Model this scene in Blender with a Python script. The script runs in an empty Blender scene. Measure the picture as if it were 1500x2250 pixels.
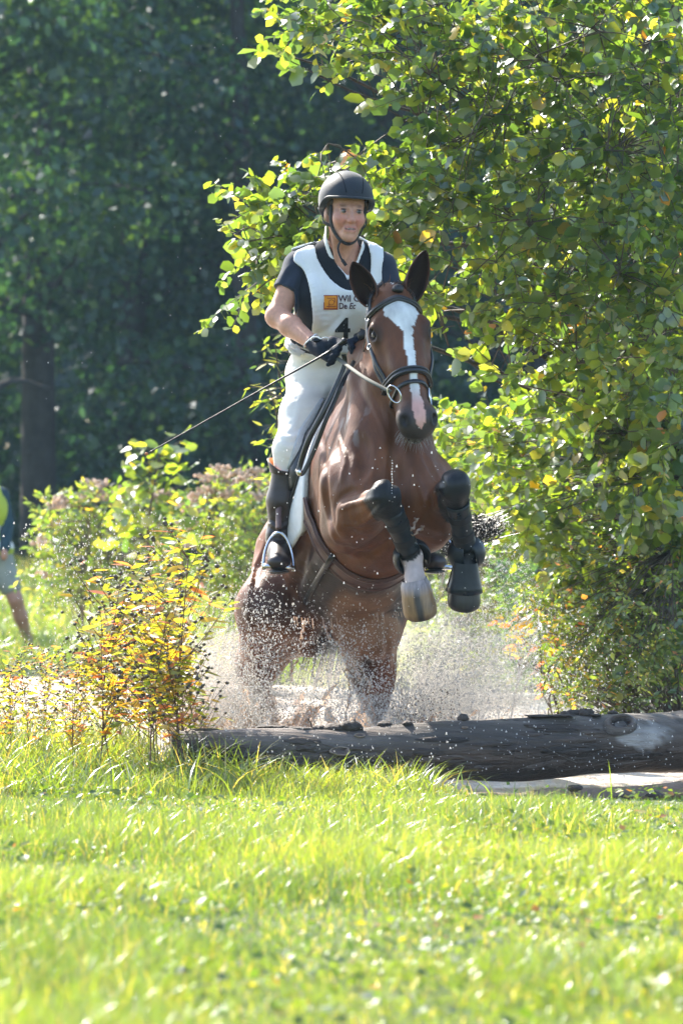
import bpy, math, numpy as np
from mathutils import Vector, Matrix
from mathutils.bvhtree import BVHTree

SC = bpy.context.scene
COL = SC.collection
R = math.radians

# ------------------------------------------------------------------ camera
F_PX, CAM_H, Y_HOR = 8960.0, 0.87, 1212.0      # focal length in photo pixels, eye height, horizon row
cam_d = bpy.data.cameras.new("camera")
cam = bpy.data.objects.new("camera", cam_d)
COL.objects.link(cam)
cam.location = (0, 0, CAM_H)
cam.rotation_euler = (R(90), 0, 0)
cam_d.sensor_fit = 'HORIZONTAL'
cam_d.sensor_width = 24.0
cam_d.lens = 24.0 * F_PX / 1500.0
cam_d.shift_y = (Y_HOR - 1125.0) / 1500.0
cam_d.clip_start, cam_d.clip_end = 0.5, 2000.0
cam_d.dof.use_dof = True
cam_d.dof.focus_distance = 15.75
cam_d.dof.aperture_fstop = 5.2
SC.camera = cam

# ------------------------------------------------------------------ light
SUN_EL, SUN_AZ = R(41), R(-33)                  # azimuth from +Y (away from the camera), negative = left
sun_dir = Vector((math.sin(SUN_AZ) * math.cos(SUN_EL), math.cos(SUN_AZ) * math.cos(SUN_EL), math.sin(SUN_EL)))
W = bpy.data.worlds.new("World")
SC.world = W
W.use_nodes = True
nt = W.node_tree
sky = nt.nodes.new('ShaderNodeTexSky')
sky.sky_type = 'NISHITA'
sky.sun_disc = False
sky.sun_elevation = SUN_EL
sky.sun_rotation = SUN_AZ
sky.air_density = 1.0
sky.dust_density = 1.5
bg = nt.nodes['Background']
bg.inputs['Strength'].default_value = 0.15
nt.links.new(sky.outputs[0], bg.inputs[0])
sd = bpy.data.lights.new("sun", 'SUN')
sd.energy = 5.0
sd.angle = R(0.53)
sd.color = (1.0, 0.93, 0.82)
so = bpy.data.objects.new("sun", sd)
so.rotation_euler = sun_dir.to_track_quat('Z', 'Y').to_euler()
so.location = sun_dir * 60
COL.objects.link(so)
SC.view_settings.view_transform = 'Standard'
SC.view_settings.look = 'None'
SC.view_settings.exposure = 1.65
SC.view_settings.gamma = 1.0
SC.view_settings.use_curve_mapping = False
cy = SC.cycles
cy.max_bounces = 8
cy.diffuse_bounces = 3
cy.glossy_bounces = 3
cy.transmission_bounces = 6
cy.transparent_max_bounces = 8
cy.volume_bounces = 0
cy.volume_step_rate = 4
cy.caustics_reflective = False
cy.caustics_refractive = False
cy.use_denoising = True
cy.sample_clamp_indirect = 6.0

RNG = np.random.default_rng(11)

# ------------------------------------------------------------------ helpers
def P(px, py, Y):
    """world point seen at photo pixel (px,py), Y metres away"""
    return Vector(((px - 750.0) / F_PX * Y, Y, CAM_H + (Y_HOR - py) / F_PX * Y))

def A(v):
    return np.array(v, dtype=float)

def hash3(ix, iy, iz, seed=0):
    h = (ix.astype(np.int64) * 374761393 + iy.astype(np.int64) * 668265263 + iz.astype(np.int64) * 2147483647 + seed * 974711) & 0xffffffff
    h = ((h ^ (h >> 13)) * 1274126177) & 0xffffffff
    h = h ^ (h >> 16)
    return (h & 0xffff) / 65535.0

def vnoise(p, seed=0):
    p = np.asarray(p, float)
    i = np.floor(p).astype(np.int64)
    f = p - i
    u = f * f * (3 - 2 * f)
    r = 0.0
    for dx in (0, 1):
        for dy in (0, 1):
            for dz in (0, 1):
                w = (u[..., 0] if dx else 1 - u[..., 0]) * (u[..., 1] if dy else 1 - u[..., 1]) * (u[..., 2] if dz else 1 - u[..., 2])
                r = r + w * hash3(i[..., 0] + dx, i[..., 1] + dy, i[..., 2] + dz, seed)
    return r

def fbm(p, oct=4, seed=0):
    p = np.asarray(p, float)
    a, s, r = 0.5, 0.0, 0.0
    for k in range(oct):
        r = r + a * vnoise(p, seed + k)
        s += a
        p = p * 2.03 + 11.7
        a *= 0.5
    return r / s

def sstep(a, b, x):
    t = np.clip((np.asarray(x, float) - a) / (b - a), 0, 1)
    return t * t * (3 - 2 * t)

def mesh_data(name, verts, faces, mats=None, smooth=True, col=None, midx=None):
    """faces: (n,4)/(n,3) array, or list of polygons"""
    me = bpy.data.meshes.new(name)
    V = np.asarray(verts, dtype=np.float32)
    me.vertices.add(len(V))
    me.vertices.foreach_set('co', V.ravel())
    if isinstance(faces, np.ndarray):
        k = faces.shape[1]
        loops = faces.astype(np.int32).ravel()
        starts = np.arange(len(faces), dtype=np.int32) * k
        tot = np.full(len(faces), k, dtype=np.int32)
    else:
        tot = np.array([len(f) for f in faces], dtype=np.int32)
        loops = np.array([i for f in faces for i in f], dtype=np.int32)
        starts = np.concatenate(([0], np.cumsum(tot)[:-1])).astype(np.int32)
    me.loops.add(len(loops))
    me.loops.foreach_set('vertex_index', loops)
    me.polygons.add(len(starts))
    me.polygons.foreach_set('loop_start', starts)
    me.polygons.foreach_set('loop_total', tot)
    if smooth:
        me.polygons.foreach_set('use_smooth', np.ones(len(starts), dtype=bool))
    if midx is not None:
        me.polygons.foreach_set('material_index', np.asarray(midx, dtype=np.int32))
    for m in (mats if isinstance(mats, (list, tuple)) else [mats]):
        if m is not None:
            me.materials.append(m)
    if col is not None:
        ca = me.color_attributes.new('col', 'FLOAT_COLOR', 'POINT')
        c = np.asarray(col, dtype=np.float32)
        if c.shape[1] == 3:
            c = np.concatenate([c, np.ones((len(c), 1), np.float32)], 1)
        ca.data.foreach_set('color', c.ravel())
    me.update(calc_edges=True)
    me.validate()
    return me

def add_ob(name, me, parent=None):
    o = bpy.data.objects.new(name, me)
    COL.objects.link(o)
    if parent is not None:
        o.parent = parent
        o.matrix_parent_inverse = PINV.get(parent.name, Matrix())
    return o

PINV = {}

def mk(name, verts, faces, mat, parent=None, smooth=True, col=None, midx=None):
    return add_ob(name, mesh_data(name, verts, faces, mat, smooth, col, midx), parent)

def thing(name, label, cat, loc, group=None):
    e = bpy.data.objects.new(name, None)
    e.empty_display_size = 0.1
    e.location = loc
    COL.objects.link(e)
    PINV[e.name] = Matrix.Translation(-Vector(loc))
    e['label'] = label
    e['category'] = cat
    if group:
        e['group'] = group
    return e

def tag(o, label=None, cat=None, group=None, kind=None):
    if label: o['label'] = label
    if cat: o['category'] = cat
    if group: o['group'] = group
    if kind: o['kind'] = kind
    return o

class MB:
    """collects pieces into one mesh"""
    def __init__(s):
        s.v, s.f, s.c, s.n = [], [], [], 0
    def add(s, v, f, c=None):
        v = np.asarray(v, float)
        s.v.append(v)
        for q in f:
            s.f.append([int(i) + s.n for i in q])
        if c is not None:
            c = np.asarray(c, float)
            if c.ndim == 1:
                c = np.tile(c[None, :3], (len(v), 1))
            s.c.append(c[:, :3])
        s.n += len(v)
        return s
    def build(s, name, mat, parent=None, smooth=True):
        return mk(name, np.concatenate(s.v), s.f, mat, parent, smooth, np.concatenate(s.c) if s.c else None)

def catmull(pts, n=8):
    pts = [A(p) for p in pts]
    if len(pts) < 3:
        return np.array([pts[0] + (pts[-1] - pts[0]) * t for t in np.linspace(0, 1, n + 1)])
    q = [2 * pts[0] - pts[1]] + pts + [2 * pts[-1] - pts[-2]]
    out = []
    for i in range(1, len(q) - 2):
        p0, p1, p2, p3 = q[i - 1], q[i], q[i + 1], q[i + 2]
        for t in np.linspace(0, 1, n, endpoint=False):
            out.append(0.5 * ((2 * p1) + (-p0 + p2) * t + (2 * p0 - 5 * p1 + 4 * p2 - p3) * t * t + (-p0 + 3 * p1 - 3 * p2 + p3) * t ** 3))
    out.append(pts[-1])
    return np.array(out)

def frames(pts, up=None):
    pts = np.asarray(pts, float)
    T = np.gradient(pts, axis=0)
    T /= np.linalg.norm(T, axis=1)[:, None] + 1e-12
    n = A(up) if up is not None else (A((0, 0, 1)) if abs(T[0][2]) < 0.9 else A((1, 0, 0)))
    N, B = [], []
    for t in T:
        n = n - t * np.dot(n, t)
        n = n / (np.linalg.norm(n) + 1e-12)
        N.append(n.copy())
        B.append(np.cross(t, n))
    return T, np.array(N), np.array(B)

def tube(pts, r, n=6, cap=True):
    pts = np.asarray(pts, float)
    m = len(pts)
    r = np.broadcast_to(np.asarray(r, float), (m,)) if np.ndim(r) == 0 else np.interp(np.linspace(0, 1, m), np.linspace(0, 1, len(r)), r)
    T, N, B = frames(pts)
    a = np.linspace(0, 2 * math.pi, n, endpoint=False)
    V = pts[:, None] + r[:, None, None] * (np.cos(a)[None, :, None] * N[:, None] + np.sin(a)[None, :, None] * B[:, None])
    Fc = [[i * n + j, i * n + (j + 1) % n, (i + 1) * n + (j + 1) % n, (i + 1) * n + j] for i in range(m - 1) for j in range(n)]
    if cap:
        Fc.append(list(range(n))[::-1])
        Fc.append([(m - 1) * n + j for j in range(n)])
    return V.reshape(-1, 3), Fc

def strap(pts, nrm, w, t, closed=False, lift=0.0):
    """flat band with rounded edges following pts; nrm = outward normals"""
    pts = np.asarray(pts, float)
    nrm = np.asarray(nrm, float)
    m = len(pts)
    w = np.broadcast_to(np.asarray(w, float), (m,)) if np.ndim(w) == 0 else np.interp(np.linspace(0, 1, m), np.linspace(0, 1, len(w)), w)
    if closed:
        T = np.roll(pts, -1, 0) - np.roll(pts, 1, 0)
    else:
        T = np.gradient(pts, axis=0)
    T /= np.linalg.norm(T, axis=1)[:, None] + 1e-12
    S = np.cross(T, nrm)
    S /= np.linalg.norm(S, axis=1)[:, None] + 1e-12
    Nn = np.cross(S, T)
    prof = [(-.5, 0), (-.5, .6), (-.38, 1), (0, 1.12), (.38, 1), (.5, .6), (.5, 0), (0, -.1)]
    k = len(prof)
    V = np.stack([pts + S * (a * w[:, None]) + Nn * (b * t + lift) for a, b in prof], 1)
    n = m if closed else m - 1
    Fc = [[i * k + j, i * k + (j + 1) % k, ((i + 1) % m) * k + (j + 1) % k, ((i + 1) % m) * k + j] for i in range(n) for j in range(k)]
    if not closed:
        Fc.append(list(range(k))[::-1])
        Fc.append([(m - 1) * k + j for j in range(k)])
    return V.reshape(-1, 3), Fc

def blob(c, r, rot=None, nu=14, nv=9, noise=0, seed=0, fr=3.0):
    u = np.linspace(0, 2 * math.pi, nu, endpoint=False)
    v = np.linspace(0, math.pi, nv + 1)[1:-1]
    V = [(0, 0, 1)] + [(math.sin(b) * math.cos(a), math.sin(b) * math.sin(a), math.cos(b)) for b in v for a in u] + [(0, 0, -1)]
    V = np.array(V)
    if noise:
        V = V * (1 + noise * (fbm(V * fr + seed * 7.3, 3, seed) - .5) * 2)[:, None]
    V = V * A(r)
    if rot is not None:
        V = V @ np.asarray(rot, float).T
    V = V + A(c)
    m = len(v)
    Fc = [[0, 1 + j, 1 + (j + 1) % nu] for j in range(nu)]
    Fc += [[1 + i * nu + j, 1 + (i + 1) * nu + j, 1 + (i + 1) * nu + (j + 1) % nu, 1 + i * nu + (j + 1) % nu] for i in range(m - 1) for j in range(nu)]
    Fc += [[1 + (m - 1) * nu + j, len(V) - 1, 1 + (m - 1) * nu + (j + 1) % nu] for j in range(nu)]
    return V, Fc

def grid_faces(nu, nv, closed_u=False):
    f = []
    for i in range(nu if closed_u else nu - 1):
        for j in range(nv - 1):
            f.append([i * nv + j, ((i + 1) % nu) * nv + j, ((i + 1) % nu) * nv + j + 1, i * nv + j + 1])
    return f

def sheet(G, thick, Nrm):
    """closed solid from a grid of points G (nu,nv,3) pushed out along Nrm"""
    nu, nv = G.shape[:2]
    top = (G + Nrm * thick).reshape(-1, 3)
    bot = G.reshape(-1, 3)
    f1 = grid_faces(nu, nv)
    n = nu * nv
    f = [q for q in f1] + [[i + n for i in q[::-1]] for q in f1]
    ring = [i * nv for i in range(nu)] + [(nu - 1) * nv + j for j in range(1, nv)] + [i * nv + nv - 1 for i in range(nu - 2, -1, -1)] + [j for j in range(nv - 2, 0, -1)]
    for a, b in zip(ring, ring[1:] + ring[:1]):
        f.append([b, a, a + n, b + n])
    return np.concatenate([top, bot]), f

# ------------------------------------------------------------------ signed distance modelling
class SDF:
    def __init__(s, lo, hi, h):
        s.lo, s.h = A(lo), h
        n = np.ceil((A(hi) - s.lo) / h).astype(int) + 1
        s.D = np.full(tuple(n), 1.0, dtype=np.float32)
        s.ax = [(s.lo[i] + h * np.arange(n[i])).astype(np.float32) for i in range(3)]
    def _box(s, lo, hi):
        i0 = np.clip(np.floor((A(lo) - s.lo) / s.h).astype(int), 0, np.array(s.D.shape))
        i1 = np.clip(np.ceil((A(hi) - s.lo) / s.h).astype(int) + 1, 0, np.array(s.D.shape))
        return tuple(slice(a, b) for a, b in zip(i0, i1))
    def _pts(s, sl):
        return np.meshgrid(s.ax[0][sl[0]], s.ax[1][sl[1]], s.ax[2][sl[2]], indexing='ij', sparse=True)
    def _mix(s, sl, d, k, sub):
        D = s.D[sl]
        if sub:
            h = np.clip(0.5 - 0.5 * (D + d) / k, 0, 1)
            s.D[sl] = D + (-d - D) * h + k * h * (1 - h)
        else:
            h = np.clip(0.5 + 0.5 * (D - d) / k, 0, 1)
            s.D[sl] = D + (d - D) * h - k * h * (1 - h)
    def cone(s, a, b, ra, rb, k=0.03, sub=False):
        a, b = A(a), A(b)
        m = max(ra, rb) + k * 1.5 + 0.02
        sl = s._box(np.minimum(a, b) - m, np.maximum(a, b) + m)
        if 0 in s.D[sl].shape: return s
        X, Y, Z = s._pts(sl)
        ba = b - a
        L = float(ba @ ba) + 1e-9
        t = np.clip(((X - a[0]) * ba[0] + (Y - a[1]) * ba[1] + (Z - a[2]) * ba[2]) / L, 0, 1)
        d = np.sqrt((X - a[0] - t * ba[0]) ** 2 + (Y - a[1] - t * ba[1]) ** 2 + (Z - a[2] - t * ba[2]) ** 2) - (ra + (rb - ra) * t)
        s._mix(sl, d.astype(np.float32), k, sub)
        return s
    def ell(s, c, r, M=None, k=0.03, sub=False):
        """M: rows = local axes (orthonormal)"""
        c, r = A(c), A(r)
        M = np.eye(3) if M is None else np.asarray(M, float)
        ext = np.sqrt(((M * r[:, None]) ** 2).sum(0)) + k * 1.5 + 0.02
        sl = s._box(c - ext, c + ext)
        if 0 in s.D[sl].shape: return s
        X, Y, Z = s._pts(sl)
        X, Y, Z = X - c[0], Y - c[1], Z - c[2]
        q = [(M[i, 0] * X + M[i, 1] * Y + M[i, 2] * Z) / r[i] for i in range(3)]
        k0 = np.sqrt(q[0] ** 2 + q[1] ** 2 + q[2] ** 2) + 1e-6
        k1 = np.sqrt((q[0] / r[0]) ** 2 + (q[1] / r[1]) ** 2 + (q[2] / r[2]) ** 2) + 1e-6
        s._mix(sl, (k0 * (k0 - 1) / k1).astype(np.float32), k, sub)
        return s
    def chain(s, pts, rad, k=0.03, sub=False):
        for i in range(len(pts) - 1):
            s.cone(pts[i], pts[i + 1], rad[i], rad[i + 1], k, sub)
        return s
    def mesh(s, D=None, smooth=1):
        D = s.D if D is None else D
        S = D < 0
        c = np.zeros(np.array(S.shape) - 1, dtype=np.int8)
        offs = [(i, j, k) for i in (0, 1) for j in (0, 1) for k in (0, 1)]
        def sh(arr, o):
            return arr[o[0]:arr.shape[0] - 1 + o[0], o[1]:arr.shape[1] - 1 + o[1], o[2]:arr.shape[2] - 1 + o[2]]
        for o in offs:
            c += sh(S, o)
        act = (c > 0) & (c < 8)
        idx = np.argwhere(act)
        vals = {o: D[idx[:, 0] + o[0], idx[:, 1] + o[1], idx[:, 2] + o[2]] for o in offs}
        acc = np.zeros((len(idx), 3))
        cnt = np.zeros(len(idx))
        for a in offs:
            for ax in range(3):
                if a[ax] == 0:
                    b = list(a); b[ax] = 1; b = tuple(b)
                    m = (vals[a] < 0) != (vals[b] < 0)
                    t = np.where(m, vals[a] / np.where(m, vals[a] - vals[b], 1), 0)
                    p = np.tile(A(a), (len(idx), 1))
                    p[:, ax] = t
                    acc += p * m[:, None]
                    cnt += m
        V = s.lo + s.h * (idx + acc / cnt[:, None])
        vid = np.full(act.shape, -1, dtype=np.int32)
        vid[act] = np.arange(len(idx))
        Q = []
        for ax in range(3):
            o = [0, 0, 0]; o[ax] = 1
            a = S[:S.shape[0] - o[0], :S.shape[1] - o[1], :S.shape[2] - o[2]]
            b = S[o[0]:, o[1]:, o[2]:]
            e = np.argwhere(a != b)
            u, w = (ax + 1) % 3, (ax + 2) % 3
            n = np.array(act.shape)
            e = e[(e[:, u] > 0) & (e[:, w] > 0) & (e[:, u] < n[u]) & (e[:, w] < n[w]) & (e[:, ax] < n[ax])]
            du = np.zeros(3, int); du[u] = 1
            dw = np.zeros(3, int); dw[w] = 1
            g = lambda q: vid[q[:, 0], q[:, 1], q[:, 2]]
            q = np.stack([g(e - du - dw), g(e - dw), g(e), g(e - du)], 1)
            flip = ~S[e[:, 0], e[:, 1], e[:, 2]]
            q[flip] = q[flip][:, ::-1]
            Q.append(q)
        Q = np.concatenate(Q)
        Q = Q[(Q >= 0).all(1)]
        for _ in range(smooth):
            e0 = Q.ravel(); e1 = np.roll(Q, -1, 1).ravel()
            s_ = np.zeros_like(V); n_ = np.bincount(e0, minlength=len(V)) + np.bincount(e1, minlength=len(V))
            for i in range(3):
                s_[:, i] = np.bincount(e0, V[e1, i], len(V)) + np.bincount(e1, V[e0, i], len(V))
            V = V * 0.4 + 0.6 * s_ / np.maximum(n_, 1)[:, None]
        return V, Q

def bvh_of(V, Q):
    return BVHTree.FromPolygons([Vector(v) for v in V], [list(map(int, q)) for q in Q])
# ------------------------------------------------------------------ materials
def newmat(name):
    m = bpy.data.materials.new(name)
    m.use_nodes = True
    nt = m.node_tree
    nt.nodes.clear()
    out = nt.nodes.new('ShaderNodeOutputMaterial')
    return m, nt, out

def N(nt, t, **kw):
    n = nt.nodes.new(t)
    for k, v in kw.items():
        if k in n.inputs:
            n.inputs[k].default_value = v
        else:
            setattr(n, k, v)
    return n

def noise_node(nt, scale, detail=4, stretch=None, rough=0.55):
    tc = nt.nodes.new('ShaderNodeTexCoord')
    n = nt.nodes.new('ShaderNodeTexNoise')
    n.inputs['Scale'].default_value = scale
    n.inputs['Detail'].default_value = detail
    n.inputs['Roughness'].default_value = rough
    if stretch:
        mp = nt.nodes.new('ShaderNodeMapping')
        mp.inputs['Scale'].default_value = stretch
        nt.links.new(tc.outputs['Object'], mp.inputs[0])
        nt.links.new(mp.outputs[0], n.inputs[0])
    else:
        nt.links.new(tc.outputs['Object'], n.inputs[0])
    return n

def ramp(nt, fac, stops):
    r = nt.nodes.new('ShaderNodeValToRGB')
    el = r.color_ramp.elements
    el[0].position, el[0].color = stops[0][0], (*stops[0][1], 1)
    el[1].position, el[1].color = stops[-1][0], (*stops[-1][1], 1)
    for p, c in stops[1:-1]:
        e = el.new(p); e.color = (*c, 1)
    nt.links.new(fac, r.inputs[0])
    return r

def surf(name, color=None, rough=0.5, spec=0.5, metal=0.0, var=0.25, scale=20, bump=0.0, bscale=80, stretch=None, attr=False,
         sheen=0.0, coat=0.0, rvar=0.0, sss=0.0, bdist=0.003, coat_rough=0.15):
    """principled surface, colour varied by noise; colour constant or vertex attribute 'col'"""
    m, nt, out = newmat(name)
    p = nt.nodes.new('ShaderNodeBsdfPrincipled')
    nt.links.new(p.outputs[0], out.inputs[0])
    p.inputs['Roughness'].default_value = rough
    p.inputs['Specular IOR Level'].default_value = spec
    p.inputs['Metallic'].default_value = metal
    p.inputs['Sheen Weight'].default_value = sheen
    p.inputs['Coat Weight'].default_value = coat
    p.inputs['Coat Roughness'].default_value = coat_rough
    if sss:
        p.inputs['Subsurface Weight'].default_value = sss
        p.inputs['Subsurface Radius'].default_value = (0.02, 0.008, 0.004)
        p.inputs['Subsurface Scale'].default_value = 0.6
    n = noise_node(nt, scale, 5, stretch)
    mx = nt.nodes.new('ShaderNodeMix'); mx.data_type = 'RGBA'; mx.blend_type = 'MULTIPLY'
    mx.inputs['Factor'].default_value = 1.0
    rr = ramp(nt, n.outputs['Fac'], [(0.25, (1 - var,) * 3), (0.75, (1 + var,) * 3)])
    nt.links.new(rr.outputs[0], mx.inputs['B'])
    if attr:
        at = nt.nodes.new('ShaderNodeAttribute'); at.attribute_name = 'col'
        nt.links.new(at.outputs['Color'], mx.inputs['A'])
    else:
        mx.inputs['A'].default_value = (*color, 1)
    nt.links.new(mx.outputs['Result'], p.inputs['Base Color'])
    if rvar:
        n3 = noise_node(nt, scale * .35, 3)
        mr = nt.nodes.new('ShaderNodeMapRange')
        mr.inputs['From Min'].default_value = .35; mr.inputs['From Max'].default_value = .65
        mr.inputs['To Min'].default_value = max(0.05, rough - rvar); mr.inputs['To Max'].default_value = min(1, rough + rvar)
        nt.links.new(n3.outputs['Fac'], mr.inputs['Value'])
        nt.links.new(mr.outputs[0], p.inputs['Roughness'])
    if bump:
        n2 = noise_node(nt, bscale, 4, stretch)
        b = nt.nodes.new('ShaderNodeBump')
        b.inputs['Strength'].default_value = bump
        b.inputs['Distance'].default_value = bdist
        nt.links.new(n2.outputs['Fac'], b.inputs['Height'])
        nt.links.new(b.outputs[0], p.inputs['Normal'])
    return m

def leafy(name, trans=0.5, gloss=0.07, rough=0.4, tint=(1.25, 1.25, 0.35), color=None):
    """thin leaf: diffuse + light coming through + a waxy reflection"""
    m, nt, out = newmat(name)
    if color is None:
        at = nt.nodes.new('ShaderNodeAttribute'); at.attribute_name = 'col'
        src = at.outputs['Color']
    else:
        rgb = nt.nodes.new('ShaderNodeRGB'); rgb.outputs[0].default_value = (*color, 1)
        src = rgb.outputs[0]
    tm = nt.nodes.new('ShaderNodeMix'); tm.data_type = 'RGBA'; tm.blend_type = 'MULTIPLY'
    tm.inputs['Factor'].default_value = 1.0
    nt.links.new(src, tm.inputs['A'])
    tm.inputs['B'].default_value = (tint[0] * 2.6, tint[1] * 2.6, tint[2] * 2.6, 1)
    d = nt.nodes.new('ShaderNodeBsdfDiffuse')
    t = nt.nodes.new('ShaderNodeBsdfTranslucent')
    nt.links.new(src, d.inputs[0]); nt.links.new(tm.outputs['Result'], t.inputs[0])
    m1 = nt.nodes.new('ShaderNodeMixShader'); m1.inputs[0].default_value = trans
    nt.links.new(d.outputs[0], m1.inputs[1]); nt.links.new(t.outputs[0], m1.inputs[2])
    g = nt.nodes.new('ShaderNodeBsdfGlossy'); g.inputs['Roughness'].default_value = rough
    g.inputs['Color'].default_value = (.9, .95, 1, 1)
    m2 = nt.nodes.new('ShaderNodeMixShader'); m2.inputs[0].default_value = gloss
    nt.links.new(m1.outputs[0], m2.inputs[1]); nt.links.new(g.outputs[0], m2.inputs[2])
    nt.links.new(m2.outputs[0], out.inputs[0])
    return m

M = {}
M['coat'] = surf('bay_coat', attr=True, rough=0.44, spec=0.28, var=0.34, scale=14, bump=0.45, bscale=170, stretch=(1, 1, .35), sheen=0.0, rvar=0.15, bdist=0.004)
M['hair'] = surf('dark_hair', (0.012, 0.010, 0.009), rough=0.4, var=0.4, scale=60)
M['eye'] = surf('wet_eye', (0.006, 0.004, 0.003), rough=0.12, spec=0.6, var=0, coat=.5)
M['hoof'] = surf('hoof_horn', attr=True, rough=0.38, var=0.35, scale=30, stretch=(3, 3, .4), bump=.3, bscale=60)
M['black_leather'] = surf('black_leather', (0.010, 0.010, 0.011), rough=0.30, spec=0.6, var=0.3, scale=60, bump=0.2, bscale=200)
M['boot_black'] = surf('wet_neoprene', (0.008, 0.013, 0.018), rough=0.38, spec=0.4, var=0.4, scale=30, bump=0.3, bscale=90, rvar=.15)
M['brown_leather'] = surf('brown_leather', (0.075, 0.030, 0.021), rough=0.42, spec=0.5, var=0.3, scale=40, bump=0.25, bscale=150)
M['boot_brown'] = surf('boot_leather', (0.024, 0.014, 0.014), rough=0.40, spec=0.5, var=0.3, scale=25, bump=0.3, bscale=70, rvar=.1)
M['tan_leather'] = surf('tan_lining', (0.50, 0.17, 0.05), rough=0.55, var=0.2, scale=40)
M['pad_white'] = surf('white_quilt', (0.72, 0.73, 0.72), rough=0.85, var=0.08, scale=30, bump=0.3, bscale=90)
M['pad_fleece'] = surf('grey_fleece', (0.38, 0.36, 0.33), rough=0.95, var=0.35, scale=60, bump=.6, bscale=140)
M['steel'] = surf('steel', (0.55, 0.56, 0.58), rough=0.2, metal=1.0, var=0.1, scale=50)
M['rein'] = surf('webbing', (0.060, 0.066, 0.052), rough=0.7, var=0.3, scale=200)
M['skin'] = surf('skin', attr=True, rough=0.46, spec=0.4, var=0.14, scale=70, bump=0.25, bscale=260, sss=0.10, rvar=.1)
M['navy'] = surf('navy_cotton', (0.022, 0.030, 0.050), rough=0.9, spec=.2, var=0.15, scale=40, bump=0.3, bscale=300, sheen=.2)
M['vest'] = surf('charcoal_vest', (0.012, 0.015, 0.022), rough=0.85, spec=.2, var=0.3, scale=220, bump=0.4, bscale=260)
M['bib'] = surf('white_tabard', attr=True, rough=0.8, var=0.05, scale=12, bump=0.25, bscale=25, bdist=.01)
M['breeches'] = surf('white_breeches', (0.80, 0.77, 0.71), rough=0.78, var=0.05, scale=20, bump=0.18, bscale=26, stretch=(1, 1, 2.5), bdist=.008)
M['grip'] = surf('grey_grip', (0.56, 0.58, 0.60), rough=0.7, var=0.1, scale=60)
M['glove'] = surf('navy_glove', (0.008, 0.013, 0.026), rough=0.8, spec=.2, var=0.3, scale=80, bump=0.5, bscale=120)
M['white_trim'] = surf('white_trim', (0.78, 0.79, 0.80), rough=0.7, var=0.03)
M['helmet'] = surf('helmet_shell', (0.012, 0.017, 0.025), rough=0.6, spec=0.3, var=0.2, scale=200, bump=0.3, bscale=400, sheen=.25)
M['black_web'] = surf('black_webbing', (0.008, 0.008, 0.010), rough=0.7, var=0.3, scale=200)
M['print_dark'] = surf('print_dark', (0.05, 0.012, 0.03), rough=0.8, var=0.1)
M['print_black'] = surf('print_black', (0.010, 0.010, 0.012), rough=0.8, var=0.1)
M['print_orange'] = surf('print_orange', (0.80, 0.32, 0.03), rough=0.8, var=0.35, scale=18)
M['print_rust'] = surf('print_rust', (0.33, 0.05, 0.02), rough=0.8, var=0.2)
M['whip'] = surf('whip_black', (0.016, 0.014, 0.015), rough=0.35, var=0.2, scale=100)
M['wood'] = surf('log_wood', attr=True, rough=0.50, spec=0.45, var=0.5, scale=9, stretch=(.25, 3, 3), bump=0.9, bscale=26, rvar=.2, bdist=.016)
M['bark'] = surf('bark', (0.055, 0.042, 0.034), rough=0.8, var=0.5, scale=14, bump=0.8, bscale=30, bdist=.02)
M['twig'] = surf('twig_bark', (0.10, 0.075, 0.055), rough=0.7, var=0.3, scale=30)
M['stem'] = surf('plant_stem', (0.10, 0.045, 0.03), rough=0.6, var=0.4, scale=30)
M['trunk_far'] = surf('trunk_bark', (0.035, 0.030, 0.028), rough=0.9, var=0.5, scale=5, bump=.8, bscale=9, bdist=.05)
M['mud'] = surf('mud', (0.13, 0.085, 0.055), rough=0.45, var=0.4, scale=4, bump=.7, bscale=10, bdist=.04)
M['leaf'] = leafy('leaf_varied', trans=0.60, gloss=0.085, rough=0.40, tint=(1.35, 1.25, .42))
M['leaf_far'] = leafy('leaf_far', trans=0.33, gloss=0.04, rough=0.42, tint=(1.2, 1.25, .4))
M['grass'] = leafy('grass_blade', trans=0.50, gloss=0.085, rough=0.30, tint=(1.25, 1.15, .36))
M['petal'] = leafy('petal', trans=0.3, gloss=0.02, tint=(.62, .60, .58))
# ------------------------------------------------------------------ ground, pond
WATER_Z = -0.035
def pond_mask(x, y):
    x = np.asarray(x, float); y = np.asarray(y, float)
    w = 0.35 * (vnoise(np.stack([x * .8, y * .8, 0 * x], -1), 5) - .5)
    near = 14.25 + 0.85 * (1 - sstep(0.15, 0.75, x)) + 2.3 * (1 - sstep(-.95, -.55, x)) + w * .6
    far = 26.5 + 3.0 * sstep(1, -2, x) + w * 2
    right = 3.4 - 2.3 * sstep(16.4, 18.6, y) + 1.0 * sstep(20, 25, y) + w
    left = -9.0
    m = sstep(-.12, .45, y - near) * sstep(-.2, 1.0, far - y) * sstep(-.1, .5, right - x) * sstep(0, 2, x - left)
    return m

def ground_z(x, y):
    x = np.asarray(x, float); y = np.asarray(y, float)
    m = pond_mask(x, y)
    base = 0.03 * (fbm(np.stack([x * 1.1, y * 1.1, 0 * x], -1), 3, 3) - .5) + 0.012
    base = base + 0.55 * sstep(27, 46, y) + 0.02 * np.maximum(y - 46, 0)
    base = base + 0.10 * sstep(1.0, 2.2, x) * sstep(17, 19, y)
    return base * (1 - m) + (-0.30) * m

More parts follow.
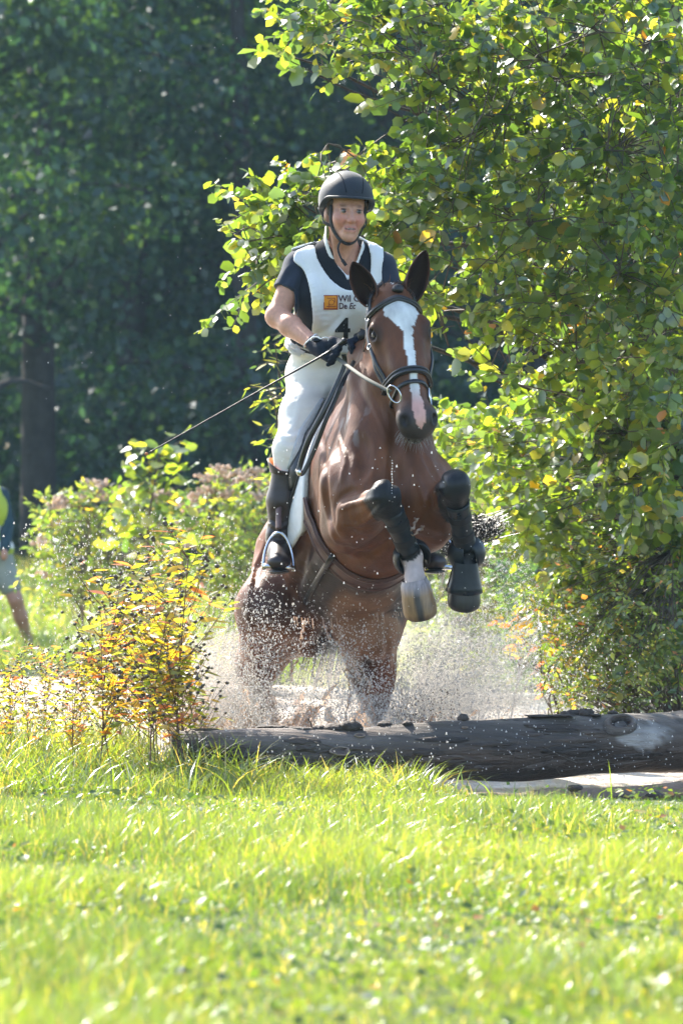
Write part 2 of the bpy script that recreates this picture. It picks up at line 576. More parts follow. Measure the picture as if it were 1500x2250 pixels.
def axis(segs):
    a = [segs[0][0]]
    for lo, hi, n in segs:
        a += list(np.linspace(lo, hi, n + 1)[1:])
    return np.array(a)
gx = axis([(-400, -40, 12), (-40, -6, 20), (-6, 6, 72), (6, 40, 20), (40, 400, 12)])
gy = axis([(-60, 5, 14), (5, 32, 140), (32, 70, 50), (70, 160, 20), (160, 900, 14)])
GX, GY = np.meshgrid(gx, gy, indexing='ij')
GZ = ground_z(GX, GY)
def ground_mat():
    m, nt, out = newmat('turf_soil')
    p = nt.nodes.new('ShaderNodeBsdfPrincipled'); p.inputs['Roughness'].default_value = .9
    n = noise_node(nt, 1.5, 6)
    r = ramp(nt, n.outputs['Fac'], [(.3, (.035, .05, .012)), (.5, (.06, .085, .018)), (.7, (.075, .06, .03))])
    g = nt.nodes.new('ShaderNodeNewGeometry')
    sx = nt.nodes.new('ShaderNodeSeparateXYZ')
    nt.links.new(g.outputs['Position'], sx.inputs[0])
    mr = nt.nodes.new('ShaderNodeMapRange')
    mr.inputs['From Min'].default_value = -.02; mr.inputs['From Max'].default_value = -.06
    nt.links.new(sx.outputs['Z'], mr.inputs['Value'])
    mx = nt.nodes.new('ShaderNodeMix'); mx.data_type = 'RGBA'
    nt.links.new(mr.outputs[0], mx.inputs['Factor'])
    nt.links.new(r.outputs[0], mx.inputs['A'])
    mx.inputs['B'].default_value = (.12, .08, .05, 1)
    nt.links.new(mx.outputs['Result'], p.inputs['Base Color'])
    nt.links.new(p.outputs[0], out.inputs[0])
    return m
g = mk('ground', np.stack([GX, GY, GZ], -1).reshape(-1, 3), np.array(grid_faces(len(gx), len(gy))), ground_mat())
tag(g, kind='structure')

# muddy water, churned where the horse pushes off
wx = axis([(-10, -3, 24), (-3, 3, 120), (3, 6, 14)])
wy = axis([(13.6, 20, 130), (20, 32, 90)])
WX, WY = np.meshgrid(wx, wy, indexing='ij')
pp = np.stack([WX, WY, 0 * WX], -1)
churn = np.exp(-(((WX + .05) / .75) ** 2 + ((WY - 17.3) / 1.6) ** 2))
WZ = WATER_Z + (0.012 + .05 * churn) * (fbm(pp * (5, 3, 1), 4, 21) - .5) + .05 * churn * (vnoise(pp * (9, 5, 1), 31) - .5)
WZ += .008 * np.sin(np.hypot(WX + .1, WY - 17) * 16) * np.exp(-np.hypot(WX + .1, WY - 17) / 3)
def water_mat():
    m, nt, out = newmat('muddy_water')
    p = nt.nodes.new('ShaderNodeBsdfPrincipled')
    n = noise_node(nt, 3.0, 6, (1, .5, 1))
    r = ramp(nt, n.outputs['Fac'], [(.36, (.34, .24, .17)), (.52, (.56, .46, .38)), (.66, (.76, .70, .64))])  # pale stops put foam and the sun's glint into the base colour
    nt.links.new(r.outputs[0], p.inputs['Base Color'])
    p.inputs['Roughness'].default_value = .33
    p.inputs['Specular IOR Level'].default_value = .5
    n2 = noise_node(nt, 16, 5, (1, .5, 1))
    b = nt.nodes.new('ShaderNodeBump'); b.inputs['Strength'].default_value = 1.0; b.inputs['Distance'].default_value = .07
    nt.links.new(n2.outputs['Fac'], b.inputs['Height']); nt.links.new(b.outputs[0], p.inputs['Normal'])
    nt.links.new(p.outputs[0], out.inputs[0])
    return m
w = mk('water', np.stack([WX, WY, WZ], -1).reshape(-1, 3), np.array(grid_faces(len(wx), len(wy))), water_mat())
tag(w, kind='structure')

# ------------------------------------------------------------------ log
LOGP = [(P(376, 1662, 15.17), .088), (P(560, 1661, 15.2), .100), (P(800, 1657, 15.3), .108), (P(1100, 1643, 15.42), .116), (P(1370, 1632, 15.55), .122), (P(1640, 1627, 15.7), .128), (P(1900, 1622, 15.85), .13)]
def make_log():
    c = catmull([p for p, r in LOGP], 36)
    rr = np.interp(np.linspace(0, 1, len(c)), np.linspace(0, 1, len(LOGP)), [r for p, r in LOGP])
    T, Nn, B = frames(c, (0, 0, 1))
    na = 64
    a = np.linspace(0, 2 * math.pi, na, endpoint=False)
    D = np.cos(a)[None, :, None] * Nn[:, None] + np.sin(a)[None, :, None] * B[:, None]
    base = c[:, None] + D * rr[:, None, None]
    q = base * A((1.2, 7, 7))
    d = .044 * (fbm(q, 5, 9) - .5) + .022 * (vnoise(base * (3, 3, 3), 77) - .5)
    crack = np.abs(vnoise(base * A((1.0, 24, 24)), 41) - .5)
    d -= .011 * sstep(.05, .0, crack) * sstep(.4, .6, vnoise(base * A((2, 5, 5)), 19))
    K = A(P(1392, 1600, 15.42))                       # bulge round the knot
    dk = np.linalg.norm(base - K, axis=-1)
    d += .020 * np.exp(-(dk / .09) ** 2)
    V = base + D * d[..., None]
    # colour: weathered top with its sunlit edge painted in, black-brown wet flank, pale stripped patch by the knot
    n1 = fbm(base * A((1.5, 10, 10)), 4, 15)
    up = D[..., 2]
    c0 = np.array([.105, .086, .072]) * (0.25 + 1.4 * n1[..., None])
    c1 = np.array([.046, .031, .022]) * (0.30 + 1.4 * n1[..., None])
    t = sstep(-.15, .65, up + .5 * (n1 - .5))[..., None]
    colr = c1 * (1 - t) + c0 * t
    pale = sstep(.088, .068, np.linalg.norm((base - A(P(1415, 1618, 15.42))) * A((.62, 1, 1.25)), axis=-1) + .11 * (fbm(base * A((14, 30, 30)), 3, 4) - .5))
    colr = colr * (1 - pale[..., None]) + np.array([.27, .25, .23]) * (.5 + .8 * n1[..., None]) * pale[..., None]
    top = sstep(.78, .97, up) * sstep(.42, .6, fbm(base * A((5, 20, 20)), 3, 66))  # bright sunlit edge along the top, painted as paler colour
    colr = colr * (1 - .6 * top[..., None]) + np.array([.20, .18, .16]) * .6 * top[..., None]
    n = len(c)
    Fc = [[i * na + j, i * na + (j + 1) % na, (i + 1) * na + (j + 1) % na, (i + 1) * na + j] for i in range(n - 1) for j in range(na)]
    Fc.append(list(range(na))[::-1]); Fc.append([(n - 1) * na + j for j in range(na)])
    e = thing('fallen_log', 'thick dark wet log lying across the water edge with bark flakes and a knot', 'log', P(900, 1720, 15.35))
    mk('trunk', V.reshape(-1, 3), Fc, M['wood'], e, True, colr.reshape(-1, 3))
    bv = bvh_of(V.reshape(-1, 3), Fc)
    def on(px, py):
        o = Vector((0, 0, CAM_H)); d_ = (P(px, py, 15) - o).normalized()
        h = bv.ray_cast(o, d_)
        return h[0], h[1]
    def top_at(px):
        x = P(px, 1600, 15.4).x
        h = bv.ray_cast(Vector((x, float(np.interp(x, c[:, 0], c[:, 1])), 2)), Vector((0, 0, -1)))
        return h[0]
    # bark flakes and lumps lying along the top
    k = 0
    for px, w_, h_, dy in ((745, .065, .020, 0), (770, .045, .026, -.02), (700, .03, .012, .02), (600, .07, .007, .03), (655, .06, .007, 0), (845, .03, .012, .03), (893, .018, .010, 0),
                           (1017, .022, .018, .02), (1185, .05, .007, -.02), (1270, .055, .016, .03), (1290, .03, .02, -.01), (1245, .022, .012, 0), (1230, .06, .005, -.05), (1310, .025, .006, -.05), (455, .05, .006, .02),
                           (1350, .02, .01, .01)):
        p = top_at(px)
        v, f = blob((p.x, p.y + dy, p.z + h_ * .35), (w_, .035, h_), None, 16, 8, .55, k, 4.0)
        mk('bark_flake', v, f, M['bark'], e)
        k += 1
    # plates of bark still clinging to the flank
    rb = np.random.default_rng(4)
    for i in range(64):
        px = rb.uniform(400, 1500); t_ = rb.random()
        py = np.interp(px, [400, 800, 1500], [1625, 1606, 1572]) + 8 + 95 * t_
        if 1360 < px < 1480 and py < 1650: continue
        p, n_ = on(px, py)
        if p is None: continue
        n_ = A(n_); ax_ = A((1, .12, .02)); ax_ -= n_ * (ax_ @ n_); ax_ /= np.linalg.norm(ax_); up_ = np.cross(n_, ax_)
        v, f = blob(A(p) - n_ * .002, (rb.uniform(.03, .11), rb.uniform(.006, .020), rb.uniform(.004, .009)), np.stack([ax_, up_, n_], 1), 18, 7, .5, i, 5.0)
        v += (fbm(v * A((40, 90, 90)), 3, i) - .5)[:, None] * n_ * .008
        k_ = rb.uniform(.5, 1.7)
        cc = np.tile(A((.055, .040, .031)) * k_, (len(v), 1)) * (.6 + .8 * fbm(v * 60, 2, i))[:, None]
        mk('bark_plate', v, f, M['wood'], e, True, cc)
    # shelf fungus: half dish with raised rim
    for px, py, r_ in ((746, 1652, .040), (790, 1617, .022), (1020, 1600, .014)):
        p, n_ = on(px, py)
        if p is None: continue
        z = A((0, 0, 1)); n_ = A(n_); n_[2] *= .3; n_ /= np.linalg.norm(n_); s_ = np.cross(z, n_)
        G = []
        rad = [0, .35, .62, .82, .95, 1.0, .92, .6, 0]
        hh = [.1, .04, .0, .10, .28, .2, -.15, -.45, -.5]
        for i in range(19):
            th = math.pi * 2 * i / 18
            wob = 1 + .12 * math.sin(3 * th + px) + .07 * math.sin(7 * th)
            G.append([A(p) + (s_ * math.cos(th) * r_ * a_ * wob) + (n_ * (.45 * math.sin(th) * a_ * wob + .2) * r_) + z * (.42 * -math.sin(th) * a_ * r_ + b_ * r_ * .35) + n_ * b_ * r_ * .7 for a_, b_ in zip(rad, hh)])
        G = np.array(G)
        cc = np.tile(np.array([[.09, .06, .05], [.10, .07, .055], [.13, .09, .07], [.22, .16, .12], [.38, .29, .22], [.40, .31, .24], [.25, .18, .14], [.1, .07, .06], [.1, .07, .06]])[None], (19, 1, 1))
        mk('bracket_fungus', G.reshape(-1, 3), grid_faces(19, 9), M['wood'], e, True, cc.reshape(-1, 3))
    # knot: ring with a dark hollow
    p, n_ = on(1362, 1592)
    n_ = A(n_); s_ = np.cross((0, 0, 1), n_); s_ /= np.linalg.norm(s_); u_ = np.cross(n_, s_)
    G = []
    for i in range(21):
        th = 2 * math.pi * i / 20
        w_ = 1 + .15 * math.sin(2 * th + 1)
        G.append([A(p) + (s_ * math.cos(th) * a_ * 1.15 + u_ * math.sin(th) * a_) * .040 * w_ + n_ * b_ * .02 for a_, b_ in ((0, -.3), (.4, -.1), (.62, .5), (.85, 1.1), (1.1, .8), (1.35, -.4))])
    G = np.array(G)
    cc = np.tile(np.array([[.012, .008, .006], [.015, .010, .008], [.03, .02, .014], [.09, .065, .05], [.12, .1, .085], [.06, .05, .045]])[None], (21, 1, 1))
    mk('knot', G.reshape(-1, 3), grid_faces(21, 6), M['wood'], e, True, cc.reshape(-1, 3))
    # little splinter standing up and fine straws hanging down the flank
    p = A(top_at(692))
    v, f = tube([p, p + A((-.012, 0, .012)), p + A((-.016, -.01, .03)), p + A((-.026, -.01, .040)), p + A((-.024, 0, .052))], [.004, .003, .003, .002, .001], 5)
    mk('splinter', v, f, M['twig'], e)
    for a_, b_, c_ in (((690, 1632), (735, 1645), (700, 1655)), ((745, 1662), (718, 1690), (712, 1700)), ((1140, 1625), (1128, 1660), (1118, 1700)), ((1190, 1640), (1235, 1662), (1265, 1675)), ((1180, 1700), (1195, 1680), (1200, 1670)), ((1210, 1672), (1222, 1690), (1230, 1700))):
        pts = []
        for q in (a_, b_, c_):
            h, n_ = on(*q)
            if h: pts.append(A(h) + A(n_) * .006)
        if len(pts) == 3:
            v, f = tube(catmull(pts, 5), .0014, 4)
            mk('straw', v, f, M['twig'], e)
    # old beam edging the inlet, lower right
    e2 = thing('sunken_beam', 'muddy timber beam sunk along the grass edge in front of the log', 'beam', P(1250, 1765, 14.6))
    c = catmull([P(900, 1772, 14.45), P(1130, 1764, 14.52), P(1340, 1752, 14.6), P(1560, 1738, 14.72)], 14)
    v, f = tube(c, [.03, .035, .036, .04], 12)
    v = v + (fbm(v * (4, 20, 20), 3, 3) - .5)[:, None] * A((0, .02, .03))
    mk('timber', v, f, M['mud'], e2)
    for px, py in ((1262, 1732), (1300, 1770), (1180, 1772), (1370, 1752), (1440, 1748)):
        q = P(px, py, 14.5)
        v, f = blob(q, (.03, .02, .012), None, 12, 7, .5, px)
        mk('bark_lump', v, f, M['bark'], e2)
    return e
make_log()
# ------------------------------------------------------------------ horse
PITCH, YAW = R(23), R(10)
hf = A((math.cos(PITCH) * math.sin(YAW), -math.cos(PITCH) * math.cos(YAW), math.sin(PITCH)))
hl = A((math.cos(YAW), math.sin(YAW), 0.0))
hu = np.cross(hf, hl)
HO = A((0.09, 16.27, 1.045))
HM = np.stack([hf, hl, hu])                     # rows: forward, left, up
def T(x, y, z):
    return HO + x * hf + y * hl + z * hu
# head frame
poll = A(P(866, 628, 15.72)); nose_end = A(P(928, 935, 15.47))
ha = nose_end - poll; HL = np.linalg.norm(ha); ha /= HL
hb = A((.950, .28, .185)); hb -= ha * (hb @ ha); hb /= np.linalg.norm(hb)
hc = np.cross(hb, ha); hc = hc if hc[1] < 0 else -hc
HD = np.stack([ha, hb, hc])
def Hd(a, b, c):
    return poll + ha * a + hb * b + hc * c

RF = dict(elbow=T(.37, -.145, -.245), knee=A(P(846, 1088, 15.40)), fet=A(P(903, 1222, 15.60)), cor=A(P(911, 1280, 15.56)), toe=A(P(924, 1350, 15.585)))
LF = dict(elbow=T(.38, .165, -.245), knee=A(P(998, 1068, 15.40)), fet=A(P(1024, 1213, 15.62)), cor=A(P(1021, 1268, 15.60)), toe=A(P(1018, 1330, 15.625)))
RH = dict(hip=T(-.58, -.18, .02), stifle=A(P(590, 1340, 16.62)), hock=A(P(560, 1505, 17.22)), fet=A(P(551, 1650, 17.05)), toe=A(P(548, 1705, 16.92)))
LH = dict(hip=T(-.58, .17, .02), stifle=A(P(808, 1375, 16.58)), hock=A(P(822, 1535, 17.18)), fet=A(P(806, 1650, 17.0)), toe=A(P(800, 1705, 16.88)))

def unit_(v):
    return v / (np.linalg.norm(v, axis=-1, keepdims=True) + 1e-12)
def build_horse_sdf():
    S = SDF((-.62, 15.2, -.32), (.72, 17.75, 2.02), .0074)
    E = lambda c, r, k=.06, Mx=HM, sub=False: S.ell(T(*c), r, Mx, k, sub)
    # trunk
    E((.17, 0, .00), (.50, .243, .375))
    E((-.22, 0, -.02), (.56, .292, .345))
    E((-.60, 0, .07), (.40, .265, .275))
    S.chain([T(.34, 0, .30), T(.12, 0, .335), T(-.15, 0, .285), T(-.6, 0, .28)], [.06, .06, .06, .06], .12)
    for s in (-1, 1):
        up_ = unit_(hu * .9 - hf * .44 - hl * s * .34); la_ = unit_(hl - up_ * (hl @ up_)); S.ell(T(.42, s * .108, -.09), (.18, .090, .31), np.stack([np.cross(la_, up_), la_, up_]), .05)   # shoulder
        S.ell(T(.565, s * .092, -.16), (.135, .110, .175), HM, .045)                                                   # pectoral
        S.ell(T(.45, s * .150, -.12), (.12, .08, .14), HM, .05)                                                       # point of shoulder
        S.ell(T(-.62, s * .165, -.03), (.29, .135, .30), HM, .06)                                                     # haunch
        S.ell(T(-.80, s * .11, -.06), (.16, .12, .26), HM, .06)
        S.ell(T(-.42, s * .19, .17), (.10, .07, .07), HM, .06)
    # breast groove, breast bone
    S.cone(T(.735, 0, .08), T(.70, 0, -.30), .022, .026, .05, True)
    # neck: crest, middle, throat
    S.chain([T(.16, 0, .36), T(.36, 0, .47), poll + hc * -.22 - ha * -.16, poll + hc * -.115 + ha * .02], [.09, .080, .060, .062], .08)
    S.chain([T(.40, 0, .10), T(.50, 0, .30), poll + hc * -.25 + ha * .16], [.145, .100, .075], .08)
    S.chain([T(.56, 0, -.02), T(.66, 0, .24), Hd(.26, 0, -.235)], [.145, .082, .058], .07)
    for s in (-1, 1):                                                                                              # jugular edge muscles
        S.chain([T(.60, s * .10, .02), T(.58, s * .09, .28), Hd(.18, s * .055, -.20)], [.065, .042, .03], .05)
    # head
    h = lambda c, r, k=.03, sub=False: S.ell(Hd(*c), r, HD, k, sub)
    h((.06, 0, -.085), (.115, .088, .085), .04)
    h((.17, 0, -.075), (.12, .100, .070), .03)
    S.chain([Hd(.13, 0, -.062), Hd(.34, 0, -.062), Hd(.50, 0, -.064)], [.076, .064, .056], .05)
    for s in (-1, 1):
        h((.175, s * .066, -.150), (.130, .040, .105), .035)            # jowl
        S.chain([Hd(.175, s * .092, -.055), Hd(.30, s * .078, -.085), Hd(.40, s * .062, -.09)], [.030, .024, .014], .03)   # facial crest
        S.chain([Hd(.28, s * .040, -.15), Hd(.42, s * .030, -.125), Hd(.54, s * .026, -.115)], [.048, .036, .032], .04)      # jaw bar
        h((.178, s * .092, -.042), (.046, .028, .034), .02)             # eye bulge
        S.chain([Hd(.135, s * .085, -.020), Hd(.165, s * .098, -.022), Hd(.20, s * .098, -.032)], [.014, .016, .012], .02)  # brow bone
        h((.187, s * .112, -.032), (.024, .014, .017), .008, True)      # eye opening
        h((.55, s * .046, -.050), (.050, .032, .040), .025)             # nostril wing
        h((.570, s * .056, -.028), (.026, .015, .022), .010, True)
        S.chain([Hd(.245, s * .052, -.028), Hd(.34, s * .045, -.035)], [.022, .016], .03)
    h((.552, 0, -.072), (.060, .064, .057), .04)
    h((.590, 0, -.085), (.028, .054, .034), .03)
    h((.585, 0, -.130), (.034, .036, .026), .02)                        # chin
    S.cone(Hd(.612, -.04, -.108), Hd(.612, .04, -.108), .006, .006, .012, True)
    # fore legs
    for L, s in ((RF, -1), (LF, 1)):
        e, k, f, c = L['elbow'], L['knee'], L['fet'], L['cor']
        d = k - e; dn = d / np.linalg.norm(d)
        S.cone(T(.50, s * .15, -.12), e, .115, .095, .05)
        S.cone(e, k, .088, .054, .04)
        S.ell(e + d * .28 + A((0, 0, .01)), (.17, .082, .095), np.stack([dn, np.cross(A((0, 0, 1)), dn) / np.linalg.norm(np.cross(A((0, 0, 1)), dn)), np.cross(dn, np.cross(A((0, 0, 1)), dn)) / np.linalg.norm(np.cross(A((0, 0, 1)), dn))]), .04)
        S.ell(k, (.042, .047, .048), None, .03)
        S.ell(k + A((s * .022, -.018, .020)), (.021, .022, .022), None, .02)
        S.ell(k + A((-s * .020, -.020, .004)), (.020, .020, .026), None, .02)
        S.ell(k + (k - e) / np.linalg.norm(k - e) * -.01 + A((0, .03, -.045)), (.022, .026, .026), None, .03)
        S.cone(k, f, .044, .031, .03)
        S.ell(f, (.040, .042, .042), None, .02)
        S.cone(f, c, .032, .040, .02)
    # hind legs
    for L, s in ((RH, -1), (LH, 1)):
        S.cone(L['hip'], L['stifle'], .185, .105, .07)
        S.cone(T(-.82, s * .15, -.10), L['stifle'] * .30 + L['hock'] * .70, .14, .080, .08)
        S.ell(L['stifle'], (.095, .11, .11), None, .08)
        S.cone(L['stifle'], L['hock'], .118, .064, .08)
        hk = L['hock']
        S.ell(hk, (.05, .062, .065), None, .03)
        S.cone(hk + A((0, .05, .06)), hk + A((0, .07, .17)), .022, .018, .03)
        S.cone(hk, L['fet'], .052, .040, .03)
        S.ell(L['fet'], (.045, .045, .045), None, .02)
        S.cone(L['fet'], L['toe'], .036, .045, .02)
    return S
# soft creases and veins are laid on a first, coarser pass of the surface
CREASE = [([(862, 900), (868, 960), (866, 1020), (862, 1085)], .012, .03), ([(808, 845), (832, 895), (852, 945), (868, 985)], .008, .012), ([(776, 828), (800, 875), (830, 935), (860, 1010)], .006, .010),
          ([(840, 830), (850, 880), (862, 930)], .007, .010), ([(736, 1160), (737, 1110), (762, 1084), (800, 1076), (826, 1066)], .010, .014), ([(742, 1165), (765, 1205), (805, 1218), (845, 1196), (872, 1172)], .010, .016),
          ([(702, 935), (712, 1000), (715, 1080), (726, 1150), (748, 1205)], .009, .03), ([(900, 1190), (925, 1130), (955, 1095), (980, 1075)], .009, .016), ([(930, 1000), (955, 1040), (978, 1070)], .008, .02),
          ([(770, 1240), (800, 1225), (850, 1225)], .006, .010), ([(805, 1150), (818, 1120), (832, 1100)], .007, .010), ([(790, 960), (800, 1010), (790, 1050)], .010, .04), ([(600, 1180), (570, 1230), (560, 1290)], .010, .03),
          ([(690, 1150), (672, 1220), (650, 1290), (640, 1335)], .012, .03), ([(620, 1360), (600, 1410), (590, 1470)], .010, .025), ([(800, 1420), (815, 1470), (822, 1520)], .010, .025), ([(845, 1370), (850, 1430), (842, 1490)], .009, .02)]
VEIN = [([(748, 1120), (778, 1108), (812, 1098), (838, 1092)], .005), ([(752, 1150), (790, 1150), (820, 1130), (842, 1108)], .004), ([(745, 960), (760, 1010), (752, 1060)], .005), ([(905, 1030), (925, 1075), (935, 1120)], .005),
        ([(700, 1240), (760, 1275), (830, 1300)], .004), ([(560, 1230), (550, 1300), (548, 1370), (552, 1430)], .005)]
def detail(S, V, Q):
    bv = bvh_of(V, Q)
    o = Vector((0, 0, CAM_H))
    def lay(path):
        out = []
        for q in catmull([A((x, y, 0)) for x, y in path], 6):
            h = bv.ray_cast(o, (P(q[0], q[1], 15) - o).normalized())
            if h[0] is not None: out.append(A(h[0]) + A(h[1]) * .004)
        return out
    for path, r, k in CREASE:
        c = lay(path)
        if len(c) > 3:
            rr = r * np.sin(np.linspace(.15, math.pi - .15, len(c)))
            S.chain(c, rr, k, True)
    for path, r in VEIN:
        c = lay(path)
        if len(c) > 3: S.chain([p - (p - A(o)) / np.linalg.norm(p - A(o)) * -.003 for p in c], r * np.sin(np.linspace(.2, math.pi - .2, len(c))) + .001, .012)
HS = build_horse_sdf()
detail(HS, *HS.mesh(HS.D, 0))
HV, HQ = HS.mesh(smooth=2)
def vnormals(V, Q):
    fn = np.cross(V[Q[:, 2]] - V[Q[:, 0]], V[Q[:, 3]] - V[Q[:, 1]])
    n = np.zeros_like(V)
    for k in range(4):
        for i in range(3):
            n[:, i] += np.bincount(Q[:, k], fn[:, i], len(V))
    return n / (np.linalg.norm(n, axis=1)[:, None] + 1e-12)
_hn = vnormals(HV, HQ)
_far = sstep(.12, .3, np.linalg.norm(HV - Hd(.3, 0, -.1), axis=1) - .2)[:, None]
_ridge = 1 - np.abs(2 * fbm(HV * A((7, 7, 5)), 3, 33) - 1)
HV = HV + _hn * _far * (((fbm(HV * 9, 3, 17) - .5) * .012) + ((_ridge - .75) * .012))[:, None]
HBV = bvh_of(HV, HQ)

def seg_d(p, a, b):
    a, b = A(a), A(b)
    t = np.clip(((p - a) @ (b - a)) / ((b - a) @ (b - a)), 0, 1)
    return np.linalg.norm(p - a - t[:, None] * (b - a), axis=1), t

def coat_colors(V):
    n = len(V)
    tl = (V - HO) @ HM.T
    hd = (V - poll) @ HD.T
    n1 = fbm(V * 3.0, 3, 2)
    n2 = fbm(V * A((30, 30, 30)), 3, 8)
    bay = A((.122, .043, .016))
    n3 = fbm(V * A((55, 55, 13)), 3, 61)
    c = np.tile(bay, (n, 1)) * ((.62 + .76 * n1) * (.72 + .56 * n3))[:, None]
    # belly shade and sunlit tan lower edge painted in, redder rump
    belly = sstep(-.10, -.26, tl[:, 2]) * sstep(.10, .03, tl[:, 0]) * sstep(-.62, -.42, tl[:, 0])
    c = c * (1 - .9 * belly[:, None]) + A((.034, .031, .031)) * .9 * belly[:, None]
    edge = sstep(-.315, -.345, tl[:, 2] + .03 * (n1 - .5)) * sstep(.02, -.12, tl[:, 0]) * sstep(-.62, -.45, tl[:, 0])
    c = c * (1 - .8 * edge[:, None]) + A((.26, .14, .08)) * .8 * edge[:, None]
    rump = sstep(-.3, -.6, tl[:, 0])
    c = c * (1 - .4 * rump[:, None]) + A((.20, .055, .016)) * .45 * rump[:, None]
    ishead = (np.abs(hd[:, 1]) < .14) & (hd[:, 0] > -.12) & (hd[:, 0] < .68) & (hd[:, 2] > np.interp(hd[:, 0], [0, .3, .4, .5, .6], [-.28, -.24, -.165, -.15, -.145])) & (np.abs(hd[:, 1]) < np.interp(hd[:, 0], [.38, .44], [.14, .085])) & (hd[:, 0] < .635)
    # black points on the legs
    blk = np.zeros(n)
    for L, lo in ((RF, .80), (LF, .80)):
        d, t = seg_d(V, L['elbow'], L['knee']); blk = np.maximum(blk, sstep(lo, lo + .12, t) * (d < .085))
        d, t = seg_d(V, L['knee'], L['fet']); blk = np.maximum(blk, (d < .075).astype(float))
    d, t = seg_d(V, LF['fet'], LF['cor']); blk = np.maximum(blk, (d < .07).astype(float))
    for L in (RH, LH):
        d, t = seg_d(V, L['hock'], L['fet']); blk = np.maximum(blk, .75 * sstep(.12, .12 - .03, d) * sstep(0.2, .8, t + .12 * (n2 - .5)))
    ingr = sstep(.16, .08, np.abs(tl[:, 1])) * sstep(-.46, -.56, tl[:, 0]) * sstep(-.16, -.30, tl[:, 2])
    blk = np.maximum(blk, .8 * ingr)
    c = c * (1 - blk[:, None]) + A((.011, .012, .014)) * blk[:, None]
    # white sock on the right fore
    d, t = seg_d(V, RF['fet'] + (RF['knee'] - RF['fet']) * .08, RF['cor'])
    sock = (d < .062) * ((V - RF['fet']) @ ((RF['fet'] - RF['knee']) / np.linalg.norm(RF['fet'] - RF['knee'])) > -.018)
    c = np.where(sock[:, None], A((.50, .40, .38)) * (.85 + .3 * n2)[:, None], c)
    # face: muzzle grey, blaze, pink snip
    a, b, cc = hd[:, 0], hd[:, 1], hd[:, 2]
    mz = ishead * sstep(.44, .57, a + .10 * np.maximum(-cc - .06, 0))
    c = c * (1 - mz[:, None]) + A((.060, .047, .043)) * mz[:, None]
    eyd = ishead * sstep(.05, .02, np.linalg.norm(np.stack([(a - .187) / 1.3, np.abs(b) - .104, cc + .034], 1), axis=1))
    c = c * (1 - .75 * eyd[:, None]) + A((.02, .013, .011)) * .75 * eyd[:, None]
    front = ishead * (cc > -.085)
    wob = (fbm(np.stack([a * 55, b * 55, 0 * a], 1), 3, 12) - .5) * .032
    ctr = .006 + .005 * np.sin(a * 9)
    wdt = np.interp(a, [.058, .075, .095, .125, .15, .185, .225, .34, .42, .47, .52, .585, .605], [0, .045, .064, .066, .054, .030, .019, .016, .016, .019, .024, .022, .0])
    bz = front * (np.abs(b - ctr) < wdt + wob * np.interp(a, [.0, .17, .25, .6], [1, .9, .35, .25]))
    white = A((.66, .66, .64)) * (.85 + .28 * n2)[:, None]
    pink = A((.60, .33, .28)) * (.9 + .2 * n2)[:, None]
    tp = sstep(.42, .52, a)[:, None]
    c = np.where(bz[:, None] > 0, white * (1 - tp) + pink * tp, c)
    nos = ishead * sstep(.033, .020, np.linalg.norm(np.stack([(a - .568) * .9, np.abs(b) - .054, (cc + .030)], 1), axis=1))
    c = c * (1 - nos[:, None]) + A((.014, .009, .009)) * nos[:, None]
    # dried water marks on the shoulder
    sp = sstep(.60, .72, fbm(V * A((38, 38, 14)), 3, 90)) * sstep(.16, .05, np.linalg.norm(V - A(P(765, 945, 15.75)), axis=1))
    c = c * (1 - .6 * sp[:, None]) + A((.45, .42, .40)) * .6 * sp[:, None]
    return np.clip(c, 0, 1)

# detailed colour needs a denser face: subdivide nothing, colour per vertex at 8 mm is enough away from the blaze
horse = thing('horse', 'bay horse with white blaze rearing out of muddy water over the log', 'horse', T(-.3, 0, -.36) * A((1, 1, 0)))
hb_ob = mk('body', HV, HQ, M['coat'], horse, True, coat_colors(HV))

# eyes
for s in (-1, 1):
    v, f = blob(Hd(.187, s * .095, -.037), (.023, .020, .018), None, 16, 10)
    mk('eye', v, f, M['eye'], horse)
    mb = MB()
    for k, (o, r_) in enumerate(((-.007, .0085), (.011, .006))):
        pts = [Hd(.187 + d, s * (.114 - abs(d) * .35 - (.006 if o < 0 else 0)), -.034 - o * (1 - (d / .028) ** 2)) for d in np.linspace(-.027, .027, 9)]
        v, f = tube(pts, [.002, r_, r_, .002], 7)
        mb.add(v, f, A((.016, .010, .008)))
    mb.build('eyelid', M['coat'], horse)

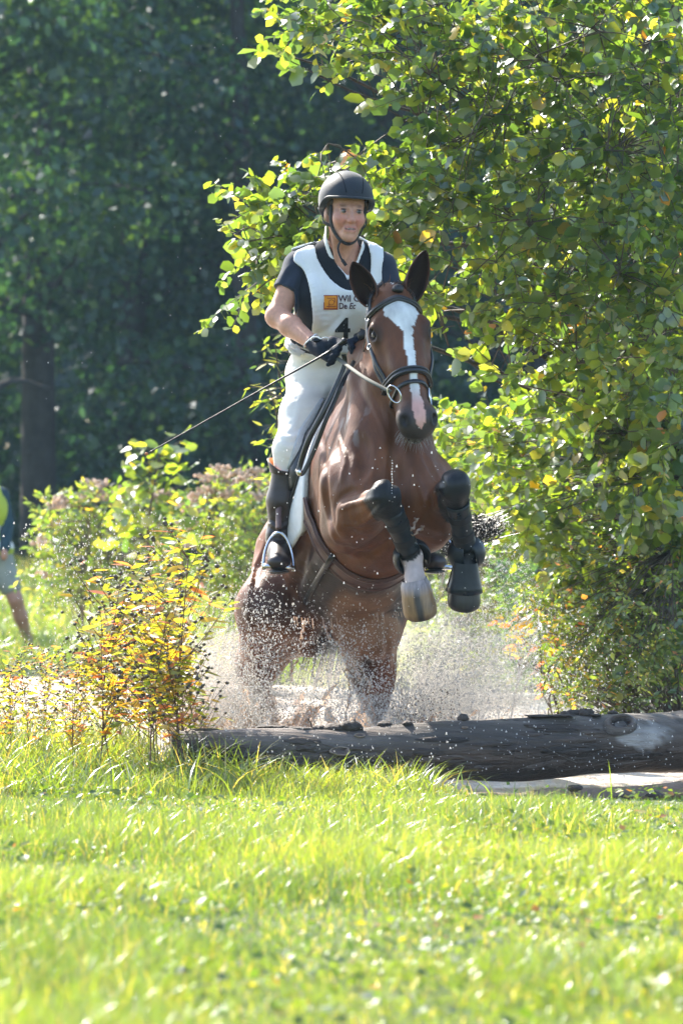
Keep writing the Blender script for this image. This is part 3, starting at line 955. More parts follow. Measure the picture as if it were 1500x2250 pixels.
# ears: cupped shells
def ear(base, tip, opening, w):
    base, tip, opening = A(base), A(tip), A(opening)
    ax = tip - base; L = np.linalg.norm(ax); ax /= L
    op = opening - ax * (opening @ ax); op /= np.linalg.norm(op)
    sd_ = np.cross(ax, op)
    nu, nv = 22, 17
    G = np.zeros((nu, nv, 3)); Nn = np.zeros((nu, nv, 3)); C = np.zeros((nu, nv, 3))
    for i, t in enumerate(np.linspace(0, 1, nu)):
        r_ = w * np.interp(t, [0, .12, .35, .6, .8, .92, 1], [.70, .92, 1.05, 1.0, .70, .40, .04])
        span = np.interp(t, [0, .2, .45, 1], [2.6, 2.05, 1.62, 1.3])
        curve = op * (.10 * L * math.sin(t * 1.9) - .02)
        for j, u in enumerate(np.linspace(-1, 1, nv)):
            th = u * span
            d = -op * math.cos(th) + sd_ * math.sin(th)
            G[i, j] = base + ax * (L * t) + curve + d * r_
            Nn[i, j] = -d
            C[i, j] = A((.075, .028, .017)) * (1 - .45 * t)
    v, f = sheet(G, .005, Nn)
    inner = C.reshape(-1, 3) * .35
    rim = (np.abs(np.linspace(-1, 1, nv)) > .86)
    inner = np.where(np.tile(rim, nu)[:, None], C.reshape(-1, 3) * 1.2, inner)
    mk('ear', v, f, M['coat'], horse, True, np.concatenate([inner, C.reshape(-1, 3)]))
    return base, ax, op, sd_, L
ear(Hd(.035, -.083, -.075), P(774, 574, 15.70), A((-.35, -.92, .1)), .047)
ear(Hd(.030, .080, -.075), P(935, 548, 15.74), A((.40, -.92, .1)), .044)

# hooves
def hoof(cor, toe, fwd, c0, stripe=None, w=.062):
    cor, toe, fwd = A(cor), A(toe), A(fwd)
    ax = toe - cor; L = np.linalg.norm(ax); ax /= L
    fw = fwd - ax * (fwd @ ax); fw /= np.linalg.norm(fw); sd_ = np.cross(ax, fw)
    V, C = [], []
    n = 30
    prof = [(-.10, .80), (0, .86), (.04, .92), (.35, .97), (.62, 1.04), (.84, 1.07), (.97, 1.02), (1.03, .90), (1.04, .70), (.98, .4)]
    for t, r_ in prof:
        for k in range(n):
            th = 2 * math.pi * k / n
            rr = w * r_ * (1 - .10 * max(0, -math.cos(th)))
            V.append(cor + ax * (L * t + .010 * math.cos(th) * t) + fw * (math.cos(th) * rr * 1.05 + .016 * (t - .3)) + sd_ * math.sin(th) * rr)
            col = A(c0) * (.9 + .2 * math.sin(t * 60))
            if stripe is not None and abs(math.sin(th) - .12) < .27 and math.cos(th) > 0:
                col = A((.035, .028, .026))
            if stripe is not None and t < .10:
                col = A((.30, .25, .25))
            if stripe is not None and t > .96:
                col = col * .5
            C.append(col)
    m = len(prof)
    f = [[i * n + j, (i + 1) * n + j, (i + 1) * n + (j + 1) % n, i * n + (j + 1) % n] for i in range(m - 1) for j in range(n)]
    f.append([(m - 1) * n + j for j in range(n)])
    mk('hoof', np.array(V), f, M['hoof'], horse, True, np.array(C))
hoof(RF['cor'], RF['toe'], (.05, -1, .0), (.25, .150, .072), 1)
hoof(LF['cor'], LF['toe'], (.05, -1, .1), (.022, .020, .020), None, .060)
for L in (RH, LH):
    hoof(L['fet'] * .35 + L['toe'] * .65, L['toe'] + A((0, -.05, -.06)), (.05, -1, .1), (.04, .035, .03))

def surf_pt(p, off=0.0):
    loc, nrm, i, d = HBV.find_nearest(Vector(p))
    return A(loc) + A(nrm) * off, A(nrm)
def radial(x, th, off=0.0, zc=-.02, bv=None):
    """point on the trunk at station x, angle th from the spine (negative = horse's right)"""
    o = T(x, 0, zc); d = hl * math.sin(th) + hu * math.cos(th)
    h = (bv or HBV).ray_cast(Vector(o + d * .62), Vector(-d))
    if h[0] is None:
        return o + d * .3, d
    return A(h[0]) + d * off, d
def cam_hit(px, py, bv=None):
    o = Vector((0, 0, CAM_H)); d = (P(px, py, 15) - o).normalized()
    h = (bv or HBV).ray_cast(o, d)
    return (A(h[0]), A(h[1])) if h[0] is not None else (None, None)

# plaited mane: a row of black knots along the crest, forelock tuft, whiskers, tail
crest = catmull([poll + hc * -.125 + ha * -.045, poll + hc * -.22 - ha * -.10 + hb * 0, T(.36, 0, .575), T(.2, 0, .46)], 7)
rg = np.random.default_rng(5)
for i in range(2, len(crest), 2):
    p, n_ = surf_pt(crest[i] + A((-.05, 0, .02)), .012)
    v, f = blob(p, (.022, .022, .024), None, 12, 8, .35, i, 5)
    mk('mane_plait', v, f, M['hair'], horse)
v, f = blob(Hd(.012, .012, -.002), (.024, .022, .018), None, 12, 8, .35, 3, 5)
mk('mane_plait', v, f, M['hair'], horse)
mb = MB()
for i in range(260):
    u = rg.uniform(-.075, .075)
    b0 = Hd(rg.uniform(-.03, .045), u, -.035 - 2.0 * u * u + rg.uniform(-.03, 0))
    d = hc * rg.uniform(.1, .5) - ha * rg.uniform(.2, 1.0) + hb * (u * 6 + rg.normal(0, .5))
    L = rg.uniform(.015, .05)
    d = d / np.linalg.norm(d)
    v, f = tube([b0, b0 + d * L * .6 + A((0, 0, .004)), b0 + d * L], [.0016, .0012, .0004], 3, False)
    mb.add(v, f, A((.03, .016, .011)) if rg.random() < .6 else A((.16, .07, .035)))
o = mb.build('forelock', M['coat'], horse); o['kind'] = 'stuff'
mb = MB()
for i in range(90):
    s = rg.choice((-1, 1))
    a_, b_, c_ = rg.uniform(.55, .615), s * rg.uniform(.0, .05), rg.uniform(-.15, -.09)
    p, n_ = surf_pt(Hd(a_, b_, c_))
    d = n_ * .7 + A((s * .35, -.1, -.8)) + rg.normal(0, .25, 3); d /= np.linalg.norm(d)
    L = rg.uniform(.012, .045)
    v, f = tube([p, p + d * L * .6, p + d * L + A((0, 0, -.006))], [.0007, .0006, .0003], 3, False)
    mb.add(v, f, A((.30, .26, .22)))
o = mb.build('whiskers', M['coat'], horse); o['kind'] = 'stuff'
mb = MB()
t0 = T(-.93, 0, .18)
for i in range(300):
    j = rg.normal(0, 1, 3)
    q = [t0 + j * .02, t0 + A((.02, .13, .03)) + j * .03, A(P(905, 1165, 17.5)) + j * .035, A(P(985, 1178, 17.55)) + j * .04, A(P(1050, 1168, 17.5)) + j * .03 + A((rg.uniform(-.05, .02), 0, 0)), A(P(1112, 1137, 17.45)) + j * .022 + A((rg.uniform(-.16, .0), 0, rg.uniform(-.05, .0)))]
    v, f = tube(catmull(q, 4), [.004, .004, .003, .0012], 3, False)
    mb.add(v, f)
for i in range(160):
    j = rg.normal(0, 1, 3)
    q = [t0 + j * .02, t0 + A((.02, .1, -.1)) + j * .03, A(P(735, 1370, 17.55)) + j * .04, A(P(715, 1480, 17.5)) + j * .05]
    v, f = tube(catmull(q, 4), [.004, .004, .003, .0012], 3, False)
    mb.add(v, f)
o = mb.build('tail', M['hair'], horse); o['kind'] = 'stuff'
# ------------------------------------------------------------------ saddle, girth, bridle, leg boots
def conform_grid(xs, ths, off):
    """grid of points on the trunk; xs(i,j), ths(i,j) in degrees"""
    nu, nv = xs.shape
    G = np.zeros((nu, nv, 3)); Nn = np.zeros((nu, nv, 3))
    for i in range(nu):
        for j in range(nv):
            G[i, j], Nn[i, j] = radial(xs[i, j], R(ths[i, j]), 0.0)
    # relax so that the cloth bridges hollows
    for _ in range(3):
        K = G.copy()
        K[1:-1] = (G[:-2] + G[2:]) * .25 + G[1:-1] * .5
        K[:, 1:-1] = (K[:, :-2] + K[:, 2:]) * .25 + K[:, 1:-1] * .5
        G = K
    o = off if np.ndim(off) else np.full(xs.shape, off)
    return G + Nn * o[..., None], Nn

def pad():
    e = thing('saddle_pad', 'white quilted saddle pad with grey fleece edge under the dark saddle', 'saddle pad', T(-.1, 0, .3))
    ths = np.linspace(-112, 112, 57)
    fr = np.interp(np.abs(ths), [0, 25, 60, 85, 100, 112], [.19, .185, .185, .165, .13, .05])
    bk = np.interp(np.abs(ths), [0, 60, 90, 105, 112], [-.40, -.40, -.38, -.33, -.22])
    u = np.linspace(0, 1, 26)
    xs = fr[None] * (1 - u[:, None]) + bk[None] * u[:, None]
    G, Nn = conform_grid(xs, np.tile(ths, (26, 1)), .012)
    G += Nn * (.006 * np.abs(np.sin(np.outer(u * 24, np.ones(57)))) ** .5)[..., None] * .4
    v, f = sheet(G, .008, Nn); mk('cloth', v, f, M['pad_white'], e)
    # fleece lining showing along the front edge
    xs2 = fr[None] + np.linspace(-.045, .006, 6)[:, None]
    G, Nn = conform_grid(xs2, np.tile(ths, (6, 1)), .002)
    v, f = sheet(G, .010, Nn); mk('fleece', v, f, M['pad_fleece'], e)
    ths3 = np.linspace(-112, 112, 57)
    pts = []; nn = []
    for t_, x_ in zip(ths, bk):
        p, n_ = radial(x_, R(t_), .024); pts.append(p); nn.append(n_)
    v, f = strap(pts, nn, .016, .006); mk('orange_piping', v, f, M['tan_leather'], e)
pad()

def saddle():
    e = thing('saddle', 'dark jumping saddle with padded knee roll carrying the rider', 'saddle', T(-.1, 0, .35))
    for s in (-1, 1):
        ths = np.linspace(22, 96, 26) * s
        fr = np.interp(np.abs(ths), [22, 40, 60, 72, 86, 96], [.125, .138, .12, .08, -.02, -.08])
        bk = np.interp(np.abs(ths), [22, 50, 80, 96], [-.30, -.24, -.22, -.18])
        u = np.linspace(0, 1, 18)
        G, Nn = conform_grid(fr[None] * (1 - u[:, None]) + bk[None] * u[:, None], np.tile(ths, (18, 1)), .024)
        v, f = sheet(G, .007, Nn); mk('flap', v, f, M['black_leather'], e)
        ths = np.linspace(20, 74, 26) * s
        fr = np.interp(np.abs(ths), [20, 34, 50, 64, 74], [.125, .142, .132, .105, .06])
        u = np.linspace(0, 1, 9)
        G, Nn = conform_grid(fr[None] - .004 - .085 * u[:, None], np.tile(ths, (9, 1)), .030)
        h = np.sin(np.pi * np.clip(u, 0.0, 1))[:, None] ** .7 * np.interp(np.abs(ths), [20, 30, 64, 74], [.3, 1, 1, .3])[None] * .034
        v, f = sheet(G, .004, Nn * 1.0); top = len(v) // 2
        v[:top] += (Nn * h[..., None]).reshape(-1, 3)
        mk('knee_roll', v, f, M['black_leather'], e)
    ths = np.linspace(-48, 48, 25); u = np.linspace(0, 1, 26)
    xs = (.125 - .43 * u)[:, None] * np.ones(25)[None]
    G, Nn = conform_grid(xs, np.tile(ths, (26, 1)), .024)
    prof = np.interp(u, [0, .08, .25, .5, .75, .93, 1], [.035, .055, .035, .022, .045, .095, .07])[:, None] * np.cos(np.radians(ths) * 1.7).clip(0)[None] ** .5
    v, f = sheet(G, .006, Nn); v[:len(v) // 2] += (Nn * prof[..., None]).reshape(-1, 3)
    mk('seat', v, f, M['black_leather'], e)
    # girth round the belly, with raised edges, and a keeper loop
    th = np.linspace(92, 268, 60)
    for dx, w, t, nm in ((0, .104, .010, 'girth'),):
        pts = [radial(.105 + dx + .02 * abs(math.sin(R(a))), R(-a), .006) for a in th]
        gp = np.array([p for p, n_ in pts]); gn = np.array([n_ for p, n_ in pts])
        for _ in range(4): gp[1:-1] = (gp[:-2] + gp[2:]) * .25 + gp[1:-1] * .5
        v, f = strap(gp, gn, w, t); gob = mk(nm, v, f, M['brown_leather'], e)
        Tn = np.gradient(gp, axis=0); Tn /= np.linalg.norm(Tn, axis=1)[:, None]
        Sn = np.cross(Tn, gn)
        for o in (-.038, .038):
            v, f = strap(gp + Sn * o + gn * .007, gn, .014, .007); mk('girth_edge', v, f, M['brown_leather'], gob)
    k = int(np.argmin(np.abs(th - 146)))
    c, n_, s_, t_ = gp[k], gn[k], Sn[k], Tn[k]
    loop = [c + s_ * .060 * math.cos(a) + n_ * (.008 + .022 * math.sin(a)) for a in np.linspace(-.3, math.pi + .3, 14)]
    v, f = strap(loop, [n_ * math.sin(a) + s_ * math.cos(a) for a in np.linspace(-.3, math.pi + .3, 14)], .022, .004)
    mk('keeper_loop', v, f, M['black_leather'], e)
    pts, nn = [], []  # dark strip added where a shadow crosses the belly
    for q in ((727, 1226), (712, 1250), (695, 1280), (682, 1302), (672, 1324)):
        h, n2 = cam_hit(*q)
        if h is not None: pts.append(h + n2 * .005); nn.append(n2)
    if len(pts) > 3:
        cc = catmull(pts, 4)
        v, f = strap(cc, unit_(catmull(nn, 4)), .022, .004); mk('belly_shadow_strip', v, f, M['black_leather'], e)
    # stirrup leather and iron, both sides
    for s in (-1, 1):
        f0 = A(P(612, 1246, 16.15)) if s < 0 else None
        if s > 0:
            loc = (A(P(612, 1246, 16.15)) - HO) @ HM.T; loc[1] *= -.84
            f0 = HO + loc @ HM
        topb = f0 + A((0, .045, .150))
        lat = -1 if s < 0 else 1
        h0, hn = radial(-.03, R(70) * s, .075)
        mid = h0 * .45 + topb * .55
        pts = catmull([h0, mid, topb], 8)
        nn = np.tile(A((lat * .55, -.83, 0)), (len(pts), 1))
        v, f = strap(pts, nn, .028, .005); mk('stirrup_leather', v, f, M['brown_leather'], e)
        # iron: arch + tread
        ca = []
        wx_ = A((1, -.05, -.06)); wx_ /= np.linalg.norm(wx_)
        up = topb - f0; up /= np.linalg.norm(up)
        for a in np.linspace(-.10, math.pi + .10, 26):
            ca.append(f0 + wx_ * (math.cos(a) * .060 * (1 - .10 * max(0, math.sin(a)) ** 4)) + up * (max(math.sin(a), -.1) * .142))
        v, f = tube(ca, [.0075, .006, .0055, .0085, .0055, .006, .0075], 8)
        iron = mk('stirrup_iron', v, f, M['steel'], e)
        mb = MB()
        fwd = A((.05, -1, .12)); fwd /= np.linalg.norm(fwd)
        n = 20
        V = []
        for lay, (o, sc) in enumerate(((-.008, 1.0), (.008, 1.0))):
            for i in range(n):
                a = 2 * math.pi * i / n
                V.append(f0 + wx_ * (.062 * abs(math.cos(a)) ** .6 * np.sign(math.cos(a))) + fwd * (.022 * abs(math.sin(a)) ** .6 * np.sign(math.sin(a))) + up * o)
        fc = [[i, (i + 1) % n, n + (i + 1) % n, n + i] for i in range(n)] + [list(range(n))[::-1], list(range(n, 2 * n))]
        mb.add(np.array(V), fc)
        mb.build('tread', M['steel'], iron, smooth=False)
        mb = MB()
        for i in range(5):
            v, f = blob(f0 + wx_ * (-.036 + .018 * i) + up * .009, (.006, .018, .003), None, 8, 5); mb.add(v, f)
        mb.build('tread_rubber', M['black_leather'], iron)
saddle()

def path_on(px_path, n=6, Ydef=15.6, off=.002, bv=None):
    """band path given by points of the photograph, laid on the horse's surface"""
    pts = []
    for px, py in px_path:
        h, nn = cam_hit(px, py, bv)
        if h is None:
            h, nn = surf_pt(P(px, py, Ydef))
        pts.append(h)
    c = catmull(pts, n)
    out, nr = [], []
    for p in c:
        q, nn = surf_pt(p, off)
        out.append(q); nr.append(nn)
    out = np.array(out); nr = np.array(nr)
    for _ in range(2):
        out[1:-1] = (out[:-2] + out[2:]) * .25 + out[1:-1] * .5
        nr[1:-1] = (nr[:-2] + nr[2:]) * .25 + nr[1:-1] * .5
    return out, unit_(nr)
def head_loop(fn, a0, a1, n=40, off=.003):
    """closed or open loop round the head; fn(phi) -> station a;  phi 0 = front, positive = horse's left"""
    out, nr = [], []
    for ph in np.linspace(a0, a1, n):
        o = Hd(fn(ph), 0, -.085)
        d = hc * math.cos(ph) + hb * math.sin(ph)
        h = HBV.ray_cast(Vector(o + d * .22), Vector(-d))
        p = A(h[0]) if h[0] is not None else o + d * .09
        out.append(p + d * off); nr.append(d)
    out = np.array(out)
    for _ in range(3):
        out[1:-1] = (out[:-2] + out[2:]) * .25 + out[1:-1] * .5
    return out, np.array(nr)

BIT_R = A(P(866, 866, 15.52))
def bridle():
    e = thing('bridle', 'black leather bridle with padded browband and noseband on the bay head', 'bridle', Hd(.05, 0, -.1))
    q, n_ = head_loop(lambda p: .055 + .030 * abs(math.sin(p)), R(-88), R(88), 36, .003)
    v, f = strap(q, n_, .026, .008); bb = mk('browband', v, f, M['black_leather'], e)
    v, f = strap(q + n_ * .008, n_, .010, .005); mk('padding_ridge', v, f, M['black_leather'], bb)
    # headpiece over the poll and cheek pieces down to the bit, both sides
    for s in (-1, 1):
        c = []
        for a_, ph, o in ((-.045, 40, .01), (.0, 75, .008), (.06, 88, .004), (.13, 96, .004), (.21, 92, .003), (.29, 84, .003), (.36, 82, .004), (.405, 84, .006)):
            d = hc * math.cos(R(ph)) + hb * math.sin(R(ph)) * s
            b0 = Hd(a_, 0, -.085)
            h = HBV.ray_cast(Vector(b0 + d * .22), Vector(-d))
            c.append((A(h[0]) if h[0] is not None else b0 + d * .09) + d * o)
        cc = catmull(c, 5); nr = unit_(np.array([hb * s * .8 + hc * .5] * len(cc)))
        v, f = strap(cc, nr, .017, .005); mk('cheekpiece', v, f, M['black_leather'], e)
        cc2 = cc[8:] + ha * 0 - hc * .026 + hb * s * .003
        cc2 = np.array([surf_pt(p, .004)[0] if i % 1 == 0 else p for i, p in enumerate(cc2)])
        for _ in range(3): cc2[1:-1] = (cc2[:-2] + cc2[2:]) * .25 + cc2[1:-1] * .5
        v, f = strap(cc2, nr[8:], .013, .005); mk('noseband_hanger', v, f, M['black_leather'], e)
        for k_ in (12, 20):
            t_ = cc[k_ + 1] - cc[k_]; t_ /= np.linalg.norm(t_); sw = np.cross(t_, nr[k_])
            ring = [cc[k_] + sw * .011 * math.cos(a) + t_ * .010 * math.sin(a) + nr[k_] * .007 for a in np.linspace(0, 6.283, 13)]
            v, f = tube(ring, .0018, 5); mk('buckle', v, f, M['steel'], e)
    # crank noseband and flash strap
    q, n_ = head_loop(lambda p: .385 - .012 * math.cos(p), R(-180), R(180), 60, .003)
    v, f = strap(q, n_, .030, .009); nb = mk('noseband', v, f, M['black_leather'], e)
    for o in (-.008, .008):
        v, f = strap(q + n_ * .009 + ha * o, n_, .009, .004); mk('padding_ridge', v, f, M['black_leather'], nb)
    q, n_ = head_loop(lambda p: .418 + .050 * (1 - math.cos(p)) * .5, R(-180), R(180), 60, .003)
    v, f = strap(q, n_, .016, .006); mk('flash_strap', v, f, M['black_leather'], e)
    # throat lash
    q, n_ = head_loop(lambda p: .05 + .13 * (1 - math.cos(p)) * .5, R(80), R(280), 40, .006)
    v, f = strap(q, n_, .014, .004); mk('throat_lash', v, f, M['black_leather'], e)
    # bit rings
    rings = {}
    for s in (-1, 1):
        c = BIT_R.copy() if s < 0 else None
        if s > 0:
            loc = (BIT_R - poll) @ HD.T; loc[1] *= -.82; c = poll + loc @ HD - hc * .045
        rings[s] = c
        ax1 = A((.50 if s < 0 else .1, 0, -.85)); ax1 /= np.linalg.norm(ax1)
        ax2 = A((.72, -.45, .40)) if s < 0 else A((.1, 1, .1)); ax2 -= ax1 * (ax1 @ ax2); ax2 /= np.linalg.norm(ax2)
        ring = [c + ax1 * (.036 * math.cos(a)) + ax2 * (.024 * math.sin(a)) for a in np.linspace(0, 2 * math.pi, 25)]
        v, f = tube(ring, .0034, 8, False); mk('bit_ring', v, f, M['steel'], e)
    # reins: taut pieces from the bit to the hands, and the loose end hanging over the saddle
    hand_r = A(P(737, 784, 15.90)); hand_l = A(P(795, 770, 16.16))
    for s, hnd in ((-1, hand_r), (1, hand_l)):
        st = rings[s]
        mid = st * .5 + hnd * .5 + A((0, -.05 if s < 0 else 0, -.012))
        if s > 0: mid = mid + hl * .03 + A((0, .06, 0))
        q = catmull([st + (hnd - st) * .06, mid, hnd], 12)
        v, f = strap(q, np.tile(A((-.3 * -s, -.8, .5)), (len(q), 1)), .015, .004); mk('rein', v, f, M['rein'], e)
    lp = [(755, 778, 15.92), (757, 800, 15.93), (742, 838, 15.93), (712, 900, 15.93), (678, 965, 15.96), (660, 1018, 16.0), (658, 1038, 16.0), (668, 1036, 16.0), (692, 985, 15.98), (715, 925, 15.95), (735, 880, 15.95), (752, 840, 15.95), (772, 805, 16.0), (785, 775, 16.12)]
    q = catmull([P(*x) for x in lp], 6)
    v, f = strap(q, np.tile(A((-.35, -.9, .15)), (len(q), 1)), .019, .004); mk('rein_loop', v, f, M['black_leather'], e)
    v, f = strap(q[34:40], np.tile(A((-.35, -.9, .15)), (6, 1)), .023, .010); mk('rein_buckle', v, f, M['steel'], e)
bridle()

def leg_boots():
    for L, lab, s in ((RF, 'black tendon boot on the white socked foreleg', -1), (LF, 'black tendon boot on the dark foreleg at the right', 1)):
        k, f0 = L['knee'], L['fet']
        e = thing('tendon_boot', lab + ', wet with spray', 'horse boot', k * .4 + f0 * .6, 'boots on the forelegs')
        d = f0 - k; ln = np.linalg.norm(d); d /= ln
        fw = A((.05, -1, .15)); fw -= d * (fw @ d); fw /= np.linalg.norm(fw); sd_ = np.cross(d, fw)
        n = 28
        G = np.zeros((14, n, 3))
        for i, t in enumerate(np.linspace(.24, .90, 14)):
            r_ = np.interp(t, [.24, .4, .7, .9], [.047, .043, .040, .046])
            for j in range(n):
                a = 2 * math.pi * j / n
                back = max(0, -math.cos(a))
                G[i, j] = k + d * ln * t + (fw * math.cos(a) * (1 + .25 * back) + sd_ * math.sin(a)) * r_
        G = np.concatenate([G[:1] * .96 + (k + d * ln * .24) * .04, G, G[-1:] * .95 + (k + d * ln * .90) * .05], 0)
        fc = [[i * n + j, i * n + (j + 1) % n, (i + 1) * n + (j + 1) % n, (i + 1) * n + j] for i in range(15) for j in range(n)]
        mk('shell', G.reshape(-1, 3), fc, M['boot_black'], e)
        for t in (.45, .72):
            r_ = np.interp(t, [.24, .4, .7, .9], [.047, .043, .040, .046]) + .0015
            ang = np.linspace(0, 2 * math.pi, 25)[:-1]
            pts = np.array([k + d * ln * t + (fw * math.cos(a) * (1 + .25 * max(0, -math.cos(a))) + sd_ * math.sin(a)) * r_ for a in ang])
            nr = np.array([fw * math.cos(a) + sd_ * math.sin(a) for a in ang])
            v, f = strap(pts, nr, .034, .0008, True); mk('strap', v, f, M['black_web'], e)
        # fetlock cup: bowl open at the front, ears standing out at both sides
        nu, nv = 15, 33
        G = np.zeros((nu, nv, 3)); Nn = np.zeros((nu, nv, 3))
        for i, u in enumerate(np.linspace(-1, 1, nu)):
            for j, w_ in enumerate(np.linspace(-1, 1, nv)):
                a = math.pi + w_ * (R(118) if s < 0 else R(160)) 
                rr = .066 * math.sqrt(max(1 - (u * .80) ** 2, .05)) * (1 + .06 * abs(w_))
                G[i, j] = f0 + d * (u * .058 + .004) + (fw * (math.cos(a) * .92) + sd_ * math.sin(a)) * rr
                Nn[i, j] = fw * math.cos(a) + sd_ * math.sin(a)
        v, f = sheet(G, .006, Nn); mk('fetlock_cup', v, f, M['boot_black'], e)
        if s > 0:
            c0, t0 = L['cor'], L['toe']
            dd = t0 - c0; l2 = np.linalg.norm(dd); dd /= l2
            f2 = fw - dd * (fw @ dd); f2 /= np.linalg.norm(f2); s2 = np.cross(dd, f2)
            G = []
            for t, r_ in ((-.55, .046), (-.35, .050), (0, .058), (.3, .066), (.5, .072), (.52, .068)):
                G.append([c0 + dd * l2 * t + (f2 * math.cos(a) + s2 * math.sin(a)) * r_ for a in np.linspace(0, 2 * math.pi, n, endpoint=False)])
            G = np.array(G)
            fc = [[i * n + j, i * n + (j + 1) % n, (i + 1) * n + (j + 1) % n, (i + 1) * n + j] for i in range(5) for j in range(n)]
            mk('overreach_bell', G.reshape(-1, 3), fc, M['boot_black'], e)
leg_boots()
# ------------------------------------------------------------------ rider
def poly_sdf(poly, X, Y):
    """signed distance to a polygon (negative inside), arrays"""
    d = np.full(np.broadcast(X, Y).shape, 1e9); s = np.ones_like(d)
    n = len(poly)
    for i in range(n):
        ax, ay = poly[i]; bx, by = poly[i - 1]
        ex, ey = bx - ax, by - ay
        wx_, wy_ = X - ax, Y - ay
        t = np.clip((wx_ * ex + wy_ * ey) / (ex * ex + ey * ey + 1e-12), 0, 1)
        d = np.minimum(d, (wx_ - ex * t) ** 2 + (wy_ - ey * t) ** 2)
        c1 = Y >= ay; c2 = Y < by; c3 = ex * wy_ > ey * wx_
        s = np.where((c1 & c2 & c3) | (~c1 & ~c2 & ~c3), -s, s)
    return s * np.sqrt(d)
def smooth_poly(pts, n=5):
    c = catmull([A((x, y, 0)) for x, y in pts] + [A((*pts[0], 0))], n)
    return [(p[0], p[1]) for p in c[:-1]]

RY = 16.28
J = dict(pelvis=A(P(720, 818, 16.50)), waist=A(P(716, 748, 16.42)), chest=A(P(738, 640, 16.31)), neck=A(P(748, 562, 16.25)),
         sr=A(P(657, 585, 16.28)), er=A(P(609, 694, 16.22)), wr=A(P(692, 757, 16.03)), sl=A(P(836, 588, 16.31)), el=A(P(866, 690, 16.27)), wl=A(P(812, 757, 16.22)),
         hr=A(P(690, 838, 16.48)), kr=A(P(638, 985, 16.27)), ar=A(P(613, 1180, 16.31)), tr=A(P(612, 1234, 16.15)))
def mirror(p):
    loc = (A(p) - HO) @ HM.T; loc[1] *= -.78; return HO + loc @ HM
J['hl'] = J['pelvis'] * 2 - J['hr']; J['hl'][2] = J['hr'][2]
J['kl'], J['al'], J['tl'] = mirror(J['kr']), mirror(J['ar']), mirror(J['tr'])
_k = (J['kl'] - HO) @ HM.T; _k[1] *= .88; J['kl'] = HO + _k @ HM
# head frame
HC = A(P(760, 466, 16.12))
fyaw = R(14)
hw_ = A((math.sin(fyaw), -math.cos(fyaw), -.06)); hw_ /= np.linalg.norm(hw_)      # facing
ht = A((.05, -.03, 1.0)); ht -= hw_ * (ht @ hw_); ht /= np.linalg.norm(ht)
hs = np.cross(ht, hw_) * -1.0                                                        # towards image right
hs = hs if hs[0] > 0 else -hs
RM = np.stack([hs, ht, hw_])
def Fc_(s, t, w):
    return HC + hs * s + ht * t + hw_ * w

def torso(S, o=0.0, k=.05):
    yaw = np.eye(3)
    S.ell(J['pelvis'], (.165 + o, .125 + o, .135 + o), yaw, k)
    S.ell(J['waist'], (.132 + o, .100 + o, .13 + o), yaw, k)
    S.ell(J['chest'], (.160 + o, .118 + o, .165 + o), yaw, k)
    S.ell(J['chest'] + A((-.065, -.075, -.015)), (.068 + o, .055 + o, .065 + o), yaw, .04)
    S.ell(J['chest'] + A((.065, -.075, -.015)), (.068 + o, .055 + o, .065 + o), yaw, .04)
    S.chain([J['sr'], J['neck'] + A((0, .03, -.01)), J['sl']], [.048 + o, .070 + o, .048 + o], .05)

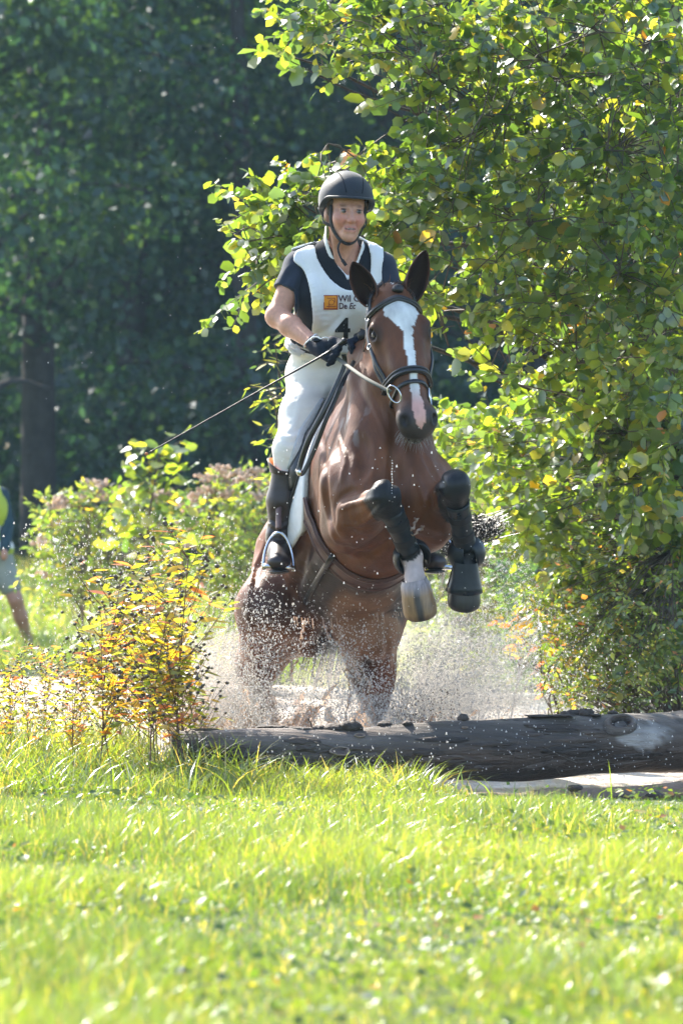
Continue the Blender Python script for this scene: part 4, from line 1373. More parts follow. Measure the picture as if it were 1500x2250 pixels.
def folds(V, Q, paths):
    """push cloth in or out along lines given in photo pixels: (points, amplitude, width in px)"""
    nr = vnormals(V, Q)
    px = 750 + V[:, 0] / V[:, 1] * F_PX; py = Y_HOR - (V[:, 2] - CAM_H) / V[:, 1] * F_PX
    d = np.zeros(len(V))
    for pts, amp, w in paths:
        c = catmull([A((x, y, 0)) for x, y in pts], 6)
        best = np.full(len(V), 1e9); tt = np.zeros(len(V))
        for i, (x, y, _) in enumerate(c):
            dd = (px - x) ** 2 + (py - y) ** 2
            m = dd < best; best[m] = dd[m]; tt[m] = i / (len(c) - 1)
        d += amp * np.exp(-best / (w * w)) * np.sin(np.clip(tt * .9 + .05, 0, 1) * math.pi) ** .5
    fr = (nr[:, 1] < .3)
    return V + nr * (d * fr)[:, None]
def rider():
    e = thing('person', 'woman in riding helmet and white numbered bib standing in the stirrups of the jumping horse', 'person', J['pelvis'])
    # ---------------- skin
    S = SDF((-.36, 15.84, 1.30), (.30, 16.60, 2.50), .0045)
    h = lambda c, r, k=.015, sub=False: S.ell(Fc_(*c), r, RM, k, sub)
    hc_ = lambda a, b, ra, rb, k=.012, sub=False: S.cone(Fc_(*a), Fc_(*b), ra, rb, k, sub)
    h((0, .040, -.015), (.074, .092, .092), .03)
    h((0, -.030, .022), (.059, .078, .066), .03)
    h((0, -.090, .050), (.030, .028, .034), .03)
    h((0, -.100, .068), (.017, .014, .014), .02)
    for s in (-1, 1):
        h((s * .038, -.028, .056), (.025, .026, .024), .025)
        h((s * .030, .002, .093), (.017, .011, .016), .010, True)
        hc_((s * .014, .021, .083), (s * .044, .021, .070), .0065, .006, .012)
        hc_((s * .012, -.039, .094), (s * .015, -.037, .090), .0085, .007, .008)
        hc_((s * .018, -.044, .088), (s * .034, -.072, .070), .005, .005, .014, True)
        h((s * .076, -.012, -.012), (.010, .030, .018), .008)
        S.ell(Fc_(s * .030, .002, .077), (.0135, .0115, .0115), RM, .004)
        hc_((s * .018, .010, .086), (s * .043, .008, .077), .0035, .0035, .004)
        hc_((s * .019, -.006, .085), (s * .041, -.005, .078), .003, .003, .005)
    hc_((0, .012, .085), (0, -.028, .103), .0075, .0100, .012)
    h((0, -.034, .104), (.0105, .009, .009), .008)
    hc_((-.022, -.068, .082), (.022, -.068, .082), .006, .006, .015)
    hc_((-.018, -.0605, .0885), (.018, -.0605, .0885), .0038, .0038, .007)
    hc_((-.015, -.0755, .087), (.015, -.0755, .087), .0046, .0046, .007)
    hc_((-.023, -.0675, .094), (.023, -.0675, .094), .0042, .0042, .004, True)
    # neck, shoulders, chest, arms
    S.chain([J['neck'] + A((0, .03, -.06)), J['neck'] + A((.006, .0, .03)), Fc_(0, -.05, -.022)], [.070, .056, .056], .03)
    for s in (-1, 1):
        S.cone(Fc_(s * .045, -.05, -.01), J['neck'] + A((s * .012, -.055, -.045)), .014, .012, .02)
    torso(S, -.012)
    for sh, el, wr in ((J['sr'], J['er'], J['wr']), (J['sl'], J['el'], J['wl'])):
        S.cone(sh, el, .052, .042, .03)
        S.ell(el, (.043, .043, .043), None, .02)
        d = wr - el
        S.cone(el, el + d * .35, .042, .043, .02)
        S.cone(el + d * .35, wr, .043, .027, .02)
        S.cone(wr, wr + d / np.linalg.norm(d) * .04, .026, .026, .02)
    S.cone(J['hr'], J['hr'] + (J['kr'] - J['hr']) * .2, .08, .08, .04); S.cone(J['hl'], J['hl'] + (J['kl'] - J['hl']) * .2, .08, .08, .04)
    V, Q = S.mesh(smooth=1)
    q = (V - HC) @ RM.T
    n = len(V)
    n1 = fbm(V * 40, 3, 1)
    skin = A((.57, .300, .215))
    c = np.tile(skin, (n, 1)) * (.9 + .2 * n1)[:, None]
    hd = V[:, 2] > J['neck'][2] + .05
    def blend(m, col):
        nonlocal c
        c = c * (1 - m[:, None]) + A(col) * m[:, None]
    g2 = lambda s, t, rs, rt: np.exp(-(((q[:, 0] - s) / rs) ** 2 + ((q[:, 1] - t) / rt) ** 2)) * (q[:, 2] > .01) * hd
    for s in (-1, 1):
        blend(.60 * g2(s * .038, -.032, .024, .026), (.56, .17, .13))
        blend(.75 * np.clip(1.4 * g2(s * .033, .0225 + .0, .0125, .0050), 0, 1), (.13, .065, .035))
        blend(.45 * g2(s * .031, .004, .019, .012), (.24, .11, .08))
    blend(.35 * g2(0, -.034, .014, .012), (.50, .17, .13))
    mouth = ((np.abs(q[:, 0]) < .0235) & (np.abs(q[:, 1] + .0675) < .0115) & (q[:, 2] > .06) & hd).astype(float)
    blend(mouth * .5, (.46, .15, .13))
    blend(((np.abs(q[:, 0]) < .022) & (np.abs(q[:, 1] + .0675) < .0036) & (q[:, 2] > .06) & hd).astype(float) * .9, (.07, .02, .02))
    blend(.35 * g2(0, .030, .004, .014), (.40, .17, .12))
    for s in (-1, 1):
        lx = s * (.021 + (-.040 - q[:, 1]) * .45)
        blend(.4 * np.exp(-((q[:, 0] - lx) / .0035) ** 2) * (q[:, 1] < -.040) * (q[:, 1] > -.075) * (q[:, 2] > .04) * hd, (.34, .14, .10))
    arm = (V[:, 2] < J['sr'][2] - .03)
    blend(arm * .35, (.54, .26, .14))
    body = mk('body', V, Q, M['skin'], e, True, np.clip(c, 0, 1))
    bv = bvh_of(V, Q)
    # eyes
    for s in (-1, 1):
        v, f = blob(Fc_(s * .030, .0015, .0795), (.0115, .0100, .0105), RM.T, 14, 10)
        qq = (v - HC) @ RM.T
        r_ = np.hypot(qq[:, 0] - s * .030 - .001, qq[:, 1] - .0015)
        cc = np.where((r_ < .0060)[:, None], A((.022, .014, .011)), A((.22, .19, .175)))
        mk('eye', v, f, surf('eye_white', attr=True, rough=.12, spec=.6, var=0, coat=.6), e, True, cc)
        pts = [Fc_(s * (.030 + d), .0098 - 5.5 * d * d, .0895 - abs(d) * .32) for d in np.linspace(-.015, .015, 9)]
        v, f = tube(pts, [.0008, .0018, .0018, .0008], 5); mk('eyelash', v, f, M['hair'], e)
    # teeth
    G = [[Fc_(x_, t_, .0912 - 9 * x_ * x_) for t_ in (-.0680, -.0656)] for x_ in np.linspace(-.013, .013, 9)]
    v, f = sheet(np.array(G), .002, np.tile(hw_, (9, 2, 1))); mk('teeth', v, f, M['pad_fleece'], e)
    # hair at the temples and nape
    S2 = SDF(HC - .16, HC + .16, .005)
    S2.ell(Fc_(0, .030, -.028), (.082, .088, .084), RM, .02)
    S2.ell(Fc_(0, -.055, -.065), (.055, .05, .035), RM, .03)
    for s in (-1, 1): S2.cone(Fc_(s * .072, .04, .018), Fc_(s * .070, -.010, .008), .016, .008, .015)
    S2.ell(Fc_(0, -.015, .085), (.062, .075, .085), RM, .01, True)
    v, Q2 = S2.mesh(); v = v + (fbm(v * A((160, 160, 30)), 2, 3) - .5)[:, None] * .006
    mk('hair', v, Q2, surf('brown_hair', (.050, .026, .014), rough=.5, var=.4, scale=120), e)

    # ---------------- helmet
    S3 = SDF(HC + A((-.17, -.20, -.08)), HC + A((.17, .18, .22)), .0045)
    S3.ell(Fc_(-.002, .050, -.008), (.106, .114, .128), RM, .01)
    S3.ell(Fc_(-.002, .050, .0), (.100, .100, .112), RM, .02)
    D = S3.D
    Xg, Yg, Zg = S3._pts((slice(None),) * 3)
    loc = [(Xg - HC[0]) * RM[i, 0] + (Yg - HC[1]) * RM[i, 1] + (Zg - HC[2]) * RM[i, 2] for i in range(3)]
    ls, lt, lw = loc
    brim = .046 - .0 * lw
    edge = np.where(lw > -.02, .010 + (.052 - .010) * sstep(-.01, .075, lw), .010 - .045 * sstep(-.02, -.10, lw))
    D1 = np.maximum(D, (edge - lt))
    inner = np.sqrt((ls / .090) ** 2 + ((lt - .045) / .100) ** 2 + ((lw + .008) / .112) ** 2) - 1
    D1 = np.maximum(D1, -inner * .095)
    v, Q3 = S3.mesh(D1.astype(np.float32), 2)
    hel = mk('helmet', v, Q3, M['helmet'], e)
    hbv = bvh_of(v, Q3)
    # brim lip following the lower edge, seams and button
    lip = []
    for a in np.linspace(0, 2 * math.pi, 61)[:-1]:
        w_, s_ = math.cos(a) * .128, math.sin(a) * .106
        t_ = (.010 + .042 * float(sstep(-.01, .075, w_))) if w_ > -.02 else (.010 - .045 * float(sstep(-.02, -.10, w_)))
        lift = 1 - ((t_ - .05) / .114) ** 2
        lip.append((s_ * math.sqrt(lift) - .002, t_ + .002, w_ * math.sqrt(lift) - .008 + (.016 * max(0, math.cos(a)) ** 2)))
    G = []
    for s_, t_, w_ in lip:
        nrm_ = unit_(A((s_, 0, w_ + .01)))
        G.append([Fc_(s_ + nrm_[0] * a_, t_ + b_, w_ + nrm_[2] * a_) for a_, b_ in ((-.008, .006), (.004, .006), (.009, .001), (.007, -.004), (-.004, -.003))])
    G = np.array(G)
    fc = [[i * 5 + j, ((i + 1) % 60) * 5 + j, ((i + 1) % 60) * 5 + (j + 1) % 5, i * 5 + (j + 1) % 5] for i in range(60) for j in range(5)]
    mk('brim', G.reshape(-1, 3), fc, M['helmet'], hel)
    for s0 in (-.040, .044):
        pts, nn = [], []
        for t in np.linspace(.02, .98, 22):
            a = math.pi * (1 - t)
            d = hs * (s0 * (.6 + .6 * math.sin(a)) / .11) + ht * math.sin(a) + hw_ * -math.cos(a)
            hh = hbv.ray_cast(Vector(Fc_(0, .05, 0) + d / np.linalg.norm(d) * .3), Vector(-d / np.linalg.norm(d)))
            if hh[0] is not None and ((A(hh[0]) - HC) @ RM[1]) > .06: pts.append(A(hh[0])); nn.append(A(hh[1]))
        v, f = strap(pts, nn, .0045, .0016, lift=.0004); mk('seam', v, f, M['vest'], hel)
    v, f = blob(Fc_(0, .164, -.008), (.009, .009, .004), None, 10, 6); mk('button', v, f, M['helmet'], hel)
    hh = hbv.ray_cast(Vector(Fc_(.012, .085, .3)), Vector(-hw_))
    if hh[0] is not None:
        c0, n0 = A(hh[0]), A(hh[1]); u_ = unit_(np.cross(ht, n0)); w_ = np.cross(n0, u_)
        v, f = tube([c0 + n0 * .001 + u_ * .008 * math.cos(a) + w_ * .009 * math.sin(a) for a in np.linspace(R(170), R(370), 12)], .0012, 5); mk('badge', v, f, M['black_web'], hel)
    # harness: straps from the helmet past the ears, cup under the chin, loose end
    def face_path(pts, off=.004):
        out, nn = [], []
        for s_, t_, w_ in pts:
            p, nr, i, d = bv.find_nearest(Vector(Fc_(s_, t_, w_)))
            dirv = Fc_(s_, t_, w_) - Fc_(0, -.03, 0); dirv /= np.linalg.norm(dirv)
            out.append(A(p) + dirv * off); nn.append(dirv)
        c = catmull(out, 5); m_ = unit_(catmull(nn, 5))
        return c, m_
    for s in (-1, 1):
        q_, n_ = face_path([(s * .080, .020, .030), (s * .076, -.020, .028), (s * .070, -.060, .030), (s * .056, -.090, .038), (s * .035, -.113, .050), (s * .012, -.125, .060), (0, -.127, .062)], .005)
        v, f = strap(q_, n_, [.020, .020, .018, .016, .016], .005); mk('chin_strap', v, f, M['black_web'], hel)
        q_, n_ = face_path([(s * .082, .015, -.035), (s * .078, -.035, -.015), (s * .070, -.060, .028)], .006)
        v, f = strap(q_, n_, .014, .004); mk('ear_strap', v, f, M['black_web'], hel)
    p0 = Fc_(-.030, -.115, .055)
    q_ = catmull([p0, p0 + A((-.010, -.012, -.03)), p0 + A((.0, -.012, -.065)), p0 + A((.022, -.008, -.098))], 6)
    v, f = strap(q_, np.tile(hw_, (len(q_), 1)), .008, .002); mk('strap_end', v, f, M['black_web'], hel)
    v, f = strap(q_[-5:], np.tile(hw_, (5, 1)), .013, .004); mk('strap_tip', v, f, M['black_web'], hel)

    # ---------------- shirt (navy, short sleeves)
    S4 = SDF((-.36, 16.02, 1.52), (.30, 16.60, 2.20), .005)
    torso(S4, .002)
    clipd = []
    for sh, el in ((J['sr'], J['er']), (J['sl'], J['el'])):
        S4.cone(sh, sh + (el - sh) * .75, .062, .064, .04)
        d = unit_(el - sh)
        clipd.append((sh + (el - sh) * .52 + A((0, 0, 0)), d, sh))
    Xg, Yg, Zg = S4._pts((slice(None),) * 3)
    D = S4.D.copy()
    for c0, d, sh in clipd:
        pl = (Xg - c0[0]) * d[0] + (Yg - c0[1]) * d[1] + (Zg - c0[2]) * d[2]
        near = np.sqrt((Xg - c0[0]) ** 2 + (Yg - c0[1]) ** 2 + (Zg - c0[2]) ** 2) < .115
        far = (np.abs(Xg - J['chest'][0]) > .165)
        D = np.where(near & far, np.maximum(D, pl), D)
    PX = 750 + Xg / RY * F_PX; PY = Y_HOR - (Zg - CAM_H) / RY * F_PX
    vee = poly_sdf(smooth_poly([(716, 480), (719, 530), (735, 575), (752, 600), (765, 609), (775, 596), (790, 560), (800, 520), (800, 480)], 4), PX, PY) / 550.0
    D = np.maximum(D, np.where(Yg < J['neck'][1] + .02, -vee, -1))
    D = np.maximum(D, (J['waist'][2] - .025) - Zg)
    v, Q4 = S4.mesh(D.astype(np.float32), 1)
    v = v + (fbm(v * A((14, 14, 9)), 3, 5) - .5)[:, None] * A((.012, .012, .004))
    v = folds(v, Q4, [([(640, 600), (622, 620), (612, 636)], -.006, 6), ([(655, 600), (645, 625), (640, 645)], .006, 7), ([(668, 600), (662, 640), (660, 690)], -.007, 7), ([(650, 575), (632, 590), (620, 612)], .005, 6)])
    shirt = mk('polo_shirt', v, Q4, M['navy'], e)
    # white collar edge inside the neckline
    S4b = SDF((-.36, 16.02, 1.52), (.30, 16.60, 2.20), .005)
    torso(S4b, .0)
    S4b.chain([J['neck'] + A((0, .03, -.06)), J['neck'] + A((.006, .0, .03)), Fc_(0, -.05, -.022)], [.078, .064, .062], .03)
    shell = lambda D_, a, b: np.maximum(D_ - b, a - D_)
    o_out = smooth_poly([(709, 500), (712, 535), (728, 582), (748, 607), (765, 618), (780, 603), (796, 565), (806, 520), (806, 500)], 4)
    o_in = smooth_poly([(717, 500), (720, 533), (736, 576), (753, 598), (765, 607), (774, 596), (788, 560), (798, 520), (798, 500)], 4)
    D = np.maximum(shell(S4b.D, .004, .012), poly_sdf(o_out, PX, PY) / 550)
    D = np.maximum(D, -poly_sdf(o_in, PX, PY) / 550)
    D = np.maximum(D, np.where(Yg > J['neck'][1] + .05, .01, -1))
    v, Qc = S4b.mesh(D.astype(np.float32), 1); mk('collar', v, Qc, M['white_trim'], shirt)

    # ---------------- body protector and bib over one shared torso field
    S5 = SDF((-.36, 15.98, 1.50), (.30, 16.66, 2.22), .0052)
    torso(S5, .0)
    Xg, Yg, Zg = S5._pts((slice(None),) * 3)
    PX = 750 + Xg / RY * F_PX; PY = Y_HOR - (Zg - CAM_H) / RY * F_PX
    front = Yg < J['chest'][1] + .02 + (J['chest'][2] - Zg) * .35
    T5 = S5.D
    vp = smooth_poly([(690, 545), (712, 512), (722, 530), (738, 580), (756, 604), (766, 622), (778, 604), (793, 560), (800, 505), (822, 508), (838, 545), (826, 600), (832, 680), (812, 762), (735, 768), (655, 758), (638, 700), (655, 640), (668, 590)], 5)
    Dv = np.maximum(shell(T5, .004, .020), np.where(front, poly_sdf(vp, PX, PY) / 550, (poly_sdf([(650, 540), (840, 540), (850, 765), (640, 765)], PX, PY)) / 550))
    v, Qv = S5.mesh(Dv.astype(np.float32), 1); mk('body_protector', v, Qv, M['vest'], e)
    bp = smooth_poly([(650, 552), (688, 540), (698, 572), (722, 612), (752, 637), (778, 641), (806, 622), (815, 575), (803, 508), (832, 515), (843, 560), (838, 600), (845, 690), (838, 772), (765, 776), (690, 757), (687, 700), (684, 650), (669, 600), (645, 575)], 5)
    bb = smooth_poly([(640, 545), (690, 530), (800, 505), (836, 515), (846, 600), (850, 772), (633, 765), (634, 690), (640, 620)], 4)
    ripple = .006 * np.sin(PX * .045 + PY * .018 + 2.2 * np.sin(PY * .03))
    Tb = T5 - ripple * sstep(600, 720, PY)
    Db = np.where(front, np.maximum(shell(Tb, .022, .032), poly_sdf(bp, PX, PY) / 550), np.maximum(shell(Tb, .022, .032), poly_sdf(bb, PX, PY) / 550))
    v, Qb = S5.mesh(Db.astype(np.float32), 1)
    v = folds(v, Qb, [([(676, 590), (690, 640), (700, 700)], .007, 9), ([(700, 600), (715, 650), (718, 720)], -.006, 9), ([(692, 752), (725, 738), (755, 700), (765, 680)], .009, 9), ([(694, 735), (722, 722), (745, 696)], -.008, 7), ([(700, 765), (735, 755), (765, 735)], -.008, 7),
        ([(820, 520), (826, 560), (822, 610)], .006, 8), ([(660, 560), (678, 600), (690, 640)], -.005, 6), ([(730, 640), (740, 690), (735, 740)], .005, 10)])
    cc = np.tile(A((.74, .75, .76)), (len(v), 1))
    bib = mk('bib', v, Qb, M['bib'], e, True, cc)
    bbv = bvh_of(v, Qb)
    def printed(name, verts2, faces, mat, lift=.0032):
        """flat artwork given in photo pixels, laid on the bib's front"""
        out = []
        for x_, y_ in verts2:
            o = Vector((0, 0, CAM_H)); d = (P(x_, y_, 15) - o).normalized()
            hh = bbv.ray_cast(o, d)
            p = A(hh[0]) if hh[0] is not None else A(P(x_, y_, 16.12))
            out.append(p - A(d) * lift)
        return mk(name, out, faces, mat, bib, False)
    def text_art(name, s, x_, y_, hgt, mat, bold=0.0, shear=0.0, xs=1.0):
        cu = bpy.data.curves.new(name, 'FONT'); cu.body = s; cu.size = 1.0; cu.offset = bold; cu.shear = shear; cu.resolution_u = 4
        ob = bpy.data.objects.new('tmp_text', cu); COL.objects.link(ob)
        dg = bpy.context.evaluated_depsgraph_get()
        me = bpy.data.meshes.new_from_object(ob.evaluated_get(dg))
        bpy.data.objects.remove(ob)
        import bmesh
        bm = bmesh.new(); bm.from_mesh(me); bmesh.ops.triangulate(bm, faces=bm.faces[:])
        for _ in range(5):
            le = [e_ for e_ in bm.edges if e_.calc_length() > .16]
            if not le: break
            bmesh.ops.subdivide_edges(bm, edges=le, cuts=1); bmesh.ops.triangulate(bm, faces=bm.faces[:])
        bm.to_mesh(me); bm.free()
        vv = np.array([v_.co[:] for v_ in me.vertices]); ff = [list(p_.vertices) for p_ in me.polygons]
        bpy.data.meshes.remove(me)
        sc = hgt / .70
        return printed(name, [(x_ + a[0] * sc * xs, y_ - a[1] * sc) for a in vv], ff, mat)
    text_art('lettering', 'Wil G', 743, 662, 14, M['print_dark'], .018, 0, .95)
    text_art('lettering', 'De', 744, 678, 13, M['print_dark'], .018, 0, .82)
    text_art('lettering', 'Ec', 766, 678, 13, M['print_dark'], .018, .25, .82)
    text_art('number', '4', 737, 742, 43, M['print_black'], .03, 0, 1.05)
    text_art('lettering', 'n', 757, 759, 15, M['print_black'], .025)
    # sponsor emblem: orange tile with a plain dark frame and a simple round mark
    def quad(x0, y0, x1, y1, n=5):
        xs_, ys_ = np.linspace(x0, x1, n), np.linspace(y0, y1, n)
        return [(a, b) for a in xs_ for b in ys_], grid_faces(n, n)
    a_, f_ = quad(712, 649, 741, 679); printed('emblem', a_, f_, M['print_orange'], .002)
    for (x0, y0, x1, y1) in ((711, 648, 742, 650), (740, 648, 742, 679), (711, 677, 742, 680), (711, 664, 713, 679), (718, 654, 736, 655.4), (734.5, 654, 736, 664), (717, 672, 738, 673.6), (722, 666, 723.4, 676)):
        a_, f_ = quad(x0, y0, x1, y1, 3); printed('emblem_line', a_, f_, M['print_rust'], .0034)
    ring = [(728 + r_ * math.cos(t), 664 + r_ * math.sin(t)) for t in np.linspace(0, 6.283, 17)[:-1] for r_ in (5.2, 6.4)]
    printed('emblem_line', ring, [[2 * i, 2 * i + 1, (2 * i + 3) % 32, (2 * i + 2) % 32] for i in range(16)], M['print_rust'], .0034)
    # side ties fluttering at the hip
    mb = MB()
    for i, (x0, y0, x1, y1) in enumerate(((632, 742, 658, 768), (628, 752, 650, 775), (640, 755, 668, 776), (634, 765, 660, 780))):
        c = catmull([P(x0, y0, 16.40), P(x0 * .6 + x1 * .4 - 4, y0 * .5 + y1 * .5, 16.33), P(x1, y1, 16.33)], 6)
        v, f = strap(c, np.tile(A((-.5, -.8, .2 * (-1) ** i)), (len(c), 1)), .016, .003); mb.add(v, f)
    mb.build('side_tie', M['white_trim'], bib)

    # ---------------- breeches
    S6 = SDF((-.42, 15.95, .85), (.46, 16.75, 1.78), .0055)
    S6.ell(J['pelvis'], (.168, .130, .145), None, .05)
    S6.ell(J['pelvis'] + A((.0, .06, -.03)), (.15, .12, .12), None, .05)
    S6.ell(J['waist'] + A((0, 0, -.03)), (.136, .104, .08), None, .05)
    for hp, kn, an in ((J['hr'], J['kr'], J['ar']), (J['hl'], J['kl'], J['al'])):
        S6.cone(hp, hp + (kn - hp) * .5, .100, .086, .05)
        S6.cone(hp + (kn - hp) * .5, kn, .086, .064, .04)
        S6.ell(kn, (.062, .064, .070), None, .03)
        S6.cone(kn, kn + (an - kn) * .45, .060, .056, .03)
    Xg, Yg, Zg = S6._pts((slice(None),) * 3)
    D = np.maximum(S6.D, Zg - (J['waist'][2] + .005))
    v, Q6 = S6.mesh(D.astype(np.float32), 1)
    v = v + (fbm(v * A((10, 10, 26)), 3, 44) - .5)[:, None] * A((.004, .004, .001))
    v = folds(v, Q6, [([(640, 800), (680, 812), (730, 808), (760, 800)], -0.0030, 6), ([(645, 832), (690, 846), (740, 838)], -0.0030, 7), ([(655, 818), (700, 828), (745, 822)], 0.0025, 6), ([(632, 870), (670, 884), (720, 868)], -0.0025, 7),
        ([(612, 945), (635, 952), (668, 935)], -0.0030, 5), ([(612, 962), (640, 972), (665, 958)], -0.0030, 5), ([(612, 953), (640, 962), (665, 948)], 0.0025, 5), ([(614, 985), (640, 992), (660, 982)], -0.0025, 5), ([(618, 1005), (640, 1012), (655, 1006)], -0.0020, 4),
        ([(640, 780), (652, 850), (640, 930), (632, 1030)], -0.0015, 3), ([(700, 800), (715, 850), (700, 910)], 0.0030, 9), ([(660, 880), (650, 920), (640, 950)], 0.0030, 9), ([(735, 800), (752, 850), (735, 900)], -0.0035, 8)])
    br = mk('breeches', v, Q6, M['breeches'], e)
    brv = bvh_of(v, Q6)
    def on_br(px, py):
        o = Vector((0, 0, CAM_H)); d = (P(px, py, 15) - o).normalized(); hh = brv.ray_cast(o, d)
        return (A(hh[0]), A(hh[1])) if hh[0] is not None else (A(P(px, py, 16.35)), A((0, -1, 0)))
    for pth, w_, m_, nm in (([(643, 768), (665, 777), (690, 783), (720, 787), (760, 788)], .022, 'breeches', 'waistband'), ([(652, 774), (668, 779), (690, 784)], .006, 'pad_fleece', 'pocket_trim'),
                            ([(648, 763), (668, 771), (690, 776)], .012, 'black_web', 'belt')):
        pts = [on_br(*p_) for p_ in pth]
        c = catmull([a for a, b in pts], 4); nn = unit_(catmull([b for a, b in pts], 4))
        v, f = strap(c, nn, w_, .004, lift=.001); mk(nm, v, f, M[m_], br)
    # grey grip patch along the inner knee
    G, Nn = [], []
    for t in np.linspace(0, 1, 12):
        row = [on_br(np.interp(t, [0, .5, 1], [712, 678, 656]) - 1.0 * u * np.interp(t, [0, .4, 1], [8, 24, 26]), np.interp(t, [0, 1], [875, 1030])) for u in np.linspace(0, 1, 6)]
        G.append([a for a, b in row]); Nn.append([b for a, b in row])
    v, f = sheet(np.array(G), .003, np.array(Nn)); mk('grip_patch', v, f, M['grip'], br)
    cu = bpy.data.curves.new('pocket_lettering', 'FONT'); cu.body = 'HA'; cu.size = 1; cu.offset = .01
    ob = bpy.data.objects.new('tmp_text', cu); COL.objects.link(ob)
    me = bpy.data.meshes.new_from_object(ob.evaluated_get(bpy.context.evaluated_depsgraph_get())); bpy.data.objects.remove(ob)
    vv = np.array([v_.co[:] for v_ in me.vertices]); ff = [list(p_.vertices) for p_ in me.polygons]
    out = []
    for a in vv:
        p_, n_ = on_br(663 + a[0] * 12, 796 - a[1] * 10 + a[0] * 1.5); out.append(p_ + n_ * .002)
    mk('pocket_lettering', out, ff, M['grip'], br, False)

    # ---------------- boots
    for s, kn, an, to in ((-1, J['kr'], J['ar'], J['tr']), (1, J['kl'], J['al'], J['tl'])):
        d = unit_(an - kn)
        top = kn + (an - kn) * .25
        S7 = SDF(np.minimum(top, to) - .16, np.maximum(top, to) + .16, .005)
        S7.cone(top, top + (an - top) * .45, .0640, .064, .02)
        S7.cone(top + (an - top) * .45, an, .064, .046, .03)
        fd = unit_(to - an)
        heel = an + A((0, .05, -.055)); toe_ = to
        S7.ell(an, (.048, .055, .05), None, .03)
        S7.cone(heel, heel * .5 + toe_ * .5 + A((0, 0, .012)), .034, .040, .03)
        S7.cone(heel * .5 + toe_ * .5 + A((0, 0, .012)), toe_, .042, .034, .03)
        S7.ell(toe_ + A((0, 0, -.004)), (.046, .045, .032), None, .02)
        Xg, Yg, Zg = S7._pts((slice(None),) * 3)
        pl = -((Xg - top[0]) * d[0] + (Yg - top[1]) * d[1] + (Zg - top[2]) * d[2])
        D = np.maximum(S7.D, pl)
        v, Q7 = S7.mesh(D.astype(np.float32), 1)
        v = v + (fbm(v * A((9, 9, 22)), 3, 14) - .5)[:, None] * .007
        if s < 0: v = folds(v, Q7, [([(592, 1140), (612, 1150), (636, 1140)], -.006, 5), ([(592, 1160), (612, 1170), (634, 1158)], -.007, 5), ([(594, 1150), (614, 1160), (634, 1150)], .005, 5), ([(595, 1178), (615, 1186), (632, 1178)], -.006, 5), ([(596, 1125), (615, 1118), (640, 1125)], -.004, 6)])
        b = mk('boot', v, Q7, M['boot_brown'], e)
        # rolled top edge with tan lining, standing off at the back
        n = 26
        G = np.zeros((5, n, 3)); Nn = np.zeros((5, n, 3))
        x_ax = A((1, 0, 0)) - d * d[0]; x_ax /= np.linalg.norm(x_ax); y_ax = np.cross(d, x_ax)
        if y_ax[1] < 0: y_ax = -y_ax
        for i, t in enumerate(np.linspace(0, 1, 5)):
            for j in range(n):
                a = 2 * math.pi * j / (n - 1)
                out_ = max(0, math.cos(a - (R(150) if s < 0 else R(30))))
                rr = .0655 + .004 * t + .016 * out_ * t
                G[i, j] = top - d * (-.015 + t * (.018 + .036 * out_)) + (x_ax * math.cos(a) + y_ax * math.sin(a)) * rr
                Nn[i, j] = x_ax * math.cos(a) + y_ax * math.sin(a)
        v, f = sheet(G, .004, Nn); mk('boot_top', v, f, M['boot_brown'], b)
        v, f = sheet(G - Nn * .0035, .002, Nn); mk('boot_lining', v, f, M['tan_leather'], b)
        # sole and heel
        mb = MB()
        for c_, r_ in ((toe_ + A((0, .0, -.040)), (.042, .055, .010)), (heel + A((0, 0, -.045)), (.036, .034, .022))):
            v, f = blob(c_, r_, None, 16, 8); mb.add(v, f)
        mb.build('sole', M['black_leather'], b)

    # ---------------- gloves
    def glove(wr, el, kn0, kn1, fold, thumb_end, lab):
        g = SDF(np.minimum(wr, kn0) - .13, np.maximum(wr, kn1) + .13, .003)
        dw = unit_(wr - el)
        pc = (wr * .35 + (kn0 + kn1) * .5 * .65)
        g.cone(wr - dw * .012, wr + dw * .03, .032, .031, .02)
        g.cone(wr + dw * .02, kn0, .026, .020, .025); g.cone(wr + dw * .02, kn1, .026, .019, .025)
        g.ell(pc, (.034, .026, .034), None, .025)
        for i in range(4):
            t = i / 3
            k0 = kn0 * (1 - t) + kn1 * t
            ln = (.042, .046, .043, .036)[i]
            j1 = k0 + unit_(fold[0]) * ln; j2 = j1 + unit_(fold[1]) * ln * .72; j3 = j2 + unit_(fold[2]) * ln * .55
            g.chain([k0, j1, j2, j3], [.0122, .0112, .0102, .0090], .006)
            g.ell(k0 - unit_(fold[1]) * .004, (.0125, .0125, .0125), None, .01)
        tb = wr + dw * .03 + A((0, -.012, .022))
        tm = tb * .45 + thumb_end * .55 + A((0, -.008, .010))
        g.chain([tb, tm, thumb_end], [.017, .0130, .0105], .010)
        v, Qg = g.mesh(smooth=1)
        gl = mk('glove', v, Qg, M['glove'], e); tag(gl, lab)
        return gl, dw
    gr, dw = glove(J['wr'], J['er'], A(P(734, 753, 15.93)), A(P(722, 786, 15.95)), [A((.55, -.75, -.10)), A((-.25, -.75, -.55)), A((-.8, .25, -.45))], A(P(757, 752, 15.90)), 'navy glove with white edging')
    glove(J['wl'], J['el'], A(P(783, 752, 16.12)), A(P(790, 785, 16.14)), [A((-.55, -.75, -.10)), A((.25, -.75, -.55)), A((.8, .25, -.45))], A(P(765, 750, 16.10)), 'navy glove behind the mane')
    # white edging: cuff flare and tab outline
    wr = J['wr']
    s1 = unit_(np.cross(dw, A((0, -1, .2)))); s2 = np.cross(dw, s1)
    ring = [wr - dw * (.016 + .012 * math.cos(2 * a)) + (s1 * math.cos(a) + s2 * math.sin(a)) * .036 for a in np.linspace(0, 6.283, 25)]
